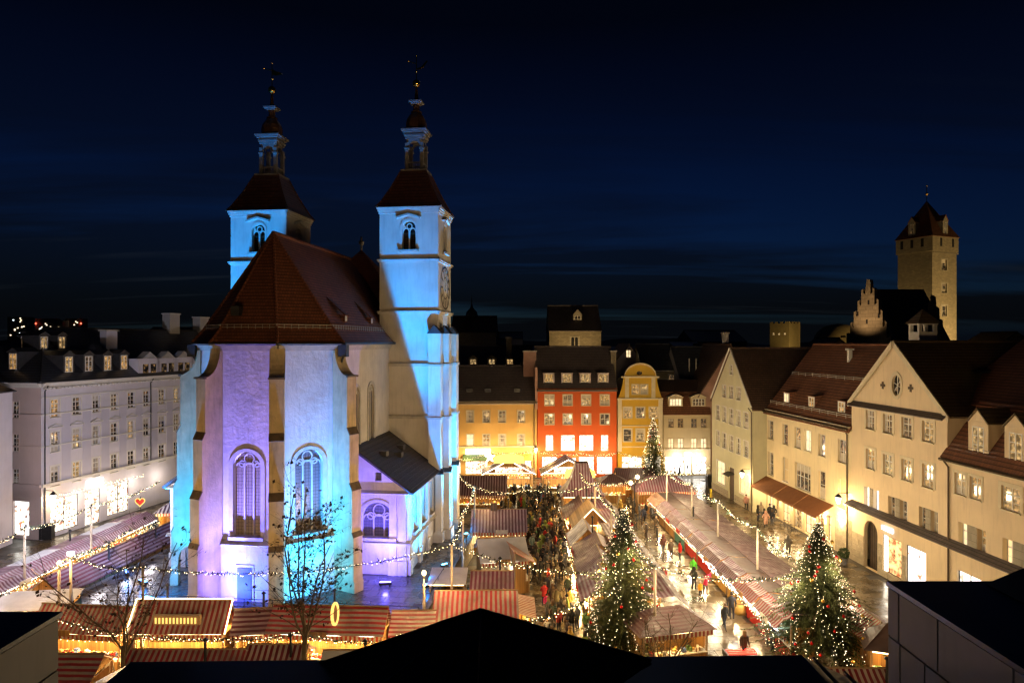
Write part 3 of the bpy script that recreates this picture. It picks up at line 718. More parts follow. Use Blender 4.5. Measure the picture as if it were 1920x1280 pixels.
# side annexes
def annex(sg):
    x0, x1, y0, y1, ze, zr = 5.31, 9.58, 3.0, 12.4, 8.25, 11.35
    fx = (lambda x: x) if sg > 0 else (lambda x: -x)
    if sg > 0:
        ff = Facade(church, x0, y0, 0); stone_window(ff, 1.95, 4.6, 7.25, 2.5, 3, 'leaded_dark')
        ff.holes.append([(1.75, 8.9), (2.25, 8.9), (2.25, 9.55), (1.75, 9.55)])
        ff.wall([(0, PZ), (4.27, PZ), (4.27, ze), (0, zr)], 'church_plaster', .4, 'annex_wall')
        ff.build(MB().box(1.75, 2.25, .25, .3, 8.9, 9.55), 'window', 'leaded_dark')
        ff.build(MB().slab([(-.1, -.3, 8.0), (4.55, -.3, 8.0), (4.55, .02, 8.2), (-.1, .02, 8.2)], .1), 'string_course', 'stone_trim')
        ff.build(MB().slab([(-.1, -.26, 4.25), (4.55, -.26, 4.25), (4.55, .02, 4.42), (-.1, .02, 4.42)], .1), 'string_course', 'stone_trim')
        for xx in (3.15, 3.9): ff.build(MB().box(xx - .28, xx + .28, -.12, -.002, PZ, 8.0).box(xx - .36, xx + .36, -.2, -.122, PZ, 2.9).box(xx - .36, xx + .36, -.2, -.122, 4.0, 4.3), 'pilaster', 'church_plaster')
        fs = Facade(church, x1, y0, math.pi / 2)
        for xx in (2.0, 4.7, 7.4): stone_window(fs, xx, 4.7, 7.5, .9, 2, 'leaded_dark', depth=.3)
        fs.wall([(0, PZ), (9.4, PZ), (9.4, ze), (0, ze)], 'church_plaster', .35, 'annex_wall')
        for xx in (.3, 3.35, 6.05, 8.9): fs.build(MB().box(xx - .3, xx + .3, -.16, -.002, PZ, 7.9).box(xx - .4, xx + .4, -.26, -.162, PZ, 3.0).box(xx - .38, xx + .38, -.24, -.162, 4.0, 4.3), 'pilaster', 'church_plaster')
        fs.build(MB().slab([(-.1, -.3, 4.2), (9.4, -.3, 4.2), (9.4, .02, 4.4), (-.1, .02, 4.4)], .1), 'string_course', 'stone_trim')
        fs.band(0, 9.4, ze - .35, .35, .25, 'stone_trim', 'eaves_cornice', 2)
    else:
        ff = Facade(church, -x1, y0, 0); stone_window(ff, 2.2, 4.6, 7.25, 1.8, 3, 'leaded_dark')
        ff.wall([(0, PZ), (4.27, PZ), (4.27, zr), (2.4, 9.5), (1.0, 8.6), (0, ze)], 'church_plaster', .4, 'annex_wall')
        ff.build(MB().slab([(-.3, -.3, 8.0), (4.3, -.3, 8.0), (4.3, .02, 8.2), (-.3, .02, 8.2)], .1), 'string_course', 'stone_trim')
        ff.build(MB().slab([(-.3, -.26, 4.25), (4.3, -.26, 4.25), (4.3, .02, 4.42), (-.3, .02, 4.42)], .1), 'string_course', 'stone_trim')
        for xx in (.3, 1.0): ff.build(MB().box(xx - .28, xx + .28, -.12, -.002, PZ, 8.0).box(xx - .36, xx + .36, -.2, -.122, PZ, 2.9), 'pilaster', 'church_plaster')
        MB().face([(-x1, y1, PZ), (-x1, y0 + .01, PZ), (-x1, y0 + .01, ze), (-x1, y1, ze)]).build('annex_wall', 'church_plaster', church)
    rf = MB().slab([(fx(x0), y0 - .3, zr + .12), (fx(x0), y1, zr + .12), (fx(x1 + .45), y1, ze - .15), (fx(x1 + .45), y0 - .3, ze - .15)], .16)
    o = rf.build('annex_roof', 'annex_tile', church)
    MB().tube([(fx(x0 + .05), y0 - .32, zr + .1), (fx(x1 + .45), y0 - .32, ze - .17)], .1, 5).tube([(fx(x1 + .45), y0 - .3, ze - .2), (fx(x1 + .45), y1, ze - .2)], .1, 5).build('verge', 'lead', o)
    sl = (zr - ze + .27) / (x1 + .45 - x0)
    for (u, v) in ((1.5, 3.0), (2.1, 5.2), (1.7, 7.2)):
        zz = zr + .12 - u * sl; MB().box(fx(x0 + u) - .3, fx(x0 + u) + .3, y0 + v - .35, y0 + v + .35, zz - .1, zz + .3).build('skylight', 'lead', o)
annex(1); annex(-1)
# towers
TW = 5.4
LEV = [8.0, 12.7, 17.4, 22.1, 26.75, 31.5]
def tower(cx, cy_, right):
    hw = TW / 2
    for q, (ang, ox, oy) in enumerate(((0, cx - hw, cy_ - hw), (math.pi / 2, cx + hw, cy_ - hw), (math.pi, cx + hw, cy_ + hw), (-math.pi / 2, cx - hw, cy_ + hw))):
        fc = Facade(church, ox, oy, ang)
        if q < 2 or q == 3:
            pts = arch_pts(hw - .62, hw + .62, 27.75, 30.3, 10); fc.holes.append(pts)
            b = MB(); b.box(-.07, .07, -.02, .14, 0, 1.75)
            for s_ in (-1, 1): b.tube([(s_ * .31 + .29 * math.cos(a), .05, 1.55 + .4 * math.sin(a)) for a in [math.pi * k / 8 for k in range(9)]], .07, 4)
            b.tube([(.24 * math.cos(a), .05, 2.12 + .24 * math.sin(a)) for a in [2 * math.pi * k / 12 for k in range(13)]], .06, 4)
            b.face([(-.62, .02, 1.85), (-.3, .02, 2.0), (-.5, .02, 2.4)])
            o = fc.build(b, 'belfry_window', 'tower_plaster', hw, .2, 27.75)
            lv = MB().face([(x - hw, .3, z - 27.75) for x, z in pts])
            lv.build('opening', 'dark_void', o)
            lou = MB()
            for k in range(9):
                for s_ in (-1, 1): lou.slab([(s_ * .33 - .25, .12, .1 + k * .17), (s_ * .33 + .25, .12, .1 + k * .17), (s_ * .33 + .25, .26, .2 + k * .17), (s_ * .33 - .25, .26, .2 + k * .17)], .03)
            lou.build('louvre', 'dark_wood', o)
            MB().box(-.95, .95, -.28, .1, -.2, -.02).build('sill', 'stone_trim', o, (0, -.2, 0))
            hd = MB()
            for s_ in (-1, 1): hd.slab([(0, -.3, 3.35), (0, .2, 3.35), (s_ * 1.15, .2, 3.0), (s_ * 1.15, -.3, 3.0)], .16)
            hd.build('hood', 'stone_trim', o, (0, -.2, -.1))
            fr = MB(); ro_ = arch_pts(-.82, .82, 0, 2.78, 10); ri = arch_pts(-.64, .64, 0, 2.58, 10)
            for k in range(1, len(ro_) - 0):
                j = (k + 1) % len(ro_)
                fr.face([(ro_[k][0], -.26, ro_[k][1]), (ro_[j][0], -.26, ro_[j][1]), (ri[j][0], -.24, ri[j][1]), (ri[k][0], -.24, ri[k][1])])
            fr.build('surround', 'tower_plaster', o)
        fc.wall([(0, PZ), (TW, PZ), (TW, 31.5), (0, 31.5)], 'tower_plaster', .5, 'tower_wall')
        for z in LEV[:-1]:
            fc.build(MB().box(-.14, TW + .139, -.14, .0, z - .12, z + .02).box(-.2, TW + .197, -.2, .0, z + .022, z + .14), 'string_course', 'stone_trim' if z < 20 else 'tower_plaster')
        fc.build(MB().box(-.08, TW + .078, -.08, .0, 31.0, 31.2).box(-.15, TW + .147, -.15, 0, 31.202, 31.38).box(-.22, TW + .217, -.22, 0, 31.382, 31.56), 'cornice', 'tower_plaster')
    rf = MB(); prof = [(hw + .3, 31.57), (hw - .05, 32.05), (1.9, 33.5), (1.18, 35.2)]
    for k in range(3): rf.frus(cx, cy_, prof[k][1], prof[k + 1][1], prof[k][0], prof[k + 1][0])
    r = rf.build('tower_roof', 'tower_tile', church)
    for sx in (-1, 1):
        for sy in (-1, 1): MB().tube([(cx + sx * a, cy_ + sy * a, z) for a, z in prof], .09, 5).build('hip_tiles', 'tower_tile', r)
    b = MB(); b.box(cx - 1.5, cx + 1.5, cy_ - 1.5, cy_ + 1.5, 35.2, 35.38)
    for sx in (-1, 1):
        for sy in (-1, 1): b.box(cx + sx * .88 - .2, cx + sx * .88 + .2, cy_ + sy * .88 - .2, cy_ + sy * .88 + .2, 35.38, 37.9).box(cx + sx * .88 - .28, cx + sx * .88 + .28, cy_ + sy * .88 - .28, cy_ + sy * .88 + .28, 37.3, 37.45)
    for s_ in (-1, 1):
        for vert in (0, 1):
            for k in range(8):
                a0, a1 = math.pi * k / 8, math.pi * (k + 1) / 8
                p = [(.68 * math.cos(a0), 37.45 + .6 * math.sin(a0)), (.68 * math.cos(a1), 37.45 + .6 * math.sin(a1))]
                q4 = [(p[0][0], p[0][1]), (p[1][0], p[1][1]), (p[1][0], 38.3), (p[0][0], 38.3)]
                b.face([(cx + u, cy_ + s_ * 1.0, z) for u, z in q4] if not vert else [(cx + s_ * 1.0, cy_ + u, z) for u, z in q4])
            rl = [(cx + (u if not vert else s_ * .95), cy_ + (s_ * .95 if not vert else u)) for u in (-.45, -.22, 0, .22, .45)]
            for (x, y) in rl: b.tube([(x, y, 35.4), (x, y, 36.0)], .045, 5)
            b.box(*((cx - .7, cx + .7, cy_ + s_ * .95 - .07, cy_ + s_ * .95 + .07) if not vert else (cx + s_ * .95 - .07, cx + s_ * .95 + .07, cy_ - .7, cy_ + .7)), 36.0, 36.12)
    b.box(cx - 1.08, cx + 1.08, cy_ - 1.08, cy_ + 1.08, 38.3, 38.5)
    for w_, z0, z1 in ((1.2, 38.5, 38.66), (1.12, 38.66, 38.86), (1.34, 38.86, 39.0), (1.5, 39.0, 39.14)): b.box(cx - w_, cx + w_, cy_ - w_, cy_ + w_, z0, z1)
    b.v = [(cx + (x - cx) * .8, cy_ + (y - cy_) * .8, z) for x, y, z in b.v]
    b.build('lantern', 'dark_stone', church)
    d = MB().lathe([(1.02, 0), (1.12, .35), (1.14, .7), (1.02, 1.1), (.78, 1.45), (.5, 1.7), (.42, 1.75)], 8, (cx, cy_, 39.14), 0, math.pi / 8)
    d.lathe([(.6, 0), (.6, .1), (.36, .12), (.34, .75), (.4, .8)], 8, (cx, cy_, 40.88), 0, math.pi / 8)
    d.v = [(cx + (x - cx) * .86, cy_ + (y - cy_) * .86, z) for x, y, z in d.v]
    d.build('dome', 'copper_dome', church, smooth=False)
    MB().box(cx - .42, cx + .42, cy_ - .42, cy_ + .42, 41.68, 41.8).box(cx - .6, cx + .6, cy_ - .6, cy_ + .6, 41.8, 41.95).build('upper_cornice', 'dark_stone', church)
    MB().lathe([(.28, 0), (.2, .2), (.12, 1.0), (.06, 1.5)], 8, (cx, cy_, 41.95)).build('spire_neck', 'copper_dome', church, smooth=True)
    g = MB().lathe([(.02, -.36)] + [(.36 * math.cos(a), .36 * math.sin(a)) for a in [math.pi * (k - 4) / 10 for k in range(9)]] + [(.02, .36)], 14, (cx, cy_, 43.65))
    g.tube([(cx, cy_, 43.3), (cx, cy_, 46.2)], .045, 6).lathe([(.02, -.14), (.13, 0), (.02, .14)], 8, (cx, cy_, 44.7)).octa((cx, cy_, 46.25), .09)
    fw = [(-.7, 45.65), (.05, 45.45)]
    g.tube([(cx - .75, cy_, 45.75), (cx, cy_, 45.5)], .04, 5).octa((cx - .78, cy_, 45.76), .1)
    g.extr([(0, 45.15), (.35, 45.0), (1.0, 45.1), (.95, 45.25), (.35, 45.45), (0, 45.7)] if not right else [(0, 45.05), (.45, 45.2), (.95, 45.75), (1.1, 45.72), (.7, 45.15), (.3, 44.95), (0, 44.95)], lambda a, z, t: (cx + a, cy_ + t, z), .04)
    g.build('weather_vane', 'gold', church, smooth=False)
TCX, TCY = 5.31 + 1.8, 12.4 + 2.7
tower(-TCX, TCY, False); tower(TCX, TCY, True)
# corner buttresses of the right tower, stepped, with little saddle roofs
xr = TCX + TW / 2; yf = 12.4
for (x0, x1, y0, y1, zt) in ((xr - .75, xr + .35, yf - .65, yf + .3, 20.2), (xr - .1, xr + .85, yf + .5, yf + 1.7, 20.2), (xr - .1, xr + .85, yf + 3.9, yf + 5.0, 20.2)):
    b = MB(); b.box(x0, x1, y0, y1, 7.95, zt); b.box(x0 - .0, x1 + .1, y0 - .15, y1, PZ + .9, 7.95); b.box(x0, x1 + .25, y0 - .3, y1 + .02, PZ, PZ + .9)
    o = b.build('tower_buttress', 'tower_plaster', church)
    xm = (x0 + x1) / 2
    MB().extr([(x0 - .12, zt), (x1 + .12, zt), (xm, zt + .75)], lambda a, z, t: (a, (y0 + y1) / 2 - .08 + t, z), y1 - y0 + .14).build('cap', 'lead', o)
    for z in (12.7, 17.4): MB().box(x0 - .06, x1 + .1, y0 - .1, y1 + .05, z - .08, z + .1).build('string_course', 'stone_trim', o)
    MB().slab([(x0 - .1, y0 - .3, 7.85), (x1 + .3, y0 - .3, 7.85), (x1 + .3, y0 + .1, 8.25), (x0 - .1, y0 + .1, 8.25)], .08).build('cap', 'lead', o)
# clock on the right tower's side
fk = Facade(church, xr, yf, math.pi / 2)
ck = MB(); cxk, czk = 2.7, 24.45
def ringf(b, r0, r1, y, n=32, m=0):
    for k in range(n):
        a, c = 2 * math.pi * k / n, 2 * math.pi * (k + 1) / n
        b.face([(cxk + r0 * math.cos(a), y, czk + r0 * math.sin(a)), (cxk + r1 * math.cos(a), y, czk + r1 * math.sin(a)), (cxk + r1 * math.cos(c), y, czk + r1 * math.sin(c)), (cxk + r0 * math.cos(c), y, czk + r0 * math.sin(c))], m)
ringf(ck, 1.85, 2.0, -.06); ringf(ck, .95, 1.05, -.06)
ko = fk.build(ck, 'clock', 'clock_black')
for k in range(12):
    a = math.pi / 6 * k; c, s_ = math.cos(a), math.sin(a)
    MB().face([(cxk + 1.15 * c - .07 * s_, -.07, czk + 1.15 * s_ + .07 * c), (cxk + 1.75 * c - .1 * s_, -.07, czk + 1.75 * s_ + .1 * c), (cxk + 1.75 * c + .1 * s_, -.07, czk + 1.75 * s_ - .1 * c), (cxk + 1.15 * c + .07 * s_, -.07, czk + 1.15 * s_ - .07 * c)]).build('numeral', 'clock_black', ko)
for ang, ln in ((math.radians(100), 1.5), (math.radians(60), 1.0)):
    c, s_ = math.cos(ang), math.sin(ang)
    MB().face([(cxk - .09 * s_ - .3 * c, -.1, czk + .09 * c - .3 * s_), (cxk + ln * c, -.1, czk + ln * s_), (cxk + .09 * s_ - .3 * c, -.1, czk - .09 * c - .3 * s_)]).build('hand', 'gold', ko)
# ---------------------------------------------------------------- church terrace
pod = thing('terrace', 'raised stone terrace with retaining wall carrying the church', 'terrace', CO, CA)
pb = [(-12.5, -5.4), (12.6, -5.4), (12.6, 24), (-12.5, 26)]
tb = MB()
for i in range(4):
    a, b = pb[i], pb[(i + 1) % 4]; tb.face([(*a, 0), (*b, 0), (*b, PZ - .16), (*a, PZ - .16)])
tb.build('retaining_wall', 'dark_stone', pod)
for i in (0, 1, 3):
    a, b = pb[i], pb[(i + 1) % 4]; fw_ = Facade(pod, a[0], a[1], math.atan2(b[1] - a[1], b[0] - a[0])); stone_field(fw_, 0, math.hypot(b[0] - a[0], b[1] - a[1]) if i != 1 else 22, .02, PZ - .17, 1.15, .54, 'wall_stone', .10)
MB().slab([(*p, PZ - .01) for p in pb], .1).build('terrace_bed', 'paving_joint', pod)
cop = MB()
for i in range(4):
    a, b = Vector((*pb[i], 0)), Vector((*pb[(i + 1) % 4], 0)); d = (b - a).normalized(); n_ = Vector((d.y, -d.x, 0)); k = int((b - a).length / 1.5)
    for j in range(k):
        p, q = a.lerp(b, j / k) + d * .01, a.lerp(b, (j + 1) / k) - d * .01
        MB().slab([p + n_ * .12 + Vector((0, 0, PZ + .03)), q + n_ * .12 + Vector((0, 0, PZ + .03)), q - n_ * .3 + Vector((0, 0, PZ + .03)), p - n_ * .3 + Vector((0, 0, PZ + .03))], .18).build('coping_stone', 'dark_stone', pod)
rl = MB()
for i in (0, 1):
    a, b = Vector((*pb[i], PZ)), Vector((*pb[i + 1], PZ)); k = int((b - a).length / 1.8)
    for j in range(k + 1): p = a.lerp(b, j / k); rl.tube([p, p + Vector((0, 0, 1.0))], .025, 5)
    for z in (.5, 1.0): rl.tube([a + Vector((0, 0, z)), b + Vector((0, 0, z))], .022, 5)
rl.build('railing', 'metal_dark', pod)
pslab = MB().box(-.735, .735, -.485, .485, 0, .03).mesh('slab', ['podium_slab'])
inside = lambda x, y: (abs(x) < 5.6 and y > .5) or (abs(x) < 2.5 and y > -3.2) or (5 < abs(x) < 9.6 and y > 3) or (abs(x) < 10.2 and y > 12.3) or (abs(x) < 5.6 - max(0, -y) and y > -3.1)
rest = MB(); npod = 0
for i in range(19):
    for j in range(30):
        x, y = -11.7 + i * 1.5 + (.75 if j % 2 else 0), -4.9 + j * 1.0
        if x > 12.0 or inside(x, y): continue
        if (x > 8.6 and y < 16) or y < 0.5:
            npod += 1
            if npod <= 290: put('slab', pslab, pod, (x, y, PZ - .012 + RND.uniform(0, .008)), RND.uniform(-.004, .004)); continue
        rest.box(x - .735, x + .735, y - .485, y + .485, PZ - .01, PZ + .02)
tag(rest.build('slab_field', 'podium_slab', pod, uv=False), kind='stuff')
# ---------------------------------------------------------------- floodlights round the church (lit bars standing on the terrace)
BLUE, CYAN, VIO = (0.0, 0.25, 1.0), (0.0, 0.42, 1.0), (0.12, 0.10, 1.0)
LIL = (.24, .22, 1.0)
FLK = 6.0
FLN = [0]
def flood(x, y, rz, mat, label, spots, bar=1.0, z=PZ):
    o = thing('floodlight', label, 'floodlight', cw(x, y, z), CA + rz, 'floodlights on the church terrace')
    MB().box(-bar / 2, bar / 2, -.12, .12, .12, .3).build('housing', 'metal_dark', o)
    MB().box(-bar / 2 + .05, bar / 2 - .05, -.09, .09, .3, .34).build('lens', mat, o)
    for sx in (-1, 1): MB().box(sx * bar * .35 - .04, sx * bar * .35 + .04, -.06, .06, 0, .12).build('foot', 'metal_dark', o)
    for (col_, e, tgt, ang, bl, dz) in spots:
        t = cw(*tgt) - o.location; c, s_ = math.cos(-(CA + rz)), math.sin(-(CA + rz))
        tl = (t.x * c - t.y * s_, t.x * s_ + t.y * c, t.z)
        l = lamp('beam', 'SPOT', o, (0, 0, .4 + dz), e * FLK, col_, spot_size=math.radians(ang), spot_blend=bl, shadow_soft_size=.12)
        aim(l, tl)
    lamp('spill', 'POINT', o, (0, 0, .75), 90, spots[0][0], shadow_soft_size=.2)
    return o
flood(11.8, .6, .9, 'flood_blue', 'blue bar floodlight by the terrace railing right of the annex', [
    (BLUE, 9500, (7.1, 12.4, 30), 26, .5, 0), (CYAN, 6000, (7.3, 12.4, 22.0), 28, .6, .05), (BLUE, 3000, (8.0, 12.4, 14), 40, .8, .1)])
flood(12.1, 13.6, 1.2, 'flood_cyan', 'small cyan floodlight beside the foot of the right tower', [(CYAN, 4500, (10.2, 14.5, 19), 60, .9, 0), (CYAN, 2500, (9.9, 15, 10), 80, 1, 0)], .5)
flood(12.0, 5.0, .9, 'flood_cyan', 'cyan floodlight near the near corner of the annex', [(CYAN, 700, (9.6, 6.5, 6), 95, 1, 0)], .6)
flood(-11.6, .6, -.9, 'flood_blue', 'blue bar floodlight on the terrace left of the church', [(BLUE, 10000, (-7.1, 12.4, 30), 26, .5, 0), (CYAN, 6500, (-7.6, 12.4, 22), 28, .6, .05), (BLUE, 3500, (-8, 12.4, 13), 40, .8, .1)])
flood(-9.0, -1.2, -.5, 'flood_blue', 'blue bar floodlight behind the leftmost buttress', [(BLUE, 900, (-6.3, 1.5, 8), 95, 1, 0), (CYAN, 1500, (-6.6, 0, 13), 60, 1, 0)])
flood(-6.4, -4.2, -.3, 'flood_cyan', 'cyan bar floodlight at the foot of the left apse buttress', [(CYAN, 1500, (-4.0, -1.3, 8), 80, 1, 0), (BLUE, 2600, (-4.3, -1, 15), 46, 1, 0), (BLUE, 420, (-4.2, -1.5, 4), 165, 1, 0)])
flood(-1.4, -5.2, 0, 'flood_violet', 'violet floodlight in front of the middle apse wall', [(VIO, 1500, (-.3, -3.1, 8), 75, 1, 0), (LIL, 4200, (0, -3.1, 14), 46, 1, 0), (VIO, 420, (0, -3.1, 4.2), 165, 1, 0), (CYAN, 160, (1.2, -3.1, 4), 100, 1, 0)])
flood(5.0, -4.4, .7, 'flood_cyan', 'cyan floodlight before the right apse wall', [(CYAN, 1500, (4.0, -1.5, 7), 70, 1, 0), ((.10, .25, 1.0), 3800, (3.8, -1.6, 13.5), 46, 1, 0), (BLUE, 1500, (5.6, -.5, 12), 40, 1, 0), (CYAN, 420, (3.9, -1.6, 4.5), 165, 1, 0)])
flood(8.6, .6, .2, 'flood_violet', 'violet bar floodlight in front of the annex window', [(VIO, 900, (7.3, 3.0, 6.5), 85, 1, 0), (VIO, 600, (6.2, 1.5, 10), 70, 1, 0), (VIO, 300, (7.3, 3.0, 4), 165, 1, 0)], .9)
# ---------------------------------------------------------------- buildings on the right side of the square
AR = math.radians(-85.43)
def rx(D): return 30.45 - .08 * (D - 61.2)
q8 = lambda x, y: (1420 + .390625 * x, 600 + .390625 * y)
q7 = lambda x, y: (1140 + .265625 * x, 600 + .265625 * y)
q6 = lambda x, y: (840 + .265625 * x, 560 + .265625 * y)
q1 = lambda x, y: (.234375 * x, 560 + .234375 * y)
q2 = lambda x, y: (.234375 * x, 840 + .234375 * y)
def lantern_lamp(root, x, y, z, e=260, name='wall_lantern', out=.9, col_=(1.0, .62, .25)):
    """wall lantern on a bracket; y is the wall plane, it hangs out in front"""
    o = MB().tube([(x, y, z + .5), (x, y - out, z + .5), (x, y - out, z + .3)], .03, 5).build(name, 'metal_dark', root)
    MB().lathe([(.05, .3), (.3, .12), (.26, .1)], 6, (x, y - out, z)).lathe([(.24, .08), (.14, -.4), (.05, -.45)], 6, (x, y - out, z)).build('glass', 'strip_white', o)
    MB().lathe([(.06, .42), (.32, .14), (.33, .1), (.05, .1)], 6, (x, y - out, z + .02)).build('lantern_cap', 'metal_dark', o)
    lamp('bulb', 'POINT', o, (x, y - out, z - .55), e, col_, shadow_soft_size=.15)
    return o
def light_row(root, n, x0, x1, y, z, e, col_, parent=None):
    for i in range(n): lamp('bulb', 'POINT', root, (lerp(x0, x1, (i + .5) / n), y, z), e, col_, shadow_soft_size=.2)
# --- green-white gabled house
D0, D1 = 90.5, 78.0; Lg = (D0 - D1) / .9968
hs = thing('gabled_house', 'pale green house with steep pointed gable facing the square', 'house', (27.5 - .0797 * 12.5, D0, 0), AR)
fc = Facade(hs, 0, 0, 0)
for r in [((860, 318), (880, 383)), ((808, 457), (833, 545)), ((855, 465), (884, 553)), ((907, 473), (937, 567))] + \
         [((a, t), (b, c)) for a, t, b, c in ((763, 598, 788, 703), (808, 608, 835, 718), (855, 622, 884, 738), (907, 635, 935, 750), (958, 648, 990, 767), (763, 778, 788, 886), (808, 793, 835, 907), (855, 810, 884, 930), (907, 830, 935, 950), (958, 848, 990, 972))]:
    R_ = fc.rect(q7(*r[0]), q7(*r[1])); R_ = (R_[0], R_[1], R_[2], R_[3])
    fc.win(R_, 'glass_dim', 2, 3, trim='white_paint', tw=.1)
for a, t, b, c, m_ in ((768, 985, 825, 1170, 'glass_bright'), (930, 1065, 1000, 1250, 'glass_bright')):
    x0, z0, x1, z1 = fc.rect(q7(a, t), q7(b, c)); fc.win((x0, max(.9, z0), x1, z1), m_, 2, 3, trim='white_paint', tw=.1)
x0, z0, x1, z1 = fc.rect(q7(850, 1030), q7(890, 1230)); fc.holes.append([(x0, .02), (x1, .02), (x1, z1), (x0, z1)])
fc.build(MB().box(x0, x1, .2, .26, 0, z1), 'door', 'door_wood'); fc.build(MB().slab([(x0 - .1, -.8, z1 - .9), (x1 + .1, -.8, z1 - .9), (x1 + .1, 0, z1 - .6), (x0 - .1, 0, z1 - .6)], .06), 'door_canopy', 'metal_dark')
ze, za = 11.9, 18.6
fc.wall([(0, 0), (Lg, 0), (Lg, ze), (Lg / 2 + .2, za), (0, ze)], 'wall_green', .2)
side_walls(hs, Lg, 14, ze, 'wall_green')
gable_roof(hs, 0, Lg, 0, 14, ze + .1, za + .1, 'roof_brown', 'y', .3, .12)
stone_field(fc, 0, fc.pix(*q7(850, 1030))[0] - .1, 0, .9, 1.3, .45, 'facing_stone', .06, 'plinth_block'); stone_field(fc, fc.pix(*q7(890, 1030))[0] + .3, Lg, 0, .9, 1.3, .45, 'facing_stone', .06, 'plinth_block')
for sx in (0, 1): MB().tube([(0 if sx else Lg, -.16, ze + .12), (Lg / 2, -.16, za + .12)], .09, 5).build('verge', 'white_paint', hs)
lantern_lamp(hs, fc.pix(*q7(1000, 1100))[0], 0, 4.3, 420)
downpipe(hs, Lg - .1, 0, 0, ze)
# --- cream house with row of awnings
D0, D1 = 78.0, 61.2; Ly = (D0 - D1) / .9968
hs = thing('awning_house', 'cream plastered house with brown awnings over its ground floor', 'house', (rx(D0), D0, 0), AR)
fc = Facade(hs, 0, 0, 0)
for a, t, b, c, m_, nc in ((53, 480, 77, 575, 'glass_dim', 1), (122, 497, 147, 600, 'glass_dim', 1), (180, 513, 208, 618, 'glass_warm', 1), (226, 525, 257, 634, 'glass_bright', 2), (294, 545, 326, 657, 'glass_dim', 1), (388, 570, 426, 690, 'glass_dim', 2),
                           (53, 630, 77, 748, 'glass_dim', 1), (122, 655, 148, 780, 'wall_cream', 1), (182, 680, 256, 830, 'glass_dim', 4), (294, 720, 327, 863, 'glass_dim', 1), (388, 757, 425, 910, 'wall_cream', 1)):
    fc.win(fc.rect(q8(a, t), q8(b, c)), m_, nc, 2 if nc < 4 else 2, trim=None if m_ == 'wall_cream' else 'cream_trim', tw=.06, depth=.22)
zs = 3.55
doors = [(.35, 1.6), (2.0, 3.0), (3.6, 5.4), (6.0, 7.9), (8.4, 10.2), (10.8, 12.2), (12.7, 13.5)]
for i, (a, b) in enumerate(doors): fc.win((a, .1, b, 3.0), ('glass_bright', 'glass_warm')[i % 2], 2, 3, frame='post_wood', sill=False, depth=.3)
fc.wall([(0, 0), (Ly, 0), (Ly, 11.85), (0, 11.85)], 'wall_vanilla', .3)
for i, (a, b) in enumerate(((-.3, 5.0), (5.1, 9.4), (9.5, 14.0))):
    o = MB().slab([(a, -1.7, 3.15), (b, -1.7, 3.15), (b, -.03, 4.15), (a, -.03, 4.15)], .05).build('awning', 'awning', hs)
    MB().box(a, b, -1.74, -1.70, 2.9, 3.15).build('awning_valance', 'awning', o)
    for xx in (a + .3, b - .3): MB().tube([(xx, -.05, 3.0), (xx, -1.65, 3.05)], .03, 5).build('awning_arm', 'metal_dark', o)
for xx in (1.8, 3.3, 5.7, 8.15, 10.5, 12.45, 15.3):
    zz = 3.9 if xx < 14 else 4.3
    o = MB().box(xx - .12, xx + .12, -.16, -.01, zz - 1.35, zz - 1.0).build('wall_lamp', 'strip_warm', hs)
    lamp('bulb', 'POINT', o, (xx, -.45, zz - 1.2), 240 if xx < 14 else 300, (1.0, .70, .34), shadow_soft_size=.12)
lantern_lamp(hs, Ly - .25, 0, 5.4, 900, out=1.1)
stone_field(fc, 14.2, Ly, 0, 3.4, .9, .57, 'facing_stone', .04, 'facing_slab')
side_walls(hs, Ly, 11.2, 11.85, 'wall_vanilla')
gable_roof(hs, 0, Ly, 0, 11.2, 11.95, 19.2, 'roof_red', 'x', .45, .05)
fc.band(0, Ly, 11.5, .35, .3, 'cream_trim', 'eaves_cornice', 2)
gutter(hs, -.1, Ly, -.5, 11.6); downpipe(hs, Ly - .55, 0, 0, 11.6)
kk = 7.25 / 5.6
for (px_, py_) in ((105, 388), (222, 410), (362, 438)):
    xx, _ = fc.pix(*q8(px_, py_)); dormer(hs, xx + .2, .75, 12.75, 1.15, 1.15, 1.5, 'shed', 'glass_bright' if px_ < 110 else 'glass_warm', 'roof_red', 'roof_red', rise=.25, front='white_paint', mg=.08)
for yy, z_, nn in ((.35, 12.5, 'snow_guard'), (2.9, 15.75, 'snow_guard')):
    b = MB()
    for q in (.12, .3): b.tube([(.2, yy, z_ + q), (Ly, yy, z_ + q)], .025, 4)
    for k in range(12): b.tube([(.2 + (Ly - .2) * k / 11, yy, z_ - .1), (.2 + (Ly - .2) * k / 11, yy, z_ + .35)], .02, 4)
    b.build(nn, 'stone_trim', hs)
chimney(hs, 9.2, 4.4, 17, 18.6, .35, .35, 'white_paint')
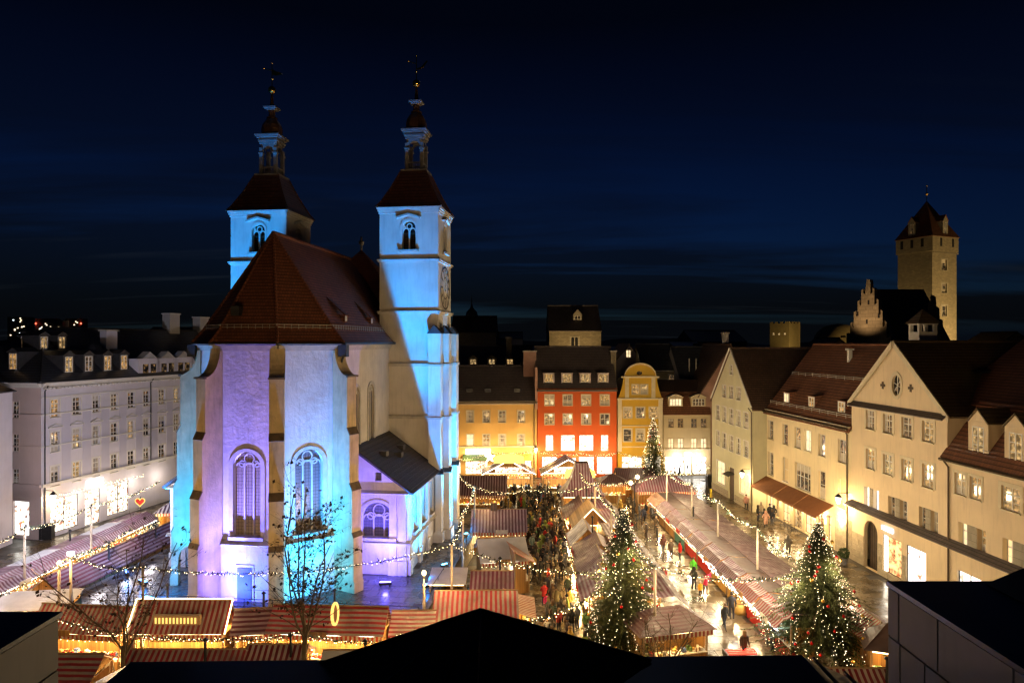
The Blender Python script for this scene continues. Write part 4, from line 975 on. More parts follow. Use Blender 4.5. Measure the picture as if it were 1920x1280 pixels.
# --- house with the classical gable
D0, D1 = 61.2, 49.25; Lk = (D0 - D1) / .9968
hs = thing('pediment_house', 'apricot town house with triangular gable and oval window', 'house', (rx(D0), D0, 0), AR)
fc = Facade(hs, 0, 0, 0)
for a, t, b, c, m_ in ((522, 430, 563, 528, 'glass_dim'), (604, 448, 649, 548, 'glass_dim'), (693, 463, 741, 570, 'glass_dim'), (792, 482, 845, 590, 'glass_warm'), (522, 615, 563, 720, 'glass_warm'), (604, 640, 649, 748, 'glass_warm'), (693, 663, 741, 778, 'glass_warm'), (792, 687, 845, 813, 'glass_warm')):
    o = fc.win(fc.rect(q8(a, t), q8(b, c)), m_, 2, 3, trim='cream_trim', tw=.24, depth=.2)
for a, t, b, c, m_ in ((512, 795, 583, 930, 'glass_white'), (628, 840, 721, 985, 'glass_dim'), (775, 890, 868, 1040, 'glass_dim')):
    x0, z0, x1, z1 = fc.rect(q8(a, t), q8(b, c)); xm = (x0 + x1) / 2
    fc.win((x0, z0, xm - .28, z1), m_, 2, 2, depth=.35); fc.win((xm + .28, z0, x1, z1), m_, 2, 2, depth=.35)
    fc.build(MB().box(xm - .275, xm + .275, -.02, .1, z0 - .05, z1 + .02), 'pier', 'plinth_stone')
    fc.build(MB().box(x0 - .3, x1 + .3, -.2, .0, z0 - .18, z0 - .05), 'sill', 'cream_trim')
ox, oz = fc.pix(*q8(668, 313)); fc.holes.append(oval_pts(ox, oz, .55, .85)); hol = fc.holes[-1]
fo = MB(); 
for k in range(20):
    a0, a1 = 2 * math.pi * k / 20, 2 * math.pi * (k + 1) / 20
    fo.face([(ox + .55 * math.cos(a0), -.06, oz + .85 * math.sin(a0)), (ox + .55 * math.cos(a1), -.06, oz + .85 * math.sin(a1)), (ox + .78 * math.cos(a1), -.06, oz + 1.12 * math.sin(a1)), (ox + .78 * math.cos(a0), -.06, oz + 1.12 * math.sin(a0))])
    fo.face([(ox + .78 * math.cos(a0), -.06, oz + 1.12 * math.sin(a0)), (ox + .78 * math.cos(a1), -.06, oz + 1.12 * math.sin(a1)), (ox + .78 * math.cos(a1), 0, oz + 1.12 * math.sin(a1)), (ox + .78 * math.cos(a0), 0, oz + 1.12 * math.sin(a0))])
ow = fc.build(fo, 'oval_window', 'cream_trim')
MB().face([(x, .15, z) for x, z in hol]).build('pane', 'glass_dark', ow)
MB().tube([(ox, .1, oz - .8), (ox, .1, oz + .8)], .035, 4).tube([(ox - .5, .1, oz + .2), (ox + .5, .1, oz - .2)], .03, 4).tube([(ox - .4, .1, oz - .5), (ox + .4, .1, oz + .5)], .03, 4).build('glazing_bar', 'white_paint', ow)
for sx in (-1, 1):
    c = (ox + sx * 1.75, -.03, oz - .1)
    MB().box(c[0] - .1, c[0] + .1, -.05, -.002, oz - .4, oz + .2).box(c[0] - .3, c[0] + .3, -.05, -.003, oz - .2, oz).build('ornament', 'door_wood', hs)
x0, z0, x1, z1 = fc.rect(q8(503, 1020), q8(580, 1240)); ax, aw = 2.75, 1.35
ax = (x0 + x1) / 2 + .1
fc.holes.append(arch_pts(ax - .95, ax + .95, .02, 4.15, 12))
dd = fc.build(MB().extr(arch_pts(ax - .95, ax + .95, .02, 4.15, 12), lambda a, b, t: (a, .55 + t, b), .08), 'door', 'door_wood')
for k in range(-3, 4): MB().box(ax + k * .26 - .012, ax + k * .26 + .012, .495, .509, .1, 3.2 + .7 * math.cos(k * .4)).build('board_joint', 'dark_void', dd)
px0 = ax + 1.7
for (a, b, mt) in ((px0, px0 + 2.35, 'poster_print'), (px0 + 3.0, px0 + 5.2, 'glass_white')):
    fc.holes.append([(a, .55), (b, .55), (b, 3.55), (a, 3.55)])
    w_ = MB()
    for bx in ((a, a + .05, .55, 3.55), (b - .05, b, .55, 3.55), (a + .05, b - .05, .55, .6), (a + .05, b - .05, 3.5, 3.55)): w_.box(bx[0], bx[1], .05, .12, bx[2], bx[3])
    so = fc.build(w_, 'shop_window', 'metal_dark'); MB().face([(a, .1, .55), (b, .1, .55), (b, .1, 3.55), (a, .1, 3.55)]).build('pane', mt, so)
    if mt == 'poster_print':
        MB().box(a + .04, a + .5, .08, .098, .55, 3.55).build('light_panel', 'strip_white', so)
sgn = MB()
for k in range(7): sgn.box(px0 - .05 + k * .21, px0 + .11 + k * .21, -.12, -.02, 3.95, 4.27)
tag(fc.build(sgn, 'sign', 'neon_cool'), kind='stuff')
fc.wall([(0, 0), (Lk, 0), (Lk, 14.2), (Lk / 2, 19.4), (0, 14.2)], 'wall_apricot', .3)
stone_field(fc, ax + .96, Lk, 0, .55, 1.3, .55, 'facing_stone', .05, 'plinth_block')
stone_field(fc, .02, ax - .98, 0, 2.6, .8, .52, 'facing_stone', .05, 'facing_slab'); stone_field(fc, ax + .98, px0 - .1, .56, 2.6, .6, .5, 'facing_stone', .05, 'facing_slab'); stone_field(fc, px0 + 2.4, px0 + 2.95, .56, 2.6, .55, .5, 'facing_stone', .05, 'facing_slab')
pent = MB().slab([(-.05, -.75, 5.0), (Lk + .02, -.75, 5.0), (Lk + .02, -.003, 5.4), (-.05, -.003, 5.4)], .1); fc.build(pent, 'pent_roof', 'roof_grey')
fc.build(MB().slab([(-.05, -.5, 13.85), (Lk + .02, -.5, 13.85), (Lk + .02, -.003, 14.25), (-.05, -.003, 14.25)], .1), 'pent_roof', 'roof_grey')
side_walls(hs, Lk, 12, 14.2, 'wall_apricot')
gable_roof(hs, 0, Lk, 0, 14, 14.3, 19.5, 'roof_moss', 'y', .25, .1)
for sx in (0, 1):
    p, q = Vector((-.25 if sx else Lk + .25, -.14, 14.12)), Vector((Lk / 2, -.14, 19.55)); d = (q - p).normalized(); n_ = Vector((d.z, 0, -d.x)) * (1 if sx else -1)
    MB().slab([p - n_ * 0, q, q - Vector((0, 0, .55)), p - Vector((0, 0, .45))], .12).build('verge', 'cream_trim', hs)
MB().box(Lk * .5 + 2.6, Lk * .5 + 3.4, 4.6, 5.6, 17.05, 17.25).build('skylight', 'metal_dark', hs)
# --- mansard house on the right edge
D0, D1 = 49.25, 26.0; Lm = (D0 - D1) / .9968
hs = thing('mansard_house', 'apricot mansard house with gabled dormers at the right edge', 'house', (rx(D0), D0, 0), AR)
fc = Facade(hs, 0, 0, 0)
for a, t, b, c, m_ in ((948, 728, 1075, 868, 'glass_warm'), (1172, 790, 1262, 930, 'glass_warm')):
    x0, z0, x1, z1 = fc.rect(q8(a, t), q8(b, c))
    if a < 1000:
        xm = (x0 + x1) / 2; fc.win((x0, z0, xm - .2, z1), m_, 2, 3, trim='cream_trim', tw=.18); fc.win((xm + .2, z0, x1, z1), m_, 2, 3, trim='cream_trim', tw=.18)
    else: fc.win((x0, z0, x1, z1), m_, 2, 3, trim='cream_trim', tw=.25)
x0, z0, x1, z1 = fc.rect(q8(965, 965), q8(1075, 1130))
for i in range(3):
    xa = x0 + i * 3.9
    fc.win((xa, z0, xa + .85, z1), 'glass_bright', 2, 3, depth=.4); fc.win((xa + 1.75, z0, xa + 2.5, z1), 'glass_warm', 2, 3, depth=.4)
    fc.build(MB().box(xa + .88, xa + 1.72, -.02, .1, z0 - .05, z1 + .02), 'pier', 'plinth_stone')
    fc.build(MB().box(xa - .3, xa + 2.8, -.2, 0, z0 - .18, z0 - .05), 'sill', 'cream_trim')
for i in range(4):
    xa = 1.0 + i * 3.0; fc.win((xa, .6, xa + 2.2, 3.4), 'glass_white' if i < 2 else 'glass_shop', 2, 1, frame='metal_dark', sill=False)
fc.wall([(0, 0), (Lm, 0), (Lm, 11.3), (0, 11.3)], 'wall_apricot', .4)
fc.build(MB().slab([(-.02, -.75, 5.0), (Lm, -.75, 5.0), (Lm, -.003, 5.4), (-.02, -.003, 5.4)], .1), 'pent_roof', 'roof_grey')
fc.band(0, Lm, 10.75, .55, .35, 'cream_trim', 'eaves_cornice', 3)
mr = MB(); mr.slab([(-.1, -.5, 11.2), (Lm, -.5, 11.2), (Lm, 2.6, 15.2), (-.1, 2.6, 15.2)], .15)
mr.build('mansard_slope', 'roof_red', hs)
mr = MB(); mr.slab([(-3.5, 2.3, 14.9), (Lm, 2.3, 14.9), (Lm, 9.5, 20.1), (-3.5, 9.5, 20.1)], .15)
mr.build('roof', 'roof_red', hs)
MB().slab([(-3.5, 16, 15), (Lm, 16, 15), (Lm, 9.5, 20.097), (-3.5, 9.5, 20.097)], .15).build('roof', 'roof_red', hs)
MB().face([(-3.4, 2.5, 12), (-3.4, 16, 12), (-3.4, 16, 15), (-3.4, 9.5, 20), (-3.4, 2.5, 15)]).build('gable_wall', 'wall_apricot', hs)
gutter(hs, -.1, Lm, -.55, 11.05, .11); downpipe(hs, .25, 0, 0, 11.0)
for (px_, py_, ww) in ((1052, 620, 1.75), (1232, 660, 1.75), (1440, 700, 1.75)):
    xx, _ = fc.pix(*q8(px_, py_)); dormer(hs, xx, .15, 11.75, 1.75, 2.3, 2.6, 'gable', 'glass_warm', 'wall_apricot', 'roof_moss', rise=.85, front='wall_apricot', mg=.35, rows=3)
dormer(hs, 9.0, 3.6, 15.9, 1.9, 1.9, 3, 'shed', 'glass_warm', 'lead', 'roof_red', rise=.4, front='lead', mg=.22)
chimney(hs, 4.0, 6.2, 17.2, 18.7, .5, .5, 'bauble_red')
b = MB()
for xx in (.4, 1.9, 3.4): b.tube([(xx, -.1, 11.9), (xx + 1.2, -.1, 11.9)], .02, 4).tube([(xx, -.1, 12.2), (xx + 1.2, -.1, 12.2)], .02, 4)
b.build('snow_guard', 'metal_dark', hs)
# white stair-head turret on the big roof
hs = thing('roof_turret', 'white chimney turret with pyramid cap and slots on the ridge', 'turret', (34.6, 57.5, 0), 0)
MB().box(-.75, .75, -.75, .75, 16, 20.3).build('shaft', 'white_paint', hs)
b = MB()
MB().box(-.8, .8, -.8, .8, 20.9, 21.0).build('ledge', 'white_paint', hs)
for sx in (-1, 1):
    for sy in (-1, 1): MB().box(sx * .62 - .13, sx * .62 + .13, sy * .62 - .13, sy * .62 + .13, 20.3, 20.9).build('pier', 'white_paint', hs)
MB().frus(0, 0, 21.0, 22.2, 1.0, .03).build('cap', 'roof_moss', hs)
# ---------------------------------------------------------------- back row
AB = math.radians(2.0)
def back_house(name, label, px0, px1, D):
    p = P(px0, 640, D); w = (px1 - px0) / F * D
    return thing(name, label, 'house', (p.x, p.y, 0), AB), w
hs, w = back_house('yellow_house', 'long yellow house with grey roof behind the church tower', 800, 1007, 97.5); fc = Facade(hs, 0, 0, 0)
for t, b, lits in ((790, 872, ('glass_dim',) * 6), (957, 1037, ('glass_bright', 'glass_warm', 'glass_dim', 'glass_dim', 'glass_dim', 'glass_dim'))):
    for i, x in enumerate((132, 246, 358, 492, 18, -95)): fc.win(fc.rect(q6(x, t), q6(x + 48, b)), lits[i], 2, 3, trim='cream_trim', tw=.12, depth=.15)
x0, z0, x1, z1 = fc.rect(q6(122, 1145), q6(280, 1212)); fc.win((x0, .5, x1, z1), 'glass_shop', 3, 1, frame='post_wood', sill=False)
x0, z0, x1, z1 = fc.rect(q6(440, 1120), q6(590, 1190)); fc.win((x0, .5, x1, z1), 'glass_shop', 3, 1, frame='post_wood', sill=False)
x0, z0, x1, z1 = fc.rect(q6(-100, 1145), q6(90, 1212)); fc.win((x0, .5, x1, z1), 'glass_shop', 3, 1, frame='post_wood', sill=False)
zt = fc.pix(*q6(300, 722))[1]
fc.wall([(0, 0), (w, 0), (w, zt), (0, zt)], 'wall_yellow', .2)
x0, z0, x1, z1 = fc.rect(q6(125, 1058), q6(300, 1095)); fc.build(MB().box(x0, x1, -.15, -.02, z0, z1), 'sign', 'neon_white')
for a, b_, mt in ((105, 325, 'goods_green'), (325, 590, 'goods_gold')):
    x0, z0, x1, z1 = fc.rect(q6(a, 1095), q6(b_, 1130)); fc.build(MB().slab([(x0, -1.2, z0), (x1, -1.2, z0), (x1, -.02, z1), (x0, -.02, z1)], .05), 'awning', mt)
fc.band(0, w, zt - .5, .5, .3, 'cream_trim', 'eaves_cornice', 3); zb = fc.pix(*q6(300, 1042))[1]; fc.band(0, w, zb - .1, .18, .14, 'cream_trim', 'string_course')
side_walls(hs, w, 10, zt, 'wall_yellow'); gable_roof(hs, 0, w, 0, 10, zt + .1, zt + 4.9, 'roof_grey', 'x', .4, .05)
gutter(hs, 0, w, -.45, zt - .2)
for x in (150, 280, 490): xx, _ = fc.pix(*q6(x, 655)); MB().box(xx - .45, xx + .45, 1.1, 1.7, zt + 1.2, zt + 1.75).build('skylight', 'lead', hs)
downpipe(hs, w - .4, 0, 0, zt - .2)
lantern_lamp(hs, w - .2, 0, 4.2, 300)
light_row(hs, 3, 4, w - 1, -1.6, 3.0, 240, (1.0, .72, .36))
# red house
hs, w = back_house('red_house', 'bright orange-red house with four storeys and white shop windows', 1008, 1157, 98.0); fc = Facade(hs, 0, 0, 0)
L1 = (('glass_warm', 'glass_dim', 'glass_warm', 'glass_warm'), ('glass_warm', 'glass_warm', 'glass_dim', 'glass_dim'))
for k, (t, b) in enumerate(((677, 752), (812, 886))):
    for i, x in enumerate((684, 813, 943, 1075)): fc.win(fc.rect(q6(x, t), q6(x + 64, b)), L1[k][i], 2, 2, trim='cream_trim', tw=.1, depth=.15)
for a, b in ((690, 742), (797, 894), (927, 1026), (1080, 1131)): fc.win(fc.rect(q6(a, 962), q6(b, 1072)), 'glass_white', 2, 1, trim='wall_red', tw=.05, depth=.1, sill=False)
for a, b in ((663, 772), (790, 905), (923, 1032), (1050, 1160)):
    x0, z0, x1, z1 = fc.rect(q6(a, 1115), q6(b, 1190)); fc.win((x0, .4, x1, z1), 'glass_white', 2, 1, frame='metal_dark', sill=False, depth=.1)
zt = fc.pix(*q6(900, 632))[1]
fc.wall([(0, 0), (w, 0), (w, zt), (0, zt)], 'wall_red', .2); side_walls(hs, w, 10, zt, 'wall_red')
x0, z0, x1, z1 = fc.rect(q6(778, 1092), q6(905, 1122)); fc.build(MB().box(x0, x1, -.3, -.03, z0, z1), 'sign', 'wall_red')
fc.band(0, w, zt - .25, .25, .25, 'wall_red', 'eaves_cornice', 2)
gable_roof(hs, 0, w, 0, 10.5, zt + .1, zt + 6.0, 'roof_grey', 'x', .4, .1); gutter(hs, 0, w, -.45, zt - .15)
for a in (714, 842, 972, 1100): xx, _ = fc.pix(*q6(a, 600)); dormer(hs, xx, .55, zt + .75, 1.6, 1.45, 1.6, 'shed', 'glass_warm', 'roof_grey', 'roof_grey', rise=.2, front='wall_pink', mg=.14)
MB().box(-.35, .0, -.1, 6, zt - 3.0, zt + 3.0).build('party_wall', 'chimney_pink', hs)
chimney(hs, -.9, 4.0, zt - 2, zt + 5.2, 1.9, 1.2); chimney(hs, w + .1, 3.4, zt, zt + 5.2, .8, .9, 'rubble_stone')
light_row(hs, 3, 0, w, -1.3, 3.2, 200, (1.0, .84, .60))
# golden baroque gable
hs, w = back_house('gold_house', 'mustard yellow house with curved baroque gable', 1158, 1243, 98.6); fc = Facade(hs, 0, 0, 0)
for k, (t, b) in enumerate(((615, 690), (768, 855))):
    for i, x in enumerate((110, 200, 293)): fc.win(fc.rect(q7(x, t), q7(x + 57, b)), 'glass_dim' if (i + k) % 2 else 'glass_warm', 1, 2, trim='cream_trim', tw=.14, depth=.15)
for a in (170, 232): fc.win(fc.rect(q7(a, 455), q7(a + 48, 522)), 'glass_warm', 1, 2, trim='cream_trim', tw=.1, depth=.15)
x0, z0, x1, z1 = fc.rect(q7(98, 962), q7(240, 1040)); fc.win((x0, .4, x1, z1), 'glass_shop', 3, 1, frame='white_paint', sill=False)
x0, z0, x1, z1 = fc.rect(q7(260, 962), q7(375, 1040)); fc.win((x0, .4, x1, z1), 'glass_shop', 2, 1, frame='white_paint', sill=False)
zt = fc.pix(*q7(220, 555))[1]; zc = fc.pix(*q7(220, 402))[1]; ztop = fc.pix(*q7(220, 308))[1]; m = w / 2
oc = fc.pix(*q7(222, 373)); fc.holes.append(oval_pts(oc[0], oc[1], .42, .3, 14))
sh = [(w, zt)] + [(w - .05 - .75 * math.sin(t * math.pi / 2) * (1 if t < .99 else 1), zt + (zc - zt) * t) for t in (.1, .3, .5, .7, .85)] + [(w - .85, zc)]
top = [(m + (m - .95) * math.cos(a), zc + (ztop - zc) * math.sin(a)) for a in [math.pi * k / 14 for k in range(15)]]
outl = [(0, 0), (w, 0)] + sh + top + [(w - x, z) for x, z in sh[::-1]]
fc.wall(outl, 'wall_gold', .25)
ov_ = fc.build(MB().face([(x, .2, z) for x, z in oval_pts(oc[0], oc[1], .42, .3, 14)]), 'oval_window', 'glass_dark')
fc.band(-.05, w + .05, zt - .12, .24, .25, 'cream_trim', 'cornice', 2); fc.band(.5, w - .5, zc - .1, .25, .25, 'cream_trim', 'cornice', 2)
ar = MB()
for k in range(14):
    p, q = top[k], top[k + 1]; ar.slab([(p[0], -.25, p[1] + .14), (p[0], .1, p[1] + .14), (q[0], .1, q[1] + .14), (q[0], -.25, q[1] + .14)], .26, down=True)
fc.build(ar, 'arch_cornice', 'cream_trim')
for xx in (1.35, w - 1.35): fc.build(MB().box(xx - .28, xx + .28, -.12, -.002, zt + .13, zc - .1), 'pilaster', 'cream_trim')
for xx in (.3, w - .3): fc.build(MB().box(xx - .3, xx + .3, -.1, -.002, 3.6, zt - .13), 'pilaster', 'cream_trim')
for z in (fc.pix(*q7(220, 745))[1], fc.pix(*q7(220, 893))[1]): fc.band(0, w, z - .08, .16, .1, 'cream_trim', 'string_course')
side_walls(hs, w, 10, zt, 'wall_gold'); gable_roof(hs, 0.3, w - .3, .2, 11, zt, zt + 3.6, 'roof_brown', 'y', .2, 0)
for (x_, y_, z_) in ((2.0, 3.0, zt + 2.4), (5.2, 3.0, zt + 2.4)): MB().tube([(x_, y_, z_ - 1), (x_, y_, z_ + 1.2)], .09, 6).build('vent_pipe', 'lead', hs)
# small cream house
hs, w = back_house('cream_house', 'low cream house with two arched dormers and bright shop', 1244, 1333, 99.5); fc = Facade(hs, 0, 0, 0)
for k, (t, b) in enumerate(((695, 758), (835, 905))):
    for i, x in enumerate((425, 492, 587, 655)): fc.win(fc.rect(q7(x, t), q7(x + 40, b)), ('glass_dim', 'glass_bright')[k], 2, 2, frame='post_wood', trim='wall_cream', tw=.08, depth=.15)
for a, b in ((405, 535), (540, 588), (597, 695)):
    x0, z0, x1, z1 = fc.rect(q7(a, 962), q7(b, 1072)); fc.win((x0, .15, x1, z1), 'glass_white', 2, 1, frame='metal_dark', sill=False, depth=.1, fw=.05)
zt = fc.pix(*q7(560, 655))[1]
fc.wall([(0, 0), (w, 0), (w, zt), (0, zt)], 'wall_cream', .2); side_walls(hs, w, 9, zt, 'wall_cream')
fc.build(MB().box(*[fc.rect(q7(540, 930), q7(588, 955))[i] for i in (0, 2)], -.15, -.02, *[fc.rect(q7(540, 930), q7(588, 955))[i] for i in (1, 3)]), 'sign', 'neon_white')
fc.band(0, w, zt - .2, .2, .2, 'cream_trim', 'eaves_cornice', 2); zb = fc.pix(*q7(560, 912))[1]; fc.band(0, w, zb - .1, .2, .12, 'cream_trim', 'string_course')
MB().slab([(-.1, -.4, zt - .2), (w, -.4, zt - .2), (w, 1.6, zt + 3.0), (-.1, 1.6, zt + 3.0)], .12).build('mansard_slope', 'roof_red', hs)
MB().slab([(-.1, 1.5, zt + 2.9), (w, 1.5, zt + 2.9), (w, 5, zt + 4.6), (-.1, 5, zt + 4.6)], .12).build('roof', 'roof_brown', hs)
for a, b, m_ in ((428, 528, 'glass_bright'), (590, 690, 'glass_dim')):
    x0, z0, x1, z1 = fc.rect(q7(a, 555), q7(b, 612)); dormer(hs, (x0 + x1) / 2, .1, zt + .95, 2.1, 1.3, 1.6, 'arch', m_, 'wall_cream', 'cream_trim', rise=.45, front='wall_cream', mg=.16, cols=4)
light_row(hs, 2, .5, w - .5, -1.0, 2.6, 260, (1.0, .88, .74))
# ---------------------------------------------------------------- left side
AL = math.radians(76.4)
hs = thing('white_palace', 'long white classical building with three rows of windows at left', 'house', (-46.2, 67, 0), AL)
fc = Facade(hs, 0, 0, 0); LW = 34
xs = (408, 582, 742, 888, 1023, 1147, 1270, 1390); xe = (475, 645, 798, 942, 1077, 1197, 1322, 1437)
r1 = ((808, 940), (790, 922), (775, 905), (765, 885), (750, 868), (735, 852), (725, 840), (715, 825))
r2 = ((1065, 1215), (1040, 1190), (1022, 1163), (1003, 1130), (980, 1110), (958, 1085), (940, 1065), (923, 1040))
r3 = ((148, 295), (118, 258), (80, 213), (55, 182), (28, 155), (0, 122), (-22, 97), (-42, 72))
XX = [fc.rect(q1(xs[i], r1[i][0]), q1(xe[i], r1[i][1])) for i in range(8)]
def avg(rr, q): R_ = [fc.rect(q(xs[i], rr[i][0]), q(xe[i], rr[i][1])) for i in range(6)]; return sum(r[1] for r in R_) / 6, sum(r[3] for r in R_) / 6
for k, (rr, q, hood) in enumerate(((r1, q1, False), (r2, q1, True), (r3, q2, False))):
    za, zb = avg(rr, q)
    for i in range(11):
        if i < 8: x0, x1 = XX[i][0], XX[i][2]
        else: x0 = XX[7][0] + (i - 7) * 2.7; x1 = x0 + 1.1
        fc.win((x0, za, x1, zb), 'glass_warm' if (i + k * 3) % 7 == 0 else ('glass_dim' if (i * 2 + k) % 3 == 0 else 'glass_dark'), 2, 4, trim='white_paint', tw=.16, hood=hood, depth=.2)
for (a, t, b, c) in ((405, 445, 625, 620), (680, 390, 800, 600), (860, 345, 1030, 530)):
    x0, z0, x1, z1 = fc.rect(q2(a, t + 20), q2(b, c)); fc.win((x0, .35 if a != 680 else .05, x1, 3.7), 'glass_shop', 2 if a != 680 else 1, 1, frame='metal_dark', sill=False, depth=.15)
    so = MB(); 
zt = 15.5
fc.wall([(0, 0), (LW, 0), (LW, zt), (0, zt)], 'wall_white', .25)
x0, z0, x1, z1 = fc.rect(q2(690, 352), q2(815, 370)); fc.build(MB().box(x0, x1, -.2, -.03, 4.1, 4.75), 'sign', 'neon_white')
for z, h_, o_ in ((5.15, .3, .2), (9.05, .14, .12), (12.2, .14, .12), (13.9, .12, .08)): fc.band(0, LW, z, h_, o_, 'white_paint', 'string_course')
fc.band(0, LW, zt - .55, .55, .5, 'white_paint', 'eaves_cornice', 4)
dn = MB()
for k in range(75): dn.box(.1 + k * .45, .32 + k * .45, -.4, -.05, zt - .72, zt - .56)
tag(fc.build(dn, 'dentils', 'white_paint'), kind='stuff')
for i in range(10):
    xa = (XX[i][2] + XX[i + 1][0]) / 2 if i < 7 else XX[7][2] + .8 + (i - 7) * 2.7
    fc.build(MB().box(xa - .5, xa + .5, -.025, -.002, 9.2, 12.15), 'wall_panel', 'wall_greyblue'); fc.build(MB().box(xa - .5, xa + .5, -.025, -.002, 5.5, 9.0), 'wall_panel', 'wall_greyblue')
downpipe(hs, .3, 0, 0, zt - .4, 'lead'); downpipe(hs, 14.2, 0, 5.4, zt - .4, 'lead')
light_row(hs, 4, 2, 17, -1.4, 3.4, 130, (1.0, .84, .66))
lantern_lamp(hs, .5, 0, 4.3, 160)
f2 = Facade(hs, 0, 0, math.pi / 2)      # short end, seen left of the corner
f2 = Facade(hs, 0, 14, -math.pi / 2)
for (t, b, q) in ((820, 955, q1), (1080, 1225, q1), (165, 300, q2)):
    f2.win(f2.rect(q(97, t), q(150, b)), 'glass_dark', 2, 4, trim='wall_pink', tw=.12)
x0, z0, x1, z1 = f2.rect(q2(105, 490), q2(232, 695)); f2.win((x0, .3, x1, 3.7), 'glass_white', 1, 1, frame='white_paint', sill=False)
f2.wall([(0, 0), (14, 0), (14, zt), (0, zt)], 'wall_pink', .25)
for z, h_, o_ in ((5.15, .3, .2), (9.05, .14, .12), (12.2, .14, .12)): f2.band(0, 14, z, h_, o_, 'wall_pink', 'string_course')
f2.band(0, 14, zt - .55, .55, .5, 'white_paint', 'eaves_cornice', 4)
hr = MB(); zr_ = 21.0; e = .55
hr.slab([(-e, -e, zt), (LW, -e, zt), (LW, 7, zr_), (6.5, 7, zr_)], .15).slab([(-e, 14 + e, zt), (-e, -e, zt), (6.5, 7, zr_)], .15).slab([(LW, 14 + e, zt), (-e, 14 + e, zt), (6.5, 7, zr_), (LW, 7, zr_)], .15)
hr.build('roof', 'roof_slate', hs); MB().tube([(-e, -e, zt + .05), (6.5, 7, zr_ + .05), (LW, 7, zr_ + .05)], .1, 5).build('ridge_cap', 'lead', hs)
ks = 5.5 / 7.0
def roof_z(y): return zt + (y + e) * (zr_ - zt) / (7 + e)
for (px_, lit) in ((600, 'glass_warm'), (757, 'glass_dim'), (907, 'glass_warm'), (1037, 'glass_warm')):
    xx, _ = fc.pix(*q1(px_, 610)); dormer(hs, xx - .2, .6, roof_z(.6) - .1, 1.25, 1.85, 2.6, 'gable', lit, 'lead', 'lead', rise=.4, mg=.16, rows=3, front='lead')
for px_ in (608, 746):
    xx, _ = fc.pix(*q1(px_, 370)); dormer(hs, xx - .2, 3.9, roof_z(3.9) - .1, 1.1, 1.5, 2.2, 'gable', 'glass_warm', 'lead', 'lead', rise=.35, mg=.14, rows=3, front='lead')
for i, px_ in enumerate((1190, 1335, 1465, 1600)):
    xx, _ = fc.pix(*q1(px_, 580)); o = MB().box(xx - 1.7, xx + 1.7, -.1, 2.2, zt - .05, zt + 2.0).build('attic_bay', 'wall_white', hs)
    MB().slab([(xx - 1.1, -.2, zt + 2.02), (xx + 1.1, -.2, zt + 2.02), (xx, -.2, zt + 2.75)], .01).extr([(xx - 1.15, zt + 2.02), (xx + 1.15, zt + 2.02), (xx, zt + 2.8)], lambda a, z, t: (a, .3 + t, z), 1.0).build('pediment', 'white_paint', o)
    for sx in (-1, 1): MB().box(xx + sx * .6 - .42, xx + sx * .6 + .42, -.13, -.101, zt + .25, zt + 1.35).build('pane', 'glass_dark', o)
chimney(hs, 12.5, 4.2, 18, 20.7, 1.6, .9, 'wall_greyblue'); chimney(hs, 26, 7, 20.5, 23.2, 1.9, 1.2, 'wall_pale', 'white_paint'); chimney(hs, 32, 7, 20.5, 22.9, 1.9, 1.2, 'wall_pale', 'white_paint')
def end_dormer(x, y, z, w_, h_, lit):
    o = dormer(hs, x, y, z, w_, h_, 2.4, 'gable', lit, 'lead', 'lead', rise=.35, mg=.14, rows=3, front='lead'); o.rotation_euler = (0, 0, -math.pi / 2); return o
end_dormer(.9, 4.5, zt + 1.1, 1.25, 1.85, 'glass_warm'); end_dormer(3.6, 6.2, zt + 3.2, 1.1, 1.5, 'glass_dim')
# neighbour cut by the left frame edge
hs = thing('corner_house', 'white house corner with slate roof cut off at the left edge', 'house', (-48.3, 58.0, 0), 0)
fc = Facade(hs, 0, 0, 0)
fc.wall([(-12, 0), (0, 0), (0, 14.6), (-12, 14.6)], 'wall_white')
fc.band(-12, .3, 14.3, .45, .4, 'white_paint', 'eaves_cornice', 3); fc.band(-12, .08, 9.4, .2, .12, 'white_paint', 'string_course'); fc.band(-12, .08, 5.2, .2, .12, 'white_paint', 'string_course')
MB().face([(0, 0, 0), (0, 8, 0), (0, 8, 14.6), (0, 0, 14.6)]).build('side_wall', 'wall_white', hs)
MB().slab([(.45, -.45, 14.75), (.45, 8, 14.75), (-6, 5, 18), (-6, 5, 18.01)], .1).slab([(-12, -.45, 14.75), (.45, -.45, 14.75), (-6, 5, 18), (-12, 5, 18)], .12).build('roof', 'roof_slate', hs)
for z in (6.2, 10.4): fc.build(MB().box(-2.2, -.6, -.06, .02, z, z + 2.3), 'window', 'glass_dark')
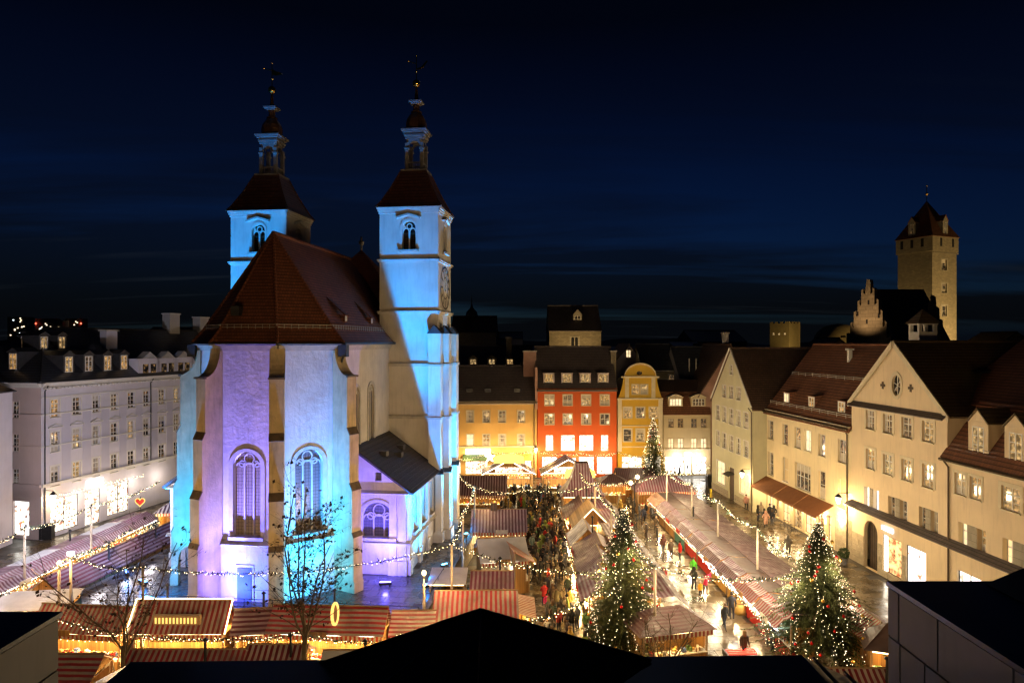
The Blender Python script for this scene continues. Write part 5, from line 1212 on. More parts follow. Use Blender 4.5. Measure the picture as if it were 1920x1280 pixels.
# ---------------------------------------------------------------- old town behind
def far_house(name, label, px0, px1, D, y_e, y_r, dep, wall, roof, axis='x', wins=(), cat='house', rz=0.0):
    p = P(px0, 640, D); w_ = (px1 - px0) / F * D; ze_ = H - (y_e - 640) / F * D; zr_ = H - (y_r - 640) / F * D
    o = thing(name, label, cat, (p.x, D, 0), rz); f = Facade(o, 0, 0, 0)
    for (a, t, b, c, lit) in wins: f.win(f.rect((a, t), (b, c)), lit, 2, 2, trim='cream_trim', tw=.15, depth=.15)
    if axis == 'y': f.wall([(0, 0), (w_, 0), (w_, ze_), (w_ / 2, zr_), (0, ze_)], wall)
    else: f.wall([(0, 0), (w_, 0), (w_, ze_), (0, ze_)], wall)
    side_walls(o, w_, dep, ze_, wall)
    if axis == 'x': 
        for xx in (.01, w_ - .01): MB().face([(xx, 0, ze_), (xx, dep, ze_), (xx, dep / 2, zr_)]).build('gable_wall', wall, o)
    gable_roof(o, 0, w_, 0, dep, ze_ + .05, zr_, roof, axis, .3, .1 if axis == 'x' else .25)
    return o, f, w_, ze_, zr_
o, f, w_, ze_, zr_ = far_house('stone_tower_house', 'medieval rubble stone tower house with tall grey gabled roof', 1030, 1127, 128, 618, 570, 11, 'rubble_stone', 'roof_grey')
f.build(MB().box(*[f.rect((1068, 630), (1087, 649))[i] for i in (0, 2)], -.12, -.02, *[f.rect((1068, 630), (1087, 649))[i] for i in (1, 3)]), 'window_surround', 'plinth_stone')
x0, z0, x1, z1 = f.rect((1071, 632), (1084, 648))
for xx in (x0, (x0 + x1) / 2 + .06): f.build(MB().extr(arch_pts(xx, xx + (x1 - x0) / 2 - .12, z0, z1, 8), lambda a, b, t: (a, -.15 + t, b), .04), 'arched_window', 'dark_void')
aim(lamp('beam', 'SPOT', o, (w_ * .5, -9, 15.5), 4500, (1.0, .66, .28), spot_size=math.radians(95), spot_blend=.9, shadow_soft_size=.4), (w_ * .5, 0, 22)); MB().box(w_ * .5 - .3, w_ * .5 + .3, -9.2, -8.8, 14.9, 15.3).build('floodlight', 'strip_warm', o)  # beam and glowing box added to brighten the house wall, no lamp seen
dormer(o, f.pix(1085, 600)[0], 2.2, ze_ + 1.3, 1.6, 1.7, 2.5, 'gable', 'glass_dark', 'plinth_stone', 'roof_grey', rise=.9, front='plinth_stone', mg=.25)
o, f, w_, ze_, zr_ = far_house('dormer_house', 'dark roofed house with three lit little dormers behind yellow house', 838, 1000, 116, 688, 648, 12, 'wall_ochre', 'roof_grey')
for px_ in (887, 922, 956): dormer(o, f.pix(px_, 690)[0], .5, ze_ + .35, 1.5, 1.2, 2.0, 'gable', 'glass_warm', 'roof_brown', 'roof_brown', rise=.5, front='wall_ochre', mg=.2)
chimney(o, 10.5, 3.2, ze_, zr_ + 1.3, 1.0, .8, 'rubble_stone')
o, f, w_, ze_, zr_ = far_house('lean_gable_house', 'small ochre gable end between the yellow and red roofs', 975, 1012, 112, 685, 650, 10, 'wall_ochre', 'roof_brown', 'y')
o, f, w_, ze_, zr_ = far_house('grey_gable_house', 'grey gabled house with one lit attic window', 1150, 1210, 118, 680, 645, 12, 'wall_greyblue', 'roof_grey', 'y', ((1174, 656, 1183, 670, 'glass_bright'),))
o, f, w_, ze_, zr_ = far_house('ochre_block', 'ochre block with arched window behind the cream house', 1266, 1318, 122, 650, 640, 10, 'wall_ochre', 'roof_slate', 'x', ((1287, 660, 1298, 677, 'glass_dark'),))
f.band(-.2, w_ + .2, ze_ - .3, .3, .3, 'cream_trim', 'eaves_cornice', 2)
o, f, w_, ze_, zr_ = far_house('low_ochre_house', 'low ochre house with cornice left of the ochre block', 1205, 1270, 112, 694, 645, 12, 'wall_ochre', 'roof_slate', 'x', ((1254, 702, 1264, 716, 'glass_dim'),))
f.band(-.2, w_ + .2, ze_ - .3, .3, .3, 'cream_trim', 'eaves_cornice', 2)
o, f, w_, ze_, zr_ = far_house('slate_house', 'dark slate roofed house behind the pale green gable', 1275, 1385, 108, 708, 650, 12, 'wall_pale', 'roof_slate')
for px_ in (1296, 1309): MB().tube([(f.pix(px_, 690)[0], 1.2, ze_), (f.pix(px_, 690)[0], 1.2, ze_ + 3.0)], .12, 6).build('flue', 'stone_trim', o)
dormer(o, f.pix(1325, 695)[0], 1.0, ze_ + .9, 1.8, 1.2, 2, 'shed', 'glass_dim', 'lead', 'lead', front='lead')
o, f, w_, ze_, zr_ = far_house('brick_gable_house', 'reddish gabled house rising behind the pale green gable', 1310, 1430, 100, 740, 645, 20, 'chimney_pink', 'roof_brown', 'y')
chimney(o, w_ * .55, 4, zr_ - 1.5, zr_ + 1.6, .8, .8, 'white_paint')
o, f, w_, ze_, zr_ = far_house('long_brown_roof', 'long dark brown roof between the pale green and cream houses', 1385, 1560, 96, 740, 668, 14, 'wall_ochre', 'roof_brown')
o, f, w_, ze_, zr_ = far_house('dark_hall', 'dark hall roof on the skyline right of the church', 845, 930, 160, 622, 590, 16, 'rubble_stone', 'roof_brown')
MB().lathe([(1.6, 0), (1.3, 1.2), (.4, 2.2), (.15, 3.2), (.03, 5.2)], 8, (w_ * .42, 8, zr_ - .2)).build('ridge_turret', 'lead', o)
o, f, w_, ze_, zr_ = far_house('ochre_attic_house', 'tiny ochre dormered house on the skyline', 905, 980, 170, 634, 622, 10, 'wall_pale', 'roof_slate')
dormer(o, 3.0, .2, ze_ - .2, 2.2, 1.8, 2, 'gable', 'glass_dim', 'wall_ochre', 'roof_slate', front='wall_ochre', mg=.5)
o, f, w_, ze_, zr_ = far_house('left_far_roof', 'dark hipped roof with pale chimneys behind the white building', 250, 420, 125, 640, 612, 14, 'wall_pale', 'roof_slate')
# golden tower
D = 135.0; p = P(1748, 640, D)
TOWER_FLOOD = True
gt_ = thing('golden_tower', 'tall floodlit rubble stone tower with red pyramid roof', 'tower', (p.x, D, 0), math.radians(24))
z_ = lambda y: H - (y - 640) / F * D
f = Facade(gt_, 0, 0, 0); w_ = 7.4; zt = z_(442); zc = z_(470)
for (yt, yb) in ((485, 505), (530, 548), (572, 592)):
    f.win((w_ / 2 - .85, z_(yb), w_ / 2 + .75, z_(yt)), 'glass_dark', 2, 2, frame='stone_trim', trim='plinth_stone', tw=.3, depth=.4)
f.wall([(0, 0), (w_, 0), (w_, zc), (0, zc)], 'rubble_stone', .5)
side_walls(gt_, w_, 7.4, zc, 'rubble_stone')
b = MB().box(-.25, w_ + .25, -.25, 7.65, zc, zt); b.build('parapet', 'rubble_stone', gt_)
for k in range(2): MB().box(2.0 + k * 3.6, 2.6 + k * 3.6, -.28, -.255, zc + 1.0, zt - .3).build('parapet_slot', 'dark_void', gt_)
for k in range(3): MB().box(-.28, -.255, 1.6 + k * 2.2, 2.2 + k * 2.2, zc + 1.0, zt - .3).build('parapet_slot', 'dark_void', gt_)
b = MB()
for k in range(14): b.box(.2 + k * .56, .42 + k * .56, -.22, 0, zc - .35, zc - .12)
tag(b.build('corbels', 'plinth_stone', gt_), kind='stuff')
MB().frus(w_ / 2, 3.7, zt, z_(368), w_ / 2 + .45, .05).build('roof', 'roof_red', gt_)
MB().tube([(w_ / 2, 3.7, z_(368)), (w_ / 2, 3.7, z_(338))], .08, 6).octa((w_ / 2, 3.7, z_(354)), .35).octa((w_ / 2, 3.7, z_(338)), .2).build('finial', 'gold', gt_)
for (x, rz) in ((w_ * .52, 0), (None, 1)):
    o = dormer(gt_, x if x else -.1, -.05 if x else 4.2, zt + .1, 1.5, 3.2, 2.2, 'gable', 'glass_dark', 'plinth_stone', 'roof_red', rise=1.1, front='plinth_stone', mg=.4)
    if not x: o.rotation_euler = (0, 0, -math.pi / 2)
fl = MB().box(1.0, 2.6, -9.2, -8.8, 12.0, 12.4).build('floodlight', 'strip_warm', gt_)  # floodlight and beams added to light the tower, source unseen
for (x, y, tx, ty, e_) in ((1.8, -9, 4, 0, 14000), (-9.5, 3, 0, 4, 8000), (1.0, -26, 3.7, 3.7, 26000)): aim(lamp('beam', 'SPOT', gt_, (x, y, 12.6), e_, (1.0, .66, .26), spot_size=math.radians(75), spot_blend=.8, shadow_soft_size=.4), (tx, ty, 28))
# stepped ruin gable and its dark hall
D = 112.0; p = P(1590, 640, D); z_ = lambda y: H - (y - 640) / F * D
sgb = thing('stepped_gable', 'weathered pale stone gable with broken steps before the tall tower', 'gable', (p.x, D, 0), math.radians(-62))
st = [(0, 0), (7.6, 0)]; lv = [632, 612, 592, 572, 552, 536]
for k in range(5): x_ = 7.6 - k * .68; st += [(x_, z_(lv[k] - 6)), (x_ - .30, z_(lv[k] - 9)), (x_ - .32, z_(lv[k])), (x_ - .68, z_(lv[k] + 2))]
st += [(4.2, z_(lv[5])), (4.1, z_(528)), (3.6, z_(527)), (3.45, z_(lv[5]))]
for k in range(4, -1, -1): x_ = k * .66; st += [(x_ + .66, z_(lv[k] + 2)), (x_ + .34, z_(lv[k])), (x_ + .32, z_(lv[k] - 8)), (x_, z_(lv[k] - 6))]
MB().extr(st, lambda a, z, t: (a, t, z), .8).build('wall', 'rubble_big', sgb)
for i, (a, z) in enumerate(((2.0, 585), (3.9, 565), (5.6, 590), (3.6, 600))): MB().box(a - .15, a + .15, -.42, -.402, z_(z + 8), z_(z)).build('slot', 'dark_void', sgb)
aim(lamp('beam', 'SPOT', sgb, (3.5, -6, 20.6), 2200, (1.0, .60, .30), spot_size=math.radians(80), spot_blend=.8, shadow_soft_size=.4), (3.8, 0, 25)); MB().box(3.2, 3.8, -6.2, -5.8, 20.1, 20.4).build('floodlight', 'metal_dark', sgb)  # beam and dark housing added to brighten the gable, no lamp seen
o, f, w_, ze_, zr_ = far_house('gothic_hall', 'black steep roofed hall beside the stepped gable', 1686, 1782, 114, 640, 537, 15, 'rubble_stone', 'roof_brown')
o = thing('broken_gable', 'narrow stepped stone gable edge on the right end of the black roof', 'gable', (P(1742, 640, 112.5).x, 112.5, 0), math.radians(-60))
MB().extr([(a * .45, z) for a, z in ((0, 0), (6, 0), (6, z_(640)), (5, z_(620)), (4.6, z_(617)), (4.4, z_(600)), (3.4, z_(598)), (3.2, z_(578)), (2.2, z_(574)), (2, z_(556)), (1, z_(553)), (.8, z_(562)), (0, z_(570)))], lambda a, z, t: (a, t, z), .7).build('wall', 'rubble_big', o)
# small battlemented tower, domed roof, other far pieces
D = 190.0; z_ = lambda y: H - (y - 640) / F * D; p = P(1490, 640, D)
bt = thing('battlement_tower', 'small square floodlit tower with battlements on the skyline', 'tower', (p.x, D, 0), math.radians(38))
MB().box(-2.9, 2.9, -.001, 5.8, 0, z_(606)).build('wall', 'wall_ochre', bt)
aim(lamp('beam', 'SPOT', bt, (-9, -9, 14), 3600, (1.0, .68, .25), spot_size=math.radians(60), spot_blend=.8, shadow_soft_size=.4), (-1, 1, 22)); MB().box(-9.3, -8.7, -9.2, -8.8, 13.4, 13.8).build('floodlight', 'strip_warm', bt)  # floodlight box and beam added for this tower, source unseen
for k in range(4):
    MB().box(-2.9 + k * 1.66, -2.1 + k * 1.66, 0, .5, z_(606), z_(603)).build('merlon', 'wall_ochre', bt); MB().box(-2.9, -2.4, .4 + k * 1.5, 1.2 + k * 1.5, z_(606), z_(603)).build('merlon', 'wall_ochre', bt)
for k in range(3): MB().box(-2.91, -2.905, 1.0 + k * 1.7, 1.5 + k * 1.7, z_(628), z_(624)).build('window', 'glass_warm', bt)
dm = thing('domed_roof', 'low pale dome on the skyline left of the stepped gable', 'dome', (P(1572, 640, 150).x, 150, 0))
MB().lathe([(4.6, 15), (4.6, 20.2), (4.9, 20.3), (4.9, 20.6), (4.3, 21.6), (3.2, 22.6), (1.6, 23.2), (.1, 23.4)], 20).build('drum', 'wall_ochre', dm, smooth=True)
o, f, w_, ze_, zr_ = far_house('small_gable', 'small ochre gable peeking over the cream roof', 1555, 1590, 105, 648, 633, 8, 'wall_ochre', 'roof_brown', 'y')
o, f, w_, ze_, zr_ = far_house('far_block', 'dark block of roofs far behind on the skyline', 1300, 1400, 180, 640, 618, 20, 'rubble_stone', 'roof_slate')
o, f, w_, ze_, zr_ = far_house('crested_gable', 'little stepped gable with finials at the right skyline', 1875, 1935, 110, 640, 622, 8, 'wall_ochre', 'roof_brown', 'y')
for i, (px0, px1, yt, D, n) in enumerate(((14, 50, 594, 900, 14), (66, 100, 597, 950, 10), (100, 116, 600, 940, 4), (122, 152, 597, 960, 6))):
    p = P(px0, 640, D); w_ = (px1 - px0) / F * D; zt = H - (yt - 640) / F * D
    o = thing('high_rise', ['leftmost far high-rise dotted with lit windows', 'far high-rise with red lamp at its left corner', 'thin dim far high-rise between two brighter ones', 'far high-rise with red lamp at its right corner'][i], 'building', (p.x, D, 0))
    MB().box(0, w_, 0, 15, 0, zt).build('wall', 'rubble_stone', o)
    for k in range(n):
        x, z = RND.uniform(.1, .9) * w_, RND.uniform(20, zt - 2); MB().box(x - .8, x + .8, -.3, -.05, z, z + 1.1).build('window', 'far_light' if RND.random() < .8 else 'far_cool', o)
    if i in (1, 3): MB().octa((w_ * (.06 if i == 1 else 1.02), -1, zt - 7), 1.3).build('warning_lamp', 'far_red', o)
# dark wooded ridge on the horizon
hb = MB(); pr = None
for k in range(121):
    x = -3000 + k * 50; h = 26 + 10 * math.sin(k * .37) + 8 * math.sin(k * .11 + 2) + 4 * math.sin(k * 1.3)
    if k: hb.face([(pr[0], 2600, 0), (x, 2600, 0), (x, 2750, h), (pr[0], 2750, pr[1])]).face([(pr[0], 2750, pr[1]), (x, 2750, h), (x, 3200, 0), (pr[0], 3200, 0)])
    pr = (x, h)
tag(hb.build('hills', 'needles_dark'), kind='structure')
# ---------------------------------------------------------------- market stalls
WARM, WHITE, COOL = (1.0, .62, .22), (1.0, .72, .36), (.62, .80, 1.0)
KL = 4.6                                    # overall strength of the stall lamps
FOOT = []                                   # footprints (x, y, half-length, half-depth, angle)
GOODS = ['goods_white', 'goods_red', 'goods_gold', 'goods_brown', 'goods_green', 'goods_blue']
def goods(o, x0, x1, y0, y1, z, n, hmax=.28):
    b = MB()
    for k in range(n):
        x, y, s_ = RND.uniform(x0, x1), RND.uniform(y0, y1), RND.uniform(.05, .14); m = RND.choice((0, 0, 0, 1, 1, 2, 2, 3, 4, 5))
        if k % 3: b.box(x - s_, x + s_, y - s_ * .8, y + s_ * .8, z, z + RND.uniform(.06, hmax), m)
        else: b.lathe([(s_ * .5, 0), (s_, .08), (s_ * .8, .2), (.02, .24)], 6, (x, y, z), m)
    return tag(b.build('goods', GOODS, o, uv=False), kind='stuff')
def eave_green(o, pts, step=.12):
    """fir garland with lamps along an eave"""
    g, l = MB(), MB()
    for i in range(len(pts) - 1):
        a, b = Vector(pts[i]), Vector(pts[i + 1]); n = int((b - a).length / step)
        for k in range(n):
            p = a.lerp(b, k / n); r = lambda q: RND.uniform(-q, q)
            for _ in range(2):
                d = Vector((r(.12), r(.12), r(.12))); e = Vector((r(.05), r(.05), r(.05))); g.face([p - e, p + e, p + d])
            if k % 3 == 0: l.octa(p + Vector((r(.05), -.06 + r(.05), r(.06))), .028)
    tag(g.build('fir_garland', 'needles', o, uv=False), kind='stuff'); tag(l.build('fairy_lights', 'bulb', o, uv=False), kind='stuff')
def stall(label, X, Y, ang, L, Dp, roof='gable', mat='stripe_red', zf=2.35, zr=3.3, zb=2.35, ov=.55, e=70, col_=WARM, counter='chalet_wood', body='chalet_wood', canopy='stripe_red', name='market_stall', group=None, z=0, green=False, val=True, ngoods=26, strip='strip_warm', ends=True, back=True, cat='market stall'):
    o = thing(name, label, cat, (X, Y, z), ang, group)
    c, s_ = math.cos(ang), math.sin(ang); FOOT.append((X - s_ * Dp / 2, Y + c * Dp / 2, L / 2, Dp / 2, ang))
    h = L / 2; ym = Dp / 2
    for sx in (-1, 1):
        for y in (.04, Dp - .04): MB().box(sx * (h - .06) - .05, sx * (h - .06) + .05, y - .05, y + .05, 0, (zf if y < 1 else zb) - .02).build('post', 'post_wood', o)
    def roof_part(pts, mt, nm='roof'):
        if len(pts) == 3: return MB().slab(pts, .05).build(nm, mt, o)
        q = [Vector(p) for p in pts]; n_ = (q[1] - q[0]).cross(q[2] - q[0]).normalized()
        if n_.z < 0: q = [q[1], q[0], q[3], q[2]]; n_ = -n_
        nx, ny = max(3, int((q[1] - q[0]).length / .45)), max(3, int((q[2] - q[1]).length / .4)); sg_ = RND.uniform(.03, .08); ph = RND.uniform(0, 6)
        b = MB(); V_ = []
        for j in range(ny + 1):
            for i in range(nx + 1):
                u_, v_ = i / nx, j / ny; p = q[0].lerp(q[1], u_).lerp(q[3].lerp(q[2], u_), v_)
                w_ = math.sin(math.pi * v_) * (.6 + .4 * math.cos(u_ * L * 2.2 + ph)); V_.append(p - n_ * (sg_ * w_) + Vector((0, 0, RND.uniform(-.012, .012) + (.02 * math.sin(u_ * L * 3 + ph) if j == 0 else 0))))
        b.v = [tuple(p) for p in V_] + [tuple(p - n_ * .03) for p in V_]; k0 = len(V_); W_ = nx + 1
        for j in range(ny):
            for i in range(nx):
                a_ = j * W_ + i; b.f += [(a_, a_ + 1, a_ + W_ + 1, a_ + W_), (k0 + a_, k0 + a_ + W_, k0 + a_ + W_ + 1, k0 + a_ + 1)]; b.m += [0, 0]
        for i in range(nx): b.f += [(i, k0 + i, k0 + i + 1, i + 1), (ny * W_ + i, ny * W_ + i + 1, k0 + ny * W_ + i + 1, k0 + ny * W_ + i)]; b.m += [0, 0]
        for j in range(ny): a_ = j * W_; c_ = a_ + nx; b.f += [(a_, a_ + W_, k0 + a_ + W_, k0 + a_), (c_, k0 + c_, k0 + c_ + W_, c_ + W_)]; b.m += [0, 0]
        return b.build(nm, mt, o, uvn=n_)
    if roof == 'gable':
        k = (zr - zf) / ym; za = zf - k * ov * .6
        rp = roof_part([(-h - .2, -ov, za), (h + .2, -ov, za), (h + .2, ym, zr), (-h - .2, ym, zr)], mat)
        roof_part([(h + .2, Dp + .3, zb - k * .2), (-h - .2, Dp + .3, zb - k * .2), (-h - .2, ym, zr - .003), (h + .2, ym, zr - .003)], mat)
        MB().tube([(-h - .22, ym, zr + .01), (h + .22, ym, zr + .01)], .05, 5).build('ridge_batten', 'post_wood', o)
        if ends:
            for sx in (-1, 1): MB().slab([(sx * (h - .02), .0, zf - .05), (sx * (h - .02), Dp, zb - .05), (sx * (h - .02), ym, zr - .1)], .04).build('gable_board', body, o)
        fy, fz = -ov, za
    elif roof == 'front':             # ridge runs front to back, gable faces the aisle
        k = (zr - zf) / h
        for sx in (-1, 1): roof_part([(0, -ov, zr), (0, Dp + .2, zr), (sx * (h + .3), Dp + .2, zf - k * .3), (sx * (h + .3), -ov, zf - k * .3)], mat)
        MB().slab([(-h, -.02, zf), (h, -.02, zf), (0, -.02, zr - .1)], .04).build('gable_board', body, o)
        ln = [(-h - .3, -ov - .04, zf - k * .3), (0, -ov - .04, zr + .02), (h + .3, -ov - .04, zf - k * .3)]
        for i in (0, 1): MB().tube(ln[i:i + 2], .04, 4).build('gable_lights', strip, o)
        fy, fz = -.05, zf
    elif roof == 'canopy':            # steep striped flap over the counter, flatter sheet behind
        rp = roof_part([(-h, -1.0, 2.2), (h, -1.0, 2.2), (h, -.45, 2.72), (-h, -.45, 2.72)], canopy, 'canopy')
        roof_part([(-h, -.45, 2.722), (h, -.45, 2.722), (h, .12, zr), (-h, .12, zr)], canopy, 'canopy')
        roof_part([(-h, .12, zr), (h, .12, zr), (h, Dp, zb), (-h, Dp, zb)], mat)
        fy, fz = -1.0, 2.2
    elif roof == 'shed':
        roof_part([(-h - .1, -ov, zf), (h + .1, -ov, zf), (h + .1, Dp + .1, zb), (-h - .1, Dp + .1, zb)], mat); fy, fz = -ov, zf
    elif roof == 'hip':
        q = [(-h - .4, -.4, zf), (h + .4, -.4, zf), (h + .4, Dp + .4, zf), (-h - .4, Dp + .4, zf)]; t = max(0, h - ym); tl, tr_ = (-t, ym, zr), (t, ym, zr)
        roof_part([q[0], q[1], tr_, tl] if t > .05 else [q[0], q[1], tl], mat); roof_part([q[1], q[2], tr_], mat); roof_part([q[2], q[3], tl, tr_] if t > .05 else [q[2], q[3], tl], mat); roof_part([q[3], q[0], tl], mat)
        fy, fz = -.4, zf
    elif roof == 'tent':              # swept pagoda tent
        prof = [(1.0, 0), (.72, .22), (.5, .5), (.36, .8), (.3, 1.0)]
        b = MB()
        for k in range(4):
            (a0, t0), (a1, t1) = prof[k], prof[k + 1]
            b.frus(0, ym, lerp(zf, zr, t0), lerp(zf, zr, t1), (h + .3) * a0, (h + .3) * a1, 0, (ym + .3) * a0, (ym + .3) * a1)
        b.build('roof', mat, o); fy, fz = -.3, zf
    if val: MB().box(-h - .1, h + .1, fy - .02, fy, fz - .3, fz - .02).build('valance', 'stripe_valance', o)
    MB().box(-h + .1, h - .1, .02, .5, .0, .95).build('counter', counter, o)
    MB().box(-h + .05, h - .05, -.1, .55, .95, 1.0).build('counter_top', 'goods_white', o)
    if back: MB().box(-h + .02, h - .02, Dp - .06, Dp - .01, .02, zb - .12).build('back_wall', body, o)
    for sx in (-1, 1): MB().box(sx * (h - .04) - .02, sx * (h - .04) + .02, .3, Dp - .08, .02, min(zf, zb) - .15).build('side_wall', body, o)
    if ngoods:
        goods(o, -h + .25, h - .25, .0, .45, 1.0, ngoods)
        MB().box(-h + .1, h - .1, Dp - .4, Dp - .08, 1.45, 1.5).build('shelf', 'post_wood', o); goods(o, -h + .25, h - .25, Dp - .35, Dp - .12, 1.5, ngoods // 2)
    MB().box(-h + .05, h - .05, fy + .08, fy + .14, fz - .1, fz - .06).build('light_strip', strip, o)
    if e:
        n = 2 if L > 4.2 else 1
        for i in range(n): lamp('lamp', 'POINT', o, (-h + L * (i + .5) / n, .05, fz - .2), e * KL / n, col_, shadow_soft_size=.12)
    if roof in ('gable', 'canopy') and ngoods >= 20:
        if RND.random() < .55: MB().box(-.55, .55, fy - .08, fy - .025, fz - .12, fz + .22).build('name_board', RND.choice(('chalet_wood', 'dark_wood', 'cloth_red', 'goods_white')), o, (RND.uniform(-.3, .3) * h, 0, 0))
        if RND.random() < .4:
            sx, sy = RND.uniform(-.6, .6) * h, Dp * .75; MB().tube([(sx, sy, zb - .3), (sx, sy, zr + .7)], .07, 7).build('stove_pipe', 'metal_dark', o); MB().lathe([(.16, 0), (.02, .14)], 7, (sx, sy, zr + .72)).build('pipe_cowl', 'metal_dark', o)
    if green: eave_green(o, [(-h - .1, fy - .05, fz - .3), (h + .1, fy - .05, fz - .3)])
    return o
A90 = math.pi / 2
# right-hand double row
def eav(D): return 15.85 - .033 * (D - 41.3)
ORD = ['first', 'second', 'third', 'fourth', 'fifth', 'sixth', 'seventh', 'eighth', 'ninth', 'tenth']
CL = ['chalet_wood', 'cloth_red', 'cloth_red', 'cloth_amber', 'cloth_amber', 'cloth_red', 'cloth_red', 'cloth_teal', 'chalet_wood', 'chalet_wood']
for i in range(1, 10):
    D = 39.3 + i * 3.75
    stall('%s stall from the near end of the right aisle, %s' % (ORD[i - 1], {'chalet_wood': 'wooden counter', 'cloth_red': 'red counter cloth', 'cloth_amber': 'amber counter cloth', 'cloth_teal': 'teal counter cloth'}[CL[i]]),
          eav(D) + 1.0, D, -A90 + .035, 3.6, 1.5, 'canopy', 'tarp_brown', zr=3.02, zb=2.95, counter=CL[i], canopy='stripe_red' if i < 3 else ('stripe_valance' if i == 9 else 'stripe_wine'), e=80, col_=(COOL if i == 1 else WHITE), val=False, strip='strip_white', green=(i < 4), ngoods=44, group='stalls of the right-hand row facing the aisle')
for i in range(8):
    D = 47.2 + i * 3.75
    stall('faded roof stall backing the right row, %s from the near end' % ORD[i], eav(D) + 5.4, D, A90 + .035, 3.62, 2.8, 'shed', 'stripe_faded_h' if i % 2 else 'stripe_faded', zf=2.55, zb=3.0, e=50, ov=.1, val=False, ngoods=10, group='stalls of the right-hand row facing the houses')
stall('hipped striped roof pavilion closing the far end of right row', 17.4, 77.2, 0.0, 6.4, 3.4, 'hip', 'stripe_wine', zf=2.6, zr=4.0, e=110)
# middle block, right side facing the right aisle
for i in range(6):
    D = 46.2 + i * 4.6
    stall('purple striped roof stall of the middle block, %s from near end' % ORD[i], 11.55 - .03 * (D - 44) - .9, D, A90 + .03, 4.4, 2.2, 'canopy', 'stripe_wine_h', zr=3.15, zb=3.0, canopy='stripe_faded', e=85, val=False, green=False, ngoods=20, group='middle block stalls facing the right aisle')
stall('low brown striped roof stall at near end of middle block', 9.7, 40.4, .25, 4.2, 2.4, 'hip', 'stripe_faded_h', zf=2.4, zr=3.4, e=60)
# middle block, left side facing the crowd
stall('tall swept striped tent above the crowd', 7.6, 73.2, 0, 4.2, 3.2, 'tent', 'stripe_wine', zf=2.9, zr=6.3, e=120, ngoods=20, val=False)
stall('brown roofed stall behind the swept tent', 5.6, 69.2, -A90, 4.2, 2.8, 'gable', 'stripe_faded_h', zr=3.5, e=190)
stall('wooden kiosk with glowing triangular gable among the stalls', 7.4, 63.0, 0, 3.2, 3.6, 'front', 'roof_board', zf=2.6, zr=4.2, e=110, val=False)
stall('blue-white striped tent stall beside the crowd aisle', 5.5, 60.4, -A90, 3.6, 2.0, 'gable', 'stripe_blue', zr=3.5, e=190, green=True)
stall('wooden shingle roofed stall with red striped front', 5.6, 56.2, -A90, 3.6, 3.0, 'gable', 'stripe_wine', zr=3.4, e=200, green=True)
stall('wine striped stall left of the big fir', 5.4, 52.2, -A90, 3.6, 2.6, 'gable', 'stripe_wine', zr=3.4, e=200, green=True)
stall('violet striped stall corner with glowing edge by the fir', 5.2, 48.0, -A90, 4.0, 2.2, 'gable', 'stripe_wine_h', zr=3.3, e=220, green=True)
# far end of the aisle
def lit_front(label, px0, px1, D, zf, zr, arch, sign):
    X0, X1 = (px0 - 960) / F * D, (px1 - 960) / F * D; L = X1 - X0
    o = stall(label, (X0 + X1) / 2, D, 0.03, L, 3.5, 'front', 'stripe_faded', zf=zf, zr=zr, e=420, col_=(1.0, .80, .46), val=False, green=True, strip='strip_white', ngoods=60, body='chalet_wood', name='lit_chalet')
    h = L / 2
    MB().box(-h * .55, h * .55, -.1, -.05, zf + .1, lerp(zf, zr, .42)).build('glowing_panel', 'glass_shop', o)
    s_ = MB().extr([(-1.9, 0), (1.9, 0)] + [(1.9 * math.cos(a), .75 + .45 * math.sin(a)) for a in [math.pi * k / 10 for k in range(11)]], lambda a, b, t: (a, t, b), .12).build('sign_board', 'neon_yellow', o, (0 if arch else h * .45, -.75, zr - .3 if arch else zf - .5))
    if arch:
        st = []
        for k in range(10): a = k * math.pi / 5 + A90; r = .7 if k % 2 == 0 else .3; st.append((r * math.cos(a), r * math.sin(a)))
        MB().extr(st, lambda a, b, t: (a - 2.4, -.75 + t, b + zr + .5), .1).build('star', 'strip_white', o)
    return o
lit_front('brilliantly lit chalet with arched yellow sign at the far end', 908, 1000, 86.5, 2.9, 4.5, True, 0)
lit_front('brilliantly lit gabled chalet before the red house', 1018, 1112, 86.5, 2.9, 4.6, False, 0)
stall('dark striped roof stall left of the lit chalets', -3.6, 77.6, 0.0, 5.6, 3.6, 'gable', 'stripe_wine', zf=2.4, zr=3.9, e=120, green=True)
stall('small brown roofed stall by the far fir tree', 15.6, 85.5, 0, 4.6, 3, 'gable', 'stripe_faded', zr=3.4, e=140)
stall('little round roofed booth beyond the swept tent', 12.3, 82.5, 0, 3.0, 2.6, 'hip', 'stripe_faded', zr=3.3, e=120)
# between terrace and crowd
stall('violet striped stall with chimney box left of the crowd', -1.2, 62.6, 0.02, 4.8, 3.6, 'gable', 'stripe_wine', zf=2.4, zr=3.7, e=210, col_=WHITE, green=True)
o = MB().box(-2.0, -1.4, 64.2, 64.8, 3.3, 4.3).build('vent', 'dark_wood')
o.parent = bpy.data.objects['market_stall'] if False else None
tag(o, 'small dark vent box on the violet striped stall roof', 'vent')
stall('blue-white tarpaulin stall with orange end roof', -.6, 54.2, A90 * .12, 3.6, 3.2, 'gable', 'tarp_white', zf=2.4, zr=3.5, e=140, col_=COOL, strip='strip_white', green=True)
stall('orange-brown striped side roof of the tarpaulin stall', 1.05, 54.6, A90 * .12 + A90, 3.4, 1.2, 'shed', 'stripe_valance', zf=2.3, zb=3.3, e=0, val=False, ngoods=0)
stall('small purple striped roof behind the big striped stall', -1.4, 47.6, 0, 2.7, 2.0, 'gable', 'stripe_wine', zf=2.5, zr=3.2, e=40)
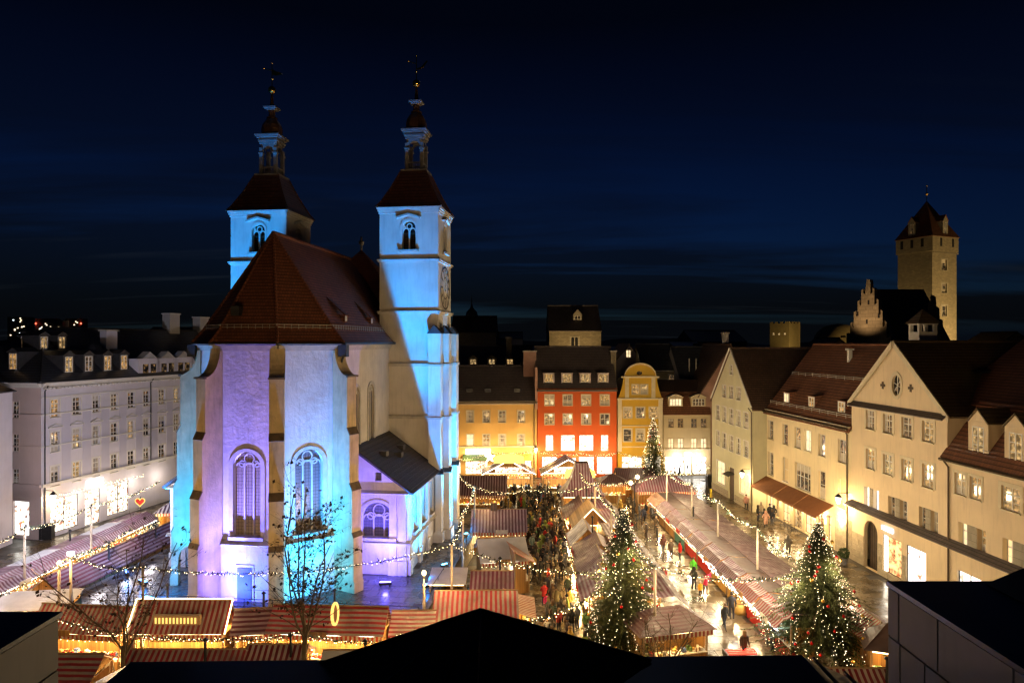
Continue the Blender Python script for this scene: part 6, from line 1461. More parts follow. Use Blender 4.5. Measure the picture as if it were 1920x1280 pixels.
stall('grey flat-roofed service hut by the terrace', -4.6, 48.2, 0, 2.5, 2.4, 'shed', 'tarp_white', zf=2.55, zb=2.75, e=0, val=False, ngoods=0)
stall('large red and white striped roof in the foreground middle', -2.2, 41.0, .03, 4.9, 4.8, 'gable', 'stripe_red', zf=2.4, zr=3.7, e=90)
stall('fine striped lower roof right of the large striped one', 1.2, 44.2, A90, 3.2, 1.7, 'shed', 'stripe_valance', zf=2.3, zb=2.95, e=100, ov=.3, col_=WARM)
stall('pale striped stall left of the large striped roof', -5.95, 40.6, .03, 2.3, 2.2, 'gable', 'stripe_red_h', zf=2.4, zr=3.1, e=60)
# left rows
for i in range(7):
    D = 40.5 + i * 4.0
    stall('long row stall by the white building, %s from near end' % ORD[i], -35.3 + .03 * (D - 47) - .75, D, A90 - .03, 3.95, 1.5, 'canopy', 'tarp_white' if i % 2 else 'stripe_wine', zr=3.0, zb=2.9, canopy='stripe_wine', e=150, col_=WHITE, val=False, strip='strip_white', green=True, ngoods=40, group='stalls of the left row')
for i in range(4):
    D = 49.0 + i * 4.3
    stall('blue-lit striped roof stall beside the terrace, %s from near end' % ORD[i], -33.0 + .10 * (D - 48), D, -A90 - .10, 4.2, 2.3, 'gable', 'stripe_wine_h', zr=3.4, zf=2.4, e=110, col_=WHITE, val=(i == 0), green=True, ngoods=20, group='stalls between left aisle and terrace')
stall('blue-grey hipped booth at the far end of left row', -33.6, 68.2, .2, 3.2, 2.6, 'hip', 'stripe_blue', zf=2.5, zr=3.6, e=130)
hsn = thing('heart_sign', 'red gingerbread heart with glowing rim on a pole', 'sign', P(263, 940, 68.5), .1)
ht = [(.42 * (16 * math.sin(t) ** 3) / 16, .42 * (13 * math.cos(t) - 5 * math.cos(2 * t) - 2 * math.cos(3 * t) - math.cos(4 * t)) / 16) for t in [2 * math.pi * k / 28 for k in range(28)]]
MB().extr(ht, lambda a, b, t: (a, t, b), .15).build('heart', 'cloth_red', hsn); MB().tube([(a * 1.08, -.06, b * 1.08) for a, b in ht + ht[:1]], .05, 4).build('rim', 'sign_amber', hsn); MB().tube([(0, .1, .5), (0, .1, -3.6)], .04, 5).build('pole', 'metal_dark', hsn)
# front rows
ZB = 40.0
stall('striped stall half hidden behind the left parapet', -25.6, ZB + .2, -.10, 5.4, 1.6, 'gable', 'stripe_red', zf=2.75, zr=3.7, ov=.4, e=300, green=True, ngoods=50)
stall('low flat roofed stall behind the left parapet, bright counter', -30.9, 43.6, .15, 4.6, 2.0, 'shed', 'tarp_white', zf=2.5, zb=2.9, e=170, ngoods=50, green=True)
b1 = stall('steep striped stall with glowing sign and lit ridge', -19.6, ZB + .1, 0.0, 5.3, 1.6, 'gable', 'stripe_red', zf=2.85, zr=4.05, ov=.4, e=420, green=True, ngoods=70)
sb = MB().box(-1.35, 1.35, -.22, .05, 2.95, 3.5).build('sign_board', 'post_wood', b1)
for k in range(12): MB().box(-1.25 + k * .21, -1.16 + k * .21, -.26, -.222, 3.05, 3.38).build('lit_letter_bar', 'sign_amber', sb)
MB().tube([(-2.85, .8, 4.1), (2.85, .8, 4.1)], .05, 5).build('ridge_lights', 'strip_warm', b1)
for sx in (-1, 1): MB().tube([(sx * 2.88, .8, 4.1), (sx * 2.88, -.4, 2.5)], .04, 4).build('verge_lights', 'strip_warm', b1)
stall('violet striped end roof beside the steep lit stall', -15.0, ZB + .2, .12, 2.6, 1.7, 'gable', 'stripe_wine_h', zf=2.65, zr=3.5, ov=.4, e=80, green=True, ngoods=20)
stall('wide low pavilion with bulging lit front before the apse', -10.9, ZB - .1, -.06, 6.6, 2.0, 'gable', 'stripe_red_h', zf=2.75, zr=3.7, ov=.4, e=500, green=True, ngoods=80, strip='strip_white')
ring = thing('wreath_sign', 'glowing oval wreath standing on the pavilion roof', 'sign', P(628, 1150, 39.9), 1.05)
MB().tube([(.24 * math.cos(a), 0, .62 * math.sin(a)) for a in [2 * math.pi * k / 20 for k in range(21)]], .09, 6).build('rim', 'sign_amber', ring)
MB().extr(oval_pts(0, 0, .19, .52, 14), lambda a, b, t: (a, t, b), .06).build('panel', 'goods_brown', ring)
for X, L, Y, mt, lb in ((-17.2, 5.8, 37.3, 'stripe_red', 'red striped roof low in front of the steep lit stall'), (-12.6, 2.9, 37.9, 'stripe_red', 'short red striped roof next to the bare tree trunk'), (-22.9, 2.8, 36.8, 'stripe_red_h', 'red striped roof corner right of the left parapet'), (-8.2, 3.2, 37.2, 'tarp_white', 'blue-white tarpaulin roof below the pavilion')):
    stall(lb, X, Y, math.pi, L, 2.2, 'gable', mt, zf=2.5, zr=3.2, e=160, ngoods=30)
stall('striped canopy along the bottom right by the big fir', 18.0, 35.2, math.pi - .02, 6.0, 2.2, 'gable', 'stripe_red', zf=2.5, zr=3.2, e=110, ngoods=20)
stall('small wooden hut with lit window right of the big fir', 21.3, 38.2, -.35, 2.2, 2.0, 'hip', 'tarp_brown', zf=2.2, zr=3.4, e=90, ngoods=10, val=False)
stall('orange striped booth behind the big fir', 22.6, 41.6, A90, 3.0, 2.0, 'gable', 'stripe_valance', zf=2.4, zr=3.1, e=100, ngoods=10)
# ---------------------------------------------------------------- light masts and garlands
MASTS = {}
def mast(key, x, y, h, label, r=.09, mat='mast_wood', z0=0, bulb=False):
    o = thing('light_mast', label, 'mast', (x, y, z0), 0, 'masts carrying the light garlands')
    MB().tube([(0, 0, 0), (0, 0, h)], [r * 1.15, r * .85], 8).build('pole', mat, o, smooth=True)
    MB().lathe([(r * 1.8, 0), (r * 1.8, .25), (r, .3)], 8).build('base', 'metal_dark', o)
    if bulb:
        MB().lathe([(.05, -.02), (.13, .08), (.13, .22), (.04, .3)], 8, (0, 0, h)).build('bulb', 'strip_warm', o, smooth=True)
        lamp('light', 'POINT', o, (0, 0, h + .45), 1200, (1.0, .58, .22), shadow_soft_size=.15)
    else: MB().octa((0, 0, h + .05), .1).build('cap', 'metal_dark', o)
    MASTS[key] = Vector((x, y, z0 + h)); return o
GZ = 6.0
gp = lambda px, py, z=GZ: G(px, py, z)
for key, px, py, lb in (('l1', 46, 990, 'leftmost mast in front of the white building'), ('l2', 171, 948, 'mast before the lit shop door of the white building'), ('l3', 133, 1043, 'taller of two masts at the left stalls'), ('l4', 268, 1064, 'mast at the left corner of the terrace wall'),
                        ('c1', 847, 1020, 'mast at the terrace corner beside the service hut'), ('c2', 868, 960, 'mast halfway along the terrace edge'), ('c3', 890, 912, 'mast near the dark striped roof at far end'),
                        ('m1', 1228, 1062, 'mast beside the purple stall roofs right of the fir'), ('m2', 1146, 950, 'mast behind the fir top in the middle block'), ('m3', 1116, 906, 'mast next to the swept tent'),
                        ('r1', 1250, 884, 'farthest mast over the right row'), ('r2', 1297, 906, 'second farthest mast over the right row'), ('r3', 1346, 938, 'middle mast over the right row'), ('r4', 1420, 988, 'nearest mast over the right row')):
    p = gp(px, py); mast(key, p.x, p.y, GZ, lb)
p = G(795, 1078, 5.2); mast('k1', p.x, p.y, 5.2, 'mast with glowing lamp in front of the annex', bulb=True)
p = G(111, 1060, 5.6); mast('k2', p.x, p.y, 5.6, 'shorter mast with glowing lamp at the left stalls', bulb=True)
KG = 0.42
# added floodlight on the taller left mast, no lamp seen, brightens the white building
lm = [o for o in COL.objects if o.name.startswith('light_mast') and o.get('label', '').startswith('taller of two')][0]
MB().box(-.16, .16, -.12, .12, GZ + .08, GZ + .32).build('floodlight', 'neon_cool', lm)
aim(lamp('beam', 'SPOT', lm, (-.3, .2, GZ + .4), 9500, (.90, .86, 1.0), spot_size=math.radians(88), spot_blend=.9, shadow_soft_size=.2), (-14.5, 34, 10))
def garland(label, pts, sag, e=40, nl=3, step=.16, r=.027, mat='bulb', green=True, col_=(1.0, .60, .23)):
    """light garland hung between the given points"""
    o = thing('light_garland', label, 'garland', pts[0], 0, 'light garlands over the market')
    path = []
    for i in range(len(pts) - 1):
        a, b = Vector(pts[i]) - Vector(pts[0]), Vector(pts[i + 1]) - Vector(pts[0]); sg = sag[i] if hasattr(sag, '__len__') else sag
        n = 16
        for k in range(n + (1 if i == len(pts) - 2 else 0)):
            t = k / n; p = a.lerp(b, t); p.z -= sg * 4 * t * (1 - t); path.append(p)
    MB().tube(path, .018, 4).build('cable', 'metal_dark', o, uv=False)
    L = 0; seg = []
    for i in range(len(path) - 1): seg.append((L, path[i], path[i + 1])); L += (path[i + 1] - path[i]).length
    def at(s_):
        for l0, a, b in seg:
            d = (b - a).length
            if s_ <= l0 + d: return a.lerp(b, (s_ - l0) / max(d, 1e-6))
        return seg[-1][2]
    bl, g = MB(), MB(); u = lambda q: RND.uniform(-q, q)
    for k in range(int(L / step)):
        p = at(k * step)
        for _ in range(1): bl.octa(p + Vector((u(.11), u(.11), u(.12) - .03)), r * RND.uniform(.7, 1.15))
        if green:
            for _ in range(4):
                q = p + Vector((u(.05), u(.05), u(.05))); g.face([q, q + Vector((u(.2), u(.2), u(.2))), q + Vector((u(.09), u(.09), u(.09)))])
    tag(bl.build('bulbs', mat, o, uv=False), kind='stuff')
    if green: tag(g.build('fir_twigs', 'needles_dark', o, uv=False), kind='stuff')
    for i in range(nl): lamp('glow', 'POINT', o, at(L * (i + .5) / nl) + Vector((0, 0, -.12)), e * KG, col_, shadow_soft_size=.35)
    return o
T = MASTS
garland('garland along the pavement of the white building', [gp(-60, 1028), T['l1'], T['l2'], gp(300, 902)], .35, 850, 6, col_=(1.0, .90, .96))
garland('garland over the long left stall row', [gp(-40, 1128, 5), T['l3'], gp(240, 995, 4.6), gp(300, 975, 4.4)], .3, 120, 4)
garland('long sagging garland crossing in front of the church', [T['l3'], T['l4'], T['c1']], (.3, 1.0), 90, 5)
garland('garland running back along the terrace railing', [T['c1'], T['c2'], T['c3'], gp(858, 882)], .45, 120, 5)
garland('garland from the terrace corner across the crowd', [T['c1'], T['m1']], 1.0, 300, 5)
garland('garland from middle masts to the big right fir', [T['m1'], gp(1492, 1078)], .5, 700, 4, col_=(1.0, .74, .40))
garland('garland up the middle block behind the fir', [T['m1'], T['m2'], T['m3'], gp(1086, 884)], .5, 420, 6)
garland('garland along the masts of the right row', [T['r1'], T['r2'], T['r3'], T['r4'], gp(1486, 1046)], .4, 1600, 8, col_=(1.0, .80, .50))
garland('garland over the far aisle from swept tent to far fir', [T['m3'], T['r1'], gp(1333, 873, 5)], .5, 800, 5, col_=(1.0, .74, .40))
garland('garland from terrace over the far crowd', [T['c3'], gp(990, 917, 5), T['m3']], .5, 520, 5)
garland('nearest garland low over the crowd aisle', [gp(955, 1172, 5), gp(1118, 1112, 5), gp(1160, 1092, 5.5)], .3, 140, 3)
garland('garland along the front of the yellow house', [P(845, 862, 94), P(925, 848, 94), P(1003, 845, 94)], .25, 650, 4)
garland('garland along the front of the red and gold houses', [P(1003, 845, 94), P(1090, 850, 94), P(1160, 848, 94), P(1240, 858, 94)], .3, 750, 6)
garland('low garland between the front stalls at the left', [P(112, 1160, 37.6), P(240, 1188, 37.6), P(440, 1197, 37.6), P(560, 1185, 37.6), P(690, 1205, 37.6), P(760, 1188, 38.2)], .15, 130, 6)
garland('fairy lights over the shop windows of the white building', [P(88, 932, 66), P(200, 905, 72), P(270, 890, 77)], .05, 90, 3, .16, .04, green=False)
garland('cool white lights on the near canopies of right row', [G(1320, 1050, 2.1), G(1385, 1112, 2.1), G(1460, 1180, 2.1)], .02, 60, 3, .14, .04, 'bulb_cool', False, (.8, .9, 1.0))
# street lamp with two globes in the middle of the square
sl = thing('street_lamp', 'two-globe street lamp glowing by the far fir', 'street lamp', G(1190, 968), 0)
MB().tube([(0, 0, 0), (0, 0, 4.3)], .07, 8).tube([(-.45, 0, 3.6), (0, 0, 3.4), (.3, 0, 4.2)], .04, 6).build('post', 'metal_dark', sl)
for c in ((-.45, 0, 3.75), (.3, 0, 4.4)):
    MB().lathe([(.05, -.25), (.22, -.12), (.25, .02), (.18, .18), (.03, .26)], 10, c).build('globe', 'strip_warm', sl, smooth=True); lamp('light', 'POINT', sl, (c[0], c[1], c[2] + .5), 260, (1.0, .75, .36), shadow_soft_size=.2)
# ---------------------------------------------------------------- trees
def fir(label, X, Y, h, rad, nb, seed, z0=.5, lights=420, baubles=26, zb=.9, dense=1.0, br=.016):
    r = random.Random(seed); wob = lambda a, t: 1 + .11 * math.sin(2 * a + 4 * t + seed) + .09 * math.sin(5 * a - 11 * t + seed) + .06 * math.sin(9 * a + 23 * t); o = thing('christmas_tree', label, 'tree', (X, Y, 0), 0, 'decorated fir trees on the market')
    MB().tube([(0, 0, 0), (0, 0, h * .5), (0, 0, h)], [.16, .09, .015], 7).build('trunk', 'bark', o)
    g = MB(); lay = int(h * 5.2)
    for i in range(lay):
        t = i / (lay - 1); z = lerp(zb, h - .15, t); R_ = rad * ((1 - t) ** .82) * r.uniform(.86, 1.1) + .08; n = max(4, int(nb * (1 - t * .72)))
        a0 = r.uniform(0, 6.28)
        for k in range(n):
            a = a0 + 6.283 * k / n + r.uniform(-.2, .2); L = R_ * (r.uniform(.62, 1.08) if r.random() < .86 else r.uniform(1.08, 1.3)); L *= wob(a, t); d = Vector((math.cos(a), math.sin(a), 0)); sd = Vector((-d.y, d.x, 0))
            droop = r.uniform(.18, .42); m = max(3, int(L / .16 * dense))
            for q in range(m):
                s_ = (q + .5) / m; p = d * (L * s_) + Vector((0, 0, z - droop * L * s_ * s_ * .8 + .1 * L * s_))
                wl = (.30 * (1 - s_) + .14) * r.uniform(.7, 1.2)
                for sg in (-1, 1):
                    tip = p + sd * (sg * wl) + d * (wl * .7) + Vector((0, 0, r.uniform(-.12, .03))); g.face([p - d * .05, p + d * .07 + Vector((0, 0, .02)), tip])
                if q % 2: g.face([p - sd * .04, p + sd * .04, p + d * .22 + Vector((r.uniform(-.05, .05), 0, r.uniform(-.2, .1)))])
    tag(g.build('crown', 'needles', o, uv=False))
    l = MB(); strings = 26
    for k in range(lights):
        st = k % strings; t = min(.99, ((k // strings + r.random()) / (lights / strings)) ** 1.3); a = 6.283 * (st + .35 * math.sin(st * 2.3)) / strings + .12 * math.sin(t * 9 + st * 1.7) + r.gauss(0, .025); z = lerp(zb + .25, h, t); R_ = (rad * ((1 - t) ** .82) * r.uniform(.84, .98) + .06) * wob(a, t)
        l.octa((R_ * math.cos(a), R_ * math.sin(a), z - .12 * R_), br * r.uniform(.6, 1.6))
    tag(l.build('fairy_lights', 'bulb_tree', o, uv=False), kind='stuff')
    bm = MB().lathe([(.01, -.10), (.07, -.07), (.10, 0), (.07, .07), (.025, .09), (.025, .12)], 10).mesh('bauble', ['bauble_red'], True, False); bg_ = MB().lathe([(.01, -.11), (.08, -.08), (.11, 0), (.08, .08), (.02, .11)], 8).mesh('bauble', ['bauble_gold'], True, False)
    for k in range(baubles):
        t = (k + .5) / baubles * .9; a = -A90 + r.uniform(-1.4, 1.4); R_ = rad * ((1 - t) ** .82) * 1.02 + .1; put('bauble', bm if k % 4 else bg_, o, (R_ * math.cos(a), R_ * math.sin(a), lerp(zb + .3, h, t)))
    for k in range(4): a = k * 1.57 + .4; t = .25 + .15 * k; R_ = rad * (1 - t) + .35; lamp('glow', 'POINT', o, (R_ * math.cos(a), R_ * math.sin(a), lerp(zb, h, t)), 230, (1.0, .8, .5), shadow_soft_size=.3)
    return o
fir('tall fir full of lights standing by the far houses', P(1225, 640, 87).x, 87, 9.8, 2.35, 20, 3, lights=460, baubles=8, br=.024)
fir('fir with red baubles in the middle of the market', P(1168, 640, 43).x, 43, 9.0, 2.65, 28, 5, lights=820, baubles=22, dense=1.15)
fir('biggest fir with red and gold baubles at right', P(1534, 640, 42).x, 42, 8.4, 3.15, 32, 8, lights=1000, baubles=26, dense=1.15)
def bare_tree(label, X, Y, h, seed, spread=1.0, trunk=.2, leaves=380, name='bare_tree', fork=.32, nstem=4, depth=4):
    r = random.Random(seed); o = thing(name, label, 'tree', (X, Y, 0), 0)
    tr_, br, lf = MB(), MB(), MB(); tips = []
    def grow(p, d, L, rad, lev):
        n = 5; path = [p]; q = p; dd = d.copy()
        for i in range(n):
            dd = (dd + Vector((r.gauss(0, .16), r.gauss(0, .16), .07 if lev < 2 else -.01))).normalized(); q = q + dd * (L / n); path.append(q)
        (tr_ if lev == 0 else br).tube(path, [lerp(rad, rad * .45, i / n) for i in range(n + 1)], 6 if lev < 2 else 4 if lev < 3 else 3, cap=False)
        if lev >= 2:
            for i in range(1, n + 1): tips.append((path[i], dd))
        if lev < depth:
            for i in range((10, 7, 5, 3)[lev]):
                t = r.uniform(.12, 1.0); k = min(n - 1, int(t * n)); s_ = path[k].lerp(path[k + 1], .5)
                a = r.uniform(0, 6.283); side = Vector((math.cos(a), math.sin(a), 0)) * spread
                grow(s_, (dd * .8 + side * r.uniform(.6, 1.15) + Vector((0, 0, .15))).normalized(), L * r.uniform(.28, .5) * (1.15 - .4 * t), rad * .40 * (1.1 - .4 * t), lev + 1)
    base = h * fork
    tr_.tube([(0, 0, 0), (r.uniform(-.1, .1), 0, base * .6), (0, 0, base + .3)], [trunk * 1.15, trunk, trunk * .9], 9, cap=False)
    for k in range(nstem):
        a = 6.283 * k / nstem + r.uniform(-.3, .3); tilt = .06 if k == 0 else r.uniform(.20, .50) * spread
        grow(Vector((0, 0, base * (1 - .1 * (k % 3)))), Vector((math.cos(a) * tilt, math.sin(a) * tilt, 1)).normalized(), (h - base) * (r.uniform(.62, .8) if k else .8), trunk * .42, 0)
    tr_.build('trunk', 'bark', o, smooth=True, uv=False); tag(br.build('branches', 'bark', o, uv=False))
    for _ in range(leaves):
        p, d = r.choice(tips); s_ = r.uniform(.05, .13); e1 = Vector((r.gauss(0, 1), r.gauss(0, 1), r.gauss(0, 1))).normalized(); e2 = e1.cross(Vector((.3, .5, .8))).normalized()
        q = p + Vector((r.uniform(-.12, .12), r.uniform(-.12, .12), -.08)); lf.face([q - e1 * s_, q - e2 * s_ * .7, q + e1 * s_, q + e2 * s_ * .7])
    if leaves: tag(lf.build('leaves', 'dead_leaf', o, uv=False))
    return o
bare_tree('tall bare tree with last leaves before the apse', P(572, 640, 35.5).x, 35.5, 13.9, 21, 1.35, .14, 1100, nstem=6, depth=3)
bare_tree('slender bare tree among the left stalls', P(232, 640, 35.0).x, 35.0, 11.3, 4, 1.2, .12, 420, nstem=5, depth=3)
bare_tree('bushy leafless shrub tree right of the middle fir', P(1250, 640, 37.5).x, 37.5, 5.6, 12, 1.5, .1, 0, fork=.12, nstem=7, depth=3)
bare_tree('leafless shrub in front of the middle fir foot', P(1190, 640, 36.2).x, 36.2, 3.6, 15, 1.6, .07, 0, fork=.12, nstem=6, depth=3)
bare_tree('low bare shrub beside the striped roofs at bottom', P(1305, 640, 36.4).x, 36.4, 3.0, 17, 1.6, .06, 0, fork=.12, nstem=6, depth=3)
# ---------------------------------------------------------------- paving slabs
def in_foot(x, y):
    for (fx_, fy_, a, b, an) in FOOT:
        dx, dy = x - fx_, y - fy_; c, s_ = math.cos(an), math.sin(an)
        if abs(dx * c + dy * s_) < a and abs(-dx * s_ + dy * c) < b: return True
    return False
cand = []; ang = math.radians(3)
for i in range(-40, 44):
    for j in range(66):
        u, v = i * 1.5 + (.75 if j % 2 else 0), 33 + j * 1.0
        x, y = u * math.cos(ang) - v * math.sin(ang) + 3, u * math.sin(ang) + v * math.cos(ang)
        if y < 33 or y > 97 or x > rx(y) - .8 or x < -46.2 + .242 * (y - 67) + 1.0 or x < -46: continue
        d = Vector((x, y, 0)) - CO; lx, ly = d.x * math.cos(CA) + d.y * math.sin(CA), -d.x * math.sin(CA) + d.y * math.cos(CA)
        if -16 < lx < 13.4 and -6.2 < ly < 31: continue
        if in_foot(x, y): continue
        open_ = (11.9 < x < 15.6 and y < 76) or (x > 21.5) or (x < -36.5) or (1.4 < x < 5.2)
        cand.append((0 if open_ else 1, x * x + y * y, x, y))
cand.sort()
sm = MB().box(-.74, .74, -.49, .49, 0, .03).mesh('slab', ['paving_wet'], False, False); rest = MB()
for k, (_, _, x, y) in enumerate(cand):
    if k < 300: put('slab', sm, gr, (x, y, .004 + RND.uniform(0, .006)), ang + RND.uniform(-.004, .004))
    else:
        c, s_ = math.cos(ang), math.sin(ang); z = .03 + RND.uniform(0, .006); q = [(x + a * c - b * s_, y + a * s_ + b * c, z) for a, b in ((-.74, -.49), (.74, -.49), (.74, .49), (-.74, .49))]
        rest.face(q)
tag(rest.build('slab_field', 'paving_wet', gr, uv=False), kind='stuff')
# ---------------------------------------------------------------- roofs of the building the camera stands on
plain('sheet_black', (0.028, 0.025, 0.026), 0.34, 0.4, 1.5, 0.1, 3, metal=0.3)
plain('panel_clad', (0.48, 0.43, 0.38), 0.6, 0.12, 1.2, 0.08, 8, stain=0.2)
fr = thing('near_roof', 'black flat roof with low hipped skylight along the bottom edge', 'roof')
zf_ = H - 600 / F * 12
MB().slab([(-6.7, 12, zf_), (5.1, 12, zf_ + .12), (5.1, 1, zf_ + .12), (-6.7, 1, zf_)], .3).build('deck', 'sheet_black', fr)
MB().slab([(-6.7, 12, zf_ - .02), (-6.7, 1, zf_ - .02), (-9.5, 1, zf_ - 1.5), (-9.5, 12, zf_ - 1.5)], .1).build('verge', 'sheet_black', fr)
MB().slab([(5.1, 12, zf_ + .1), (5.1, 1, zf_ + .1), (8.6, 1, zf_ - 1.5), (8.6, 12, zf_ - 1.5)], .1).build('verge', 'sheet_black', fr)
for k in range(5): MB().tube([(5.3 + k * .55, 12.02, zf_ + .06 - k * .25), (5.3 + k * .55, 2, zf_ + .06 - k * .25)], .03, 4).build('seam', 'sheet_black', fr)
nb = thing('near_building', 'dark building below the viewpoint with added unseen lanterns on its front', 'building', (0, 12.3, 0), math.pi)
fcn = Facade(nb, 0, 0, 0); fcn.wall([(-26, 0), (26, 0), (26, 12.6), (-26, 12.6)], 'wall_cream')
for x in (-20, -10, 0, 10, 20): lantern_lamp(nb, x, 0, 7.5, 1450, out=1.3, col_=(1.0, .66, .31))  # unseen lanterns, added for the warm light on church front and roof
MB().tube([(-6.6, 12.06, zf_ - .12), (5.0, 12.06, zf_ - .0)], .07, 8).build('gutter', 'metal_dark', fr)
ap = P(900, 1142, 11.0); zb_ = zf_ + .02
cs = [Vector((-3.35, 11.9, zb_)), Vector((-.5, 8.4, zb_)), Vector((2.4, 11.8, zb_ + .1)), Vector((-.5, 14.2, zb_))]
for i in range(4): MB().slab([cs[i], cs[(i + 1) % 4], ap], .06).build('skylight_slope', 'sheet_black', fr)
for i in range(4): MB().tube([cs[i], ap], .03, 5).build('hip_cap', 'sheet_black', fr)
for i, t in ((0, .35), (0, .7), (1, .35), (1, .7)):
    a = cs[i].lerp(cs[i + 1], t); MB().tube([a, a.lerp(ap, .62)], .018, 4).build('seam', 'sheet_black', fr)
lp = thing('left_parapet', 'beige clad parapet block with black top at lower left corner', 'parapet')
zt = H - (1148 - 640) / F * 9; x_ = -6.0
MB().box(-14, x_, 1.5, 9, zt - 6, zt - .06).build('core', 'panel_clad', lp)
MB().box(-14, x_ + .05, 1.5, 9.04, zt - .06, zt).build('coping', 'sheet_black', lp)
for (y0, y1, z0, z1) in ((1.5, 8.98, zt - .72, zt - .08), (7.5, 8.98, zt - 2.6, zt - .75), (5.9, 7.47, zt - 2.6, zt - .75), (3, 5.87, zt - 2.6, zt - .75)): MB().box(x_, x_ + .03, y0, y1, z0, z1).build('panel', 'panel_clad', lp)
rp_ = thing('right_parapet', 'grey-violet clad parapet block at lower right corner', 'parapet')
zt = H - (1090 - 640) / F * 9; x_ = (1668 - 960) / F * 9
MB().box(x_, 16, 1.0, 9, zt - 6, zt - .06).build('core', 'panel_clad', rp_)
MB().box(x_ - .03, 16, 1.0, 9.03, zt - .06, zt).build('coping', 'sheet_black', rp_)
MB().slab([(x_ + 1.2, 8.9, zt + .01), (x_ + 1.2, 1.5, zt + .01), (x_ + 5, 1.5, zt + 1.6), (x_ + 5, 8.9, zt + 1.6)], .05).build('sheet_slope', 'sheet_black', rp_)
for (y0, y1, z0, z1) in ((8.75, 8.98, zt - .68, zt - .07), (7.95, 8.72, zt - .68, zt - .07), (6.75, 7.92, zt - .68, zt - .07), (4.5, 6.72, zt - .68, zt - .07), (8.72, 8.98, zt - 3, zt - .71), (8.2, 8.69, zt - 3, zt - .71), (7.3, 8.17, zt - 3, zt - .71), (5, 7.27, zt - 3, zt - .71)):
    MB().box(x_ - .03, x_, y0, y1, z0, z1).build('panel', 'panel_clad', rp_)
# ---------------------------------------------------------------- people
def person_mats():
    t = NT('coat'); oi = t.n('ObjectInfo'); t.col(t.mix(t.ramp(t.noise(6, 4), (.35, 0.), (.7, .35)), oi.outputs['Color'], (.01, .01, .012))); t.set(rough=.8); t.bump(t.noise(14, 3), .4, .02)
    t = NT('trousers'); oi = t.n('ObjectInfo'); t.col(t.ramp(oi.outputs['Random'], (0., (.012, .012, .016)), (.5, (.03, .035, .06)), (.8, (.06, .05, .04)), (1., (.12, .13, .17)))); t.set(rough=.85)
    t = NT('skin'); t.col((.55, .33, .22)); t.set(rough=.6)
    t = NT('hair'); oi = t.n('ObjectInfo'); t.col(t.ramp(oi.outputs['Random'], (0., (.015, .01, .008)), (.45, (.06, .035, .02)), (.75, (.22, .13, .06)), (1., (.30, .26, .22)))); t.set(rough=.7)
    t = NT('knit'); oi = t.n('ObjectInfo'); t.col(oi.outputs['Color']); t.set(rough=.95); t.bump(t.noise(30, 3), .5, .02)
    t = NT('shoe'); t.col((.02, .016, .014)); t.set(rough=.5)
    t = NT('eye'); t.col((.01, .01, .01)); t.set(rough=.2)
person_mats()
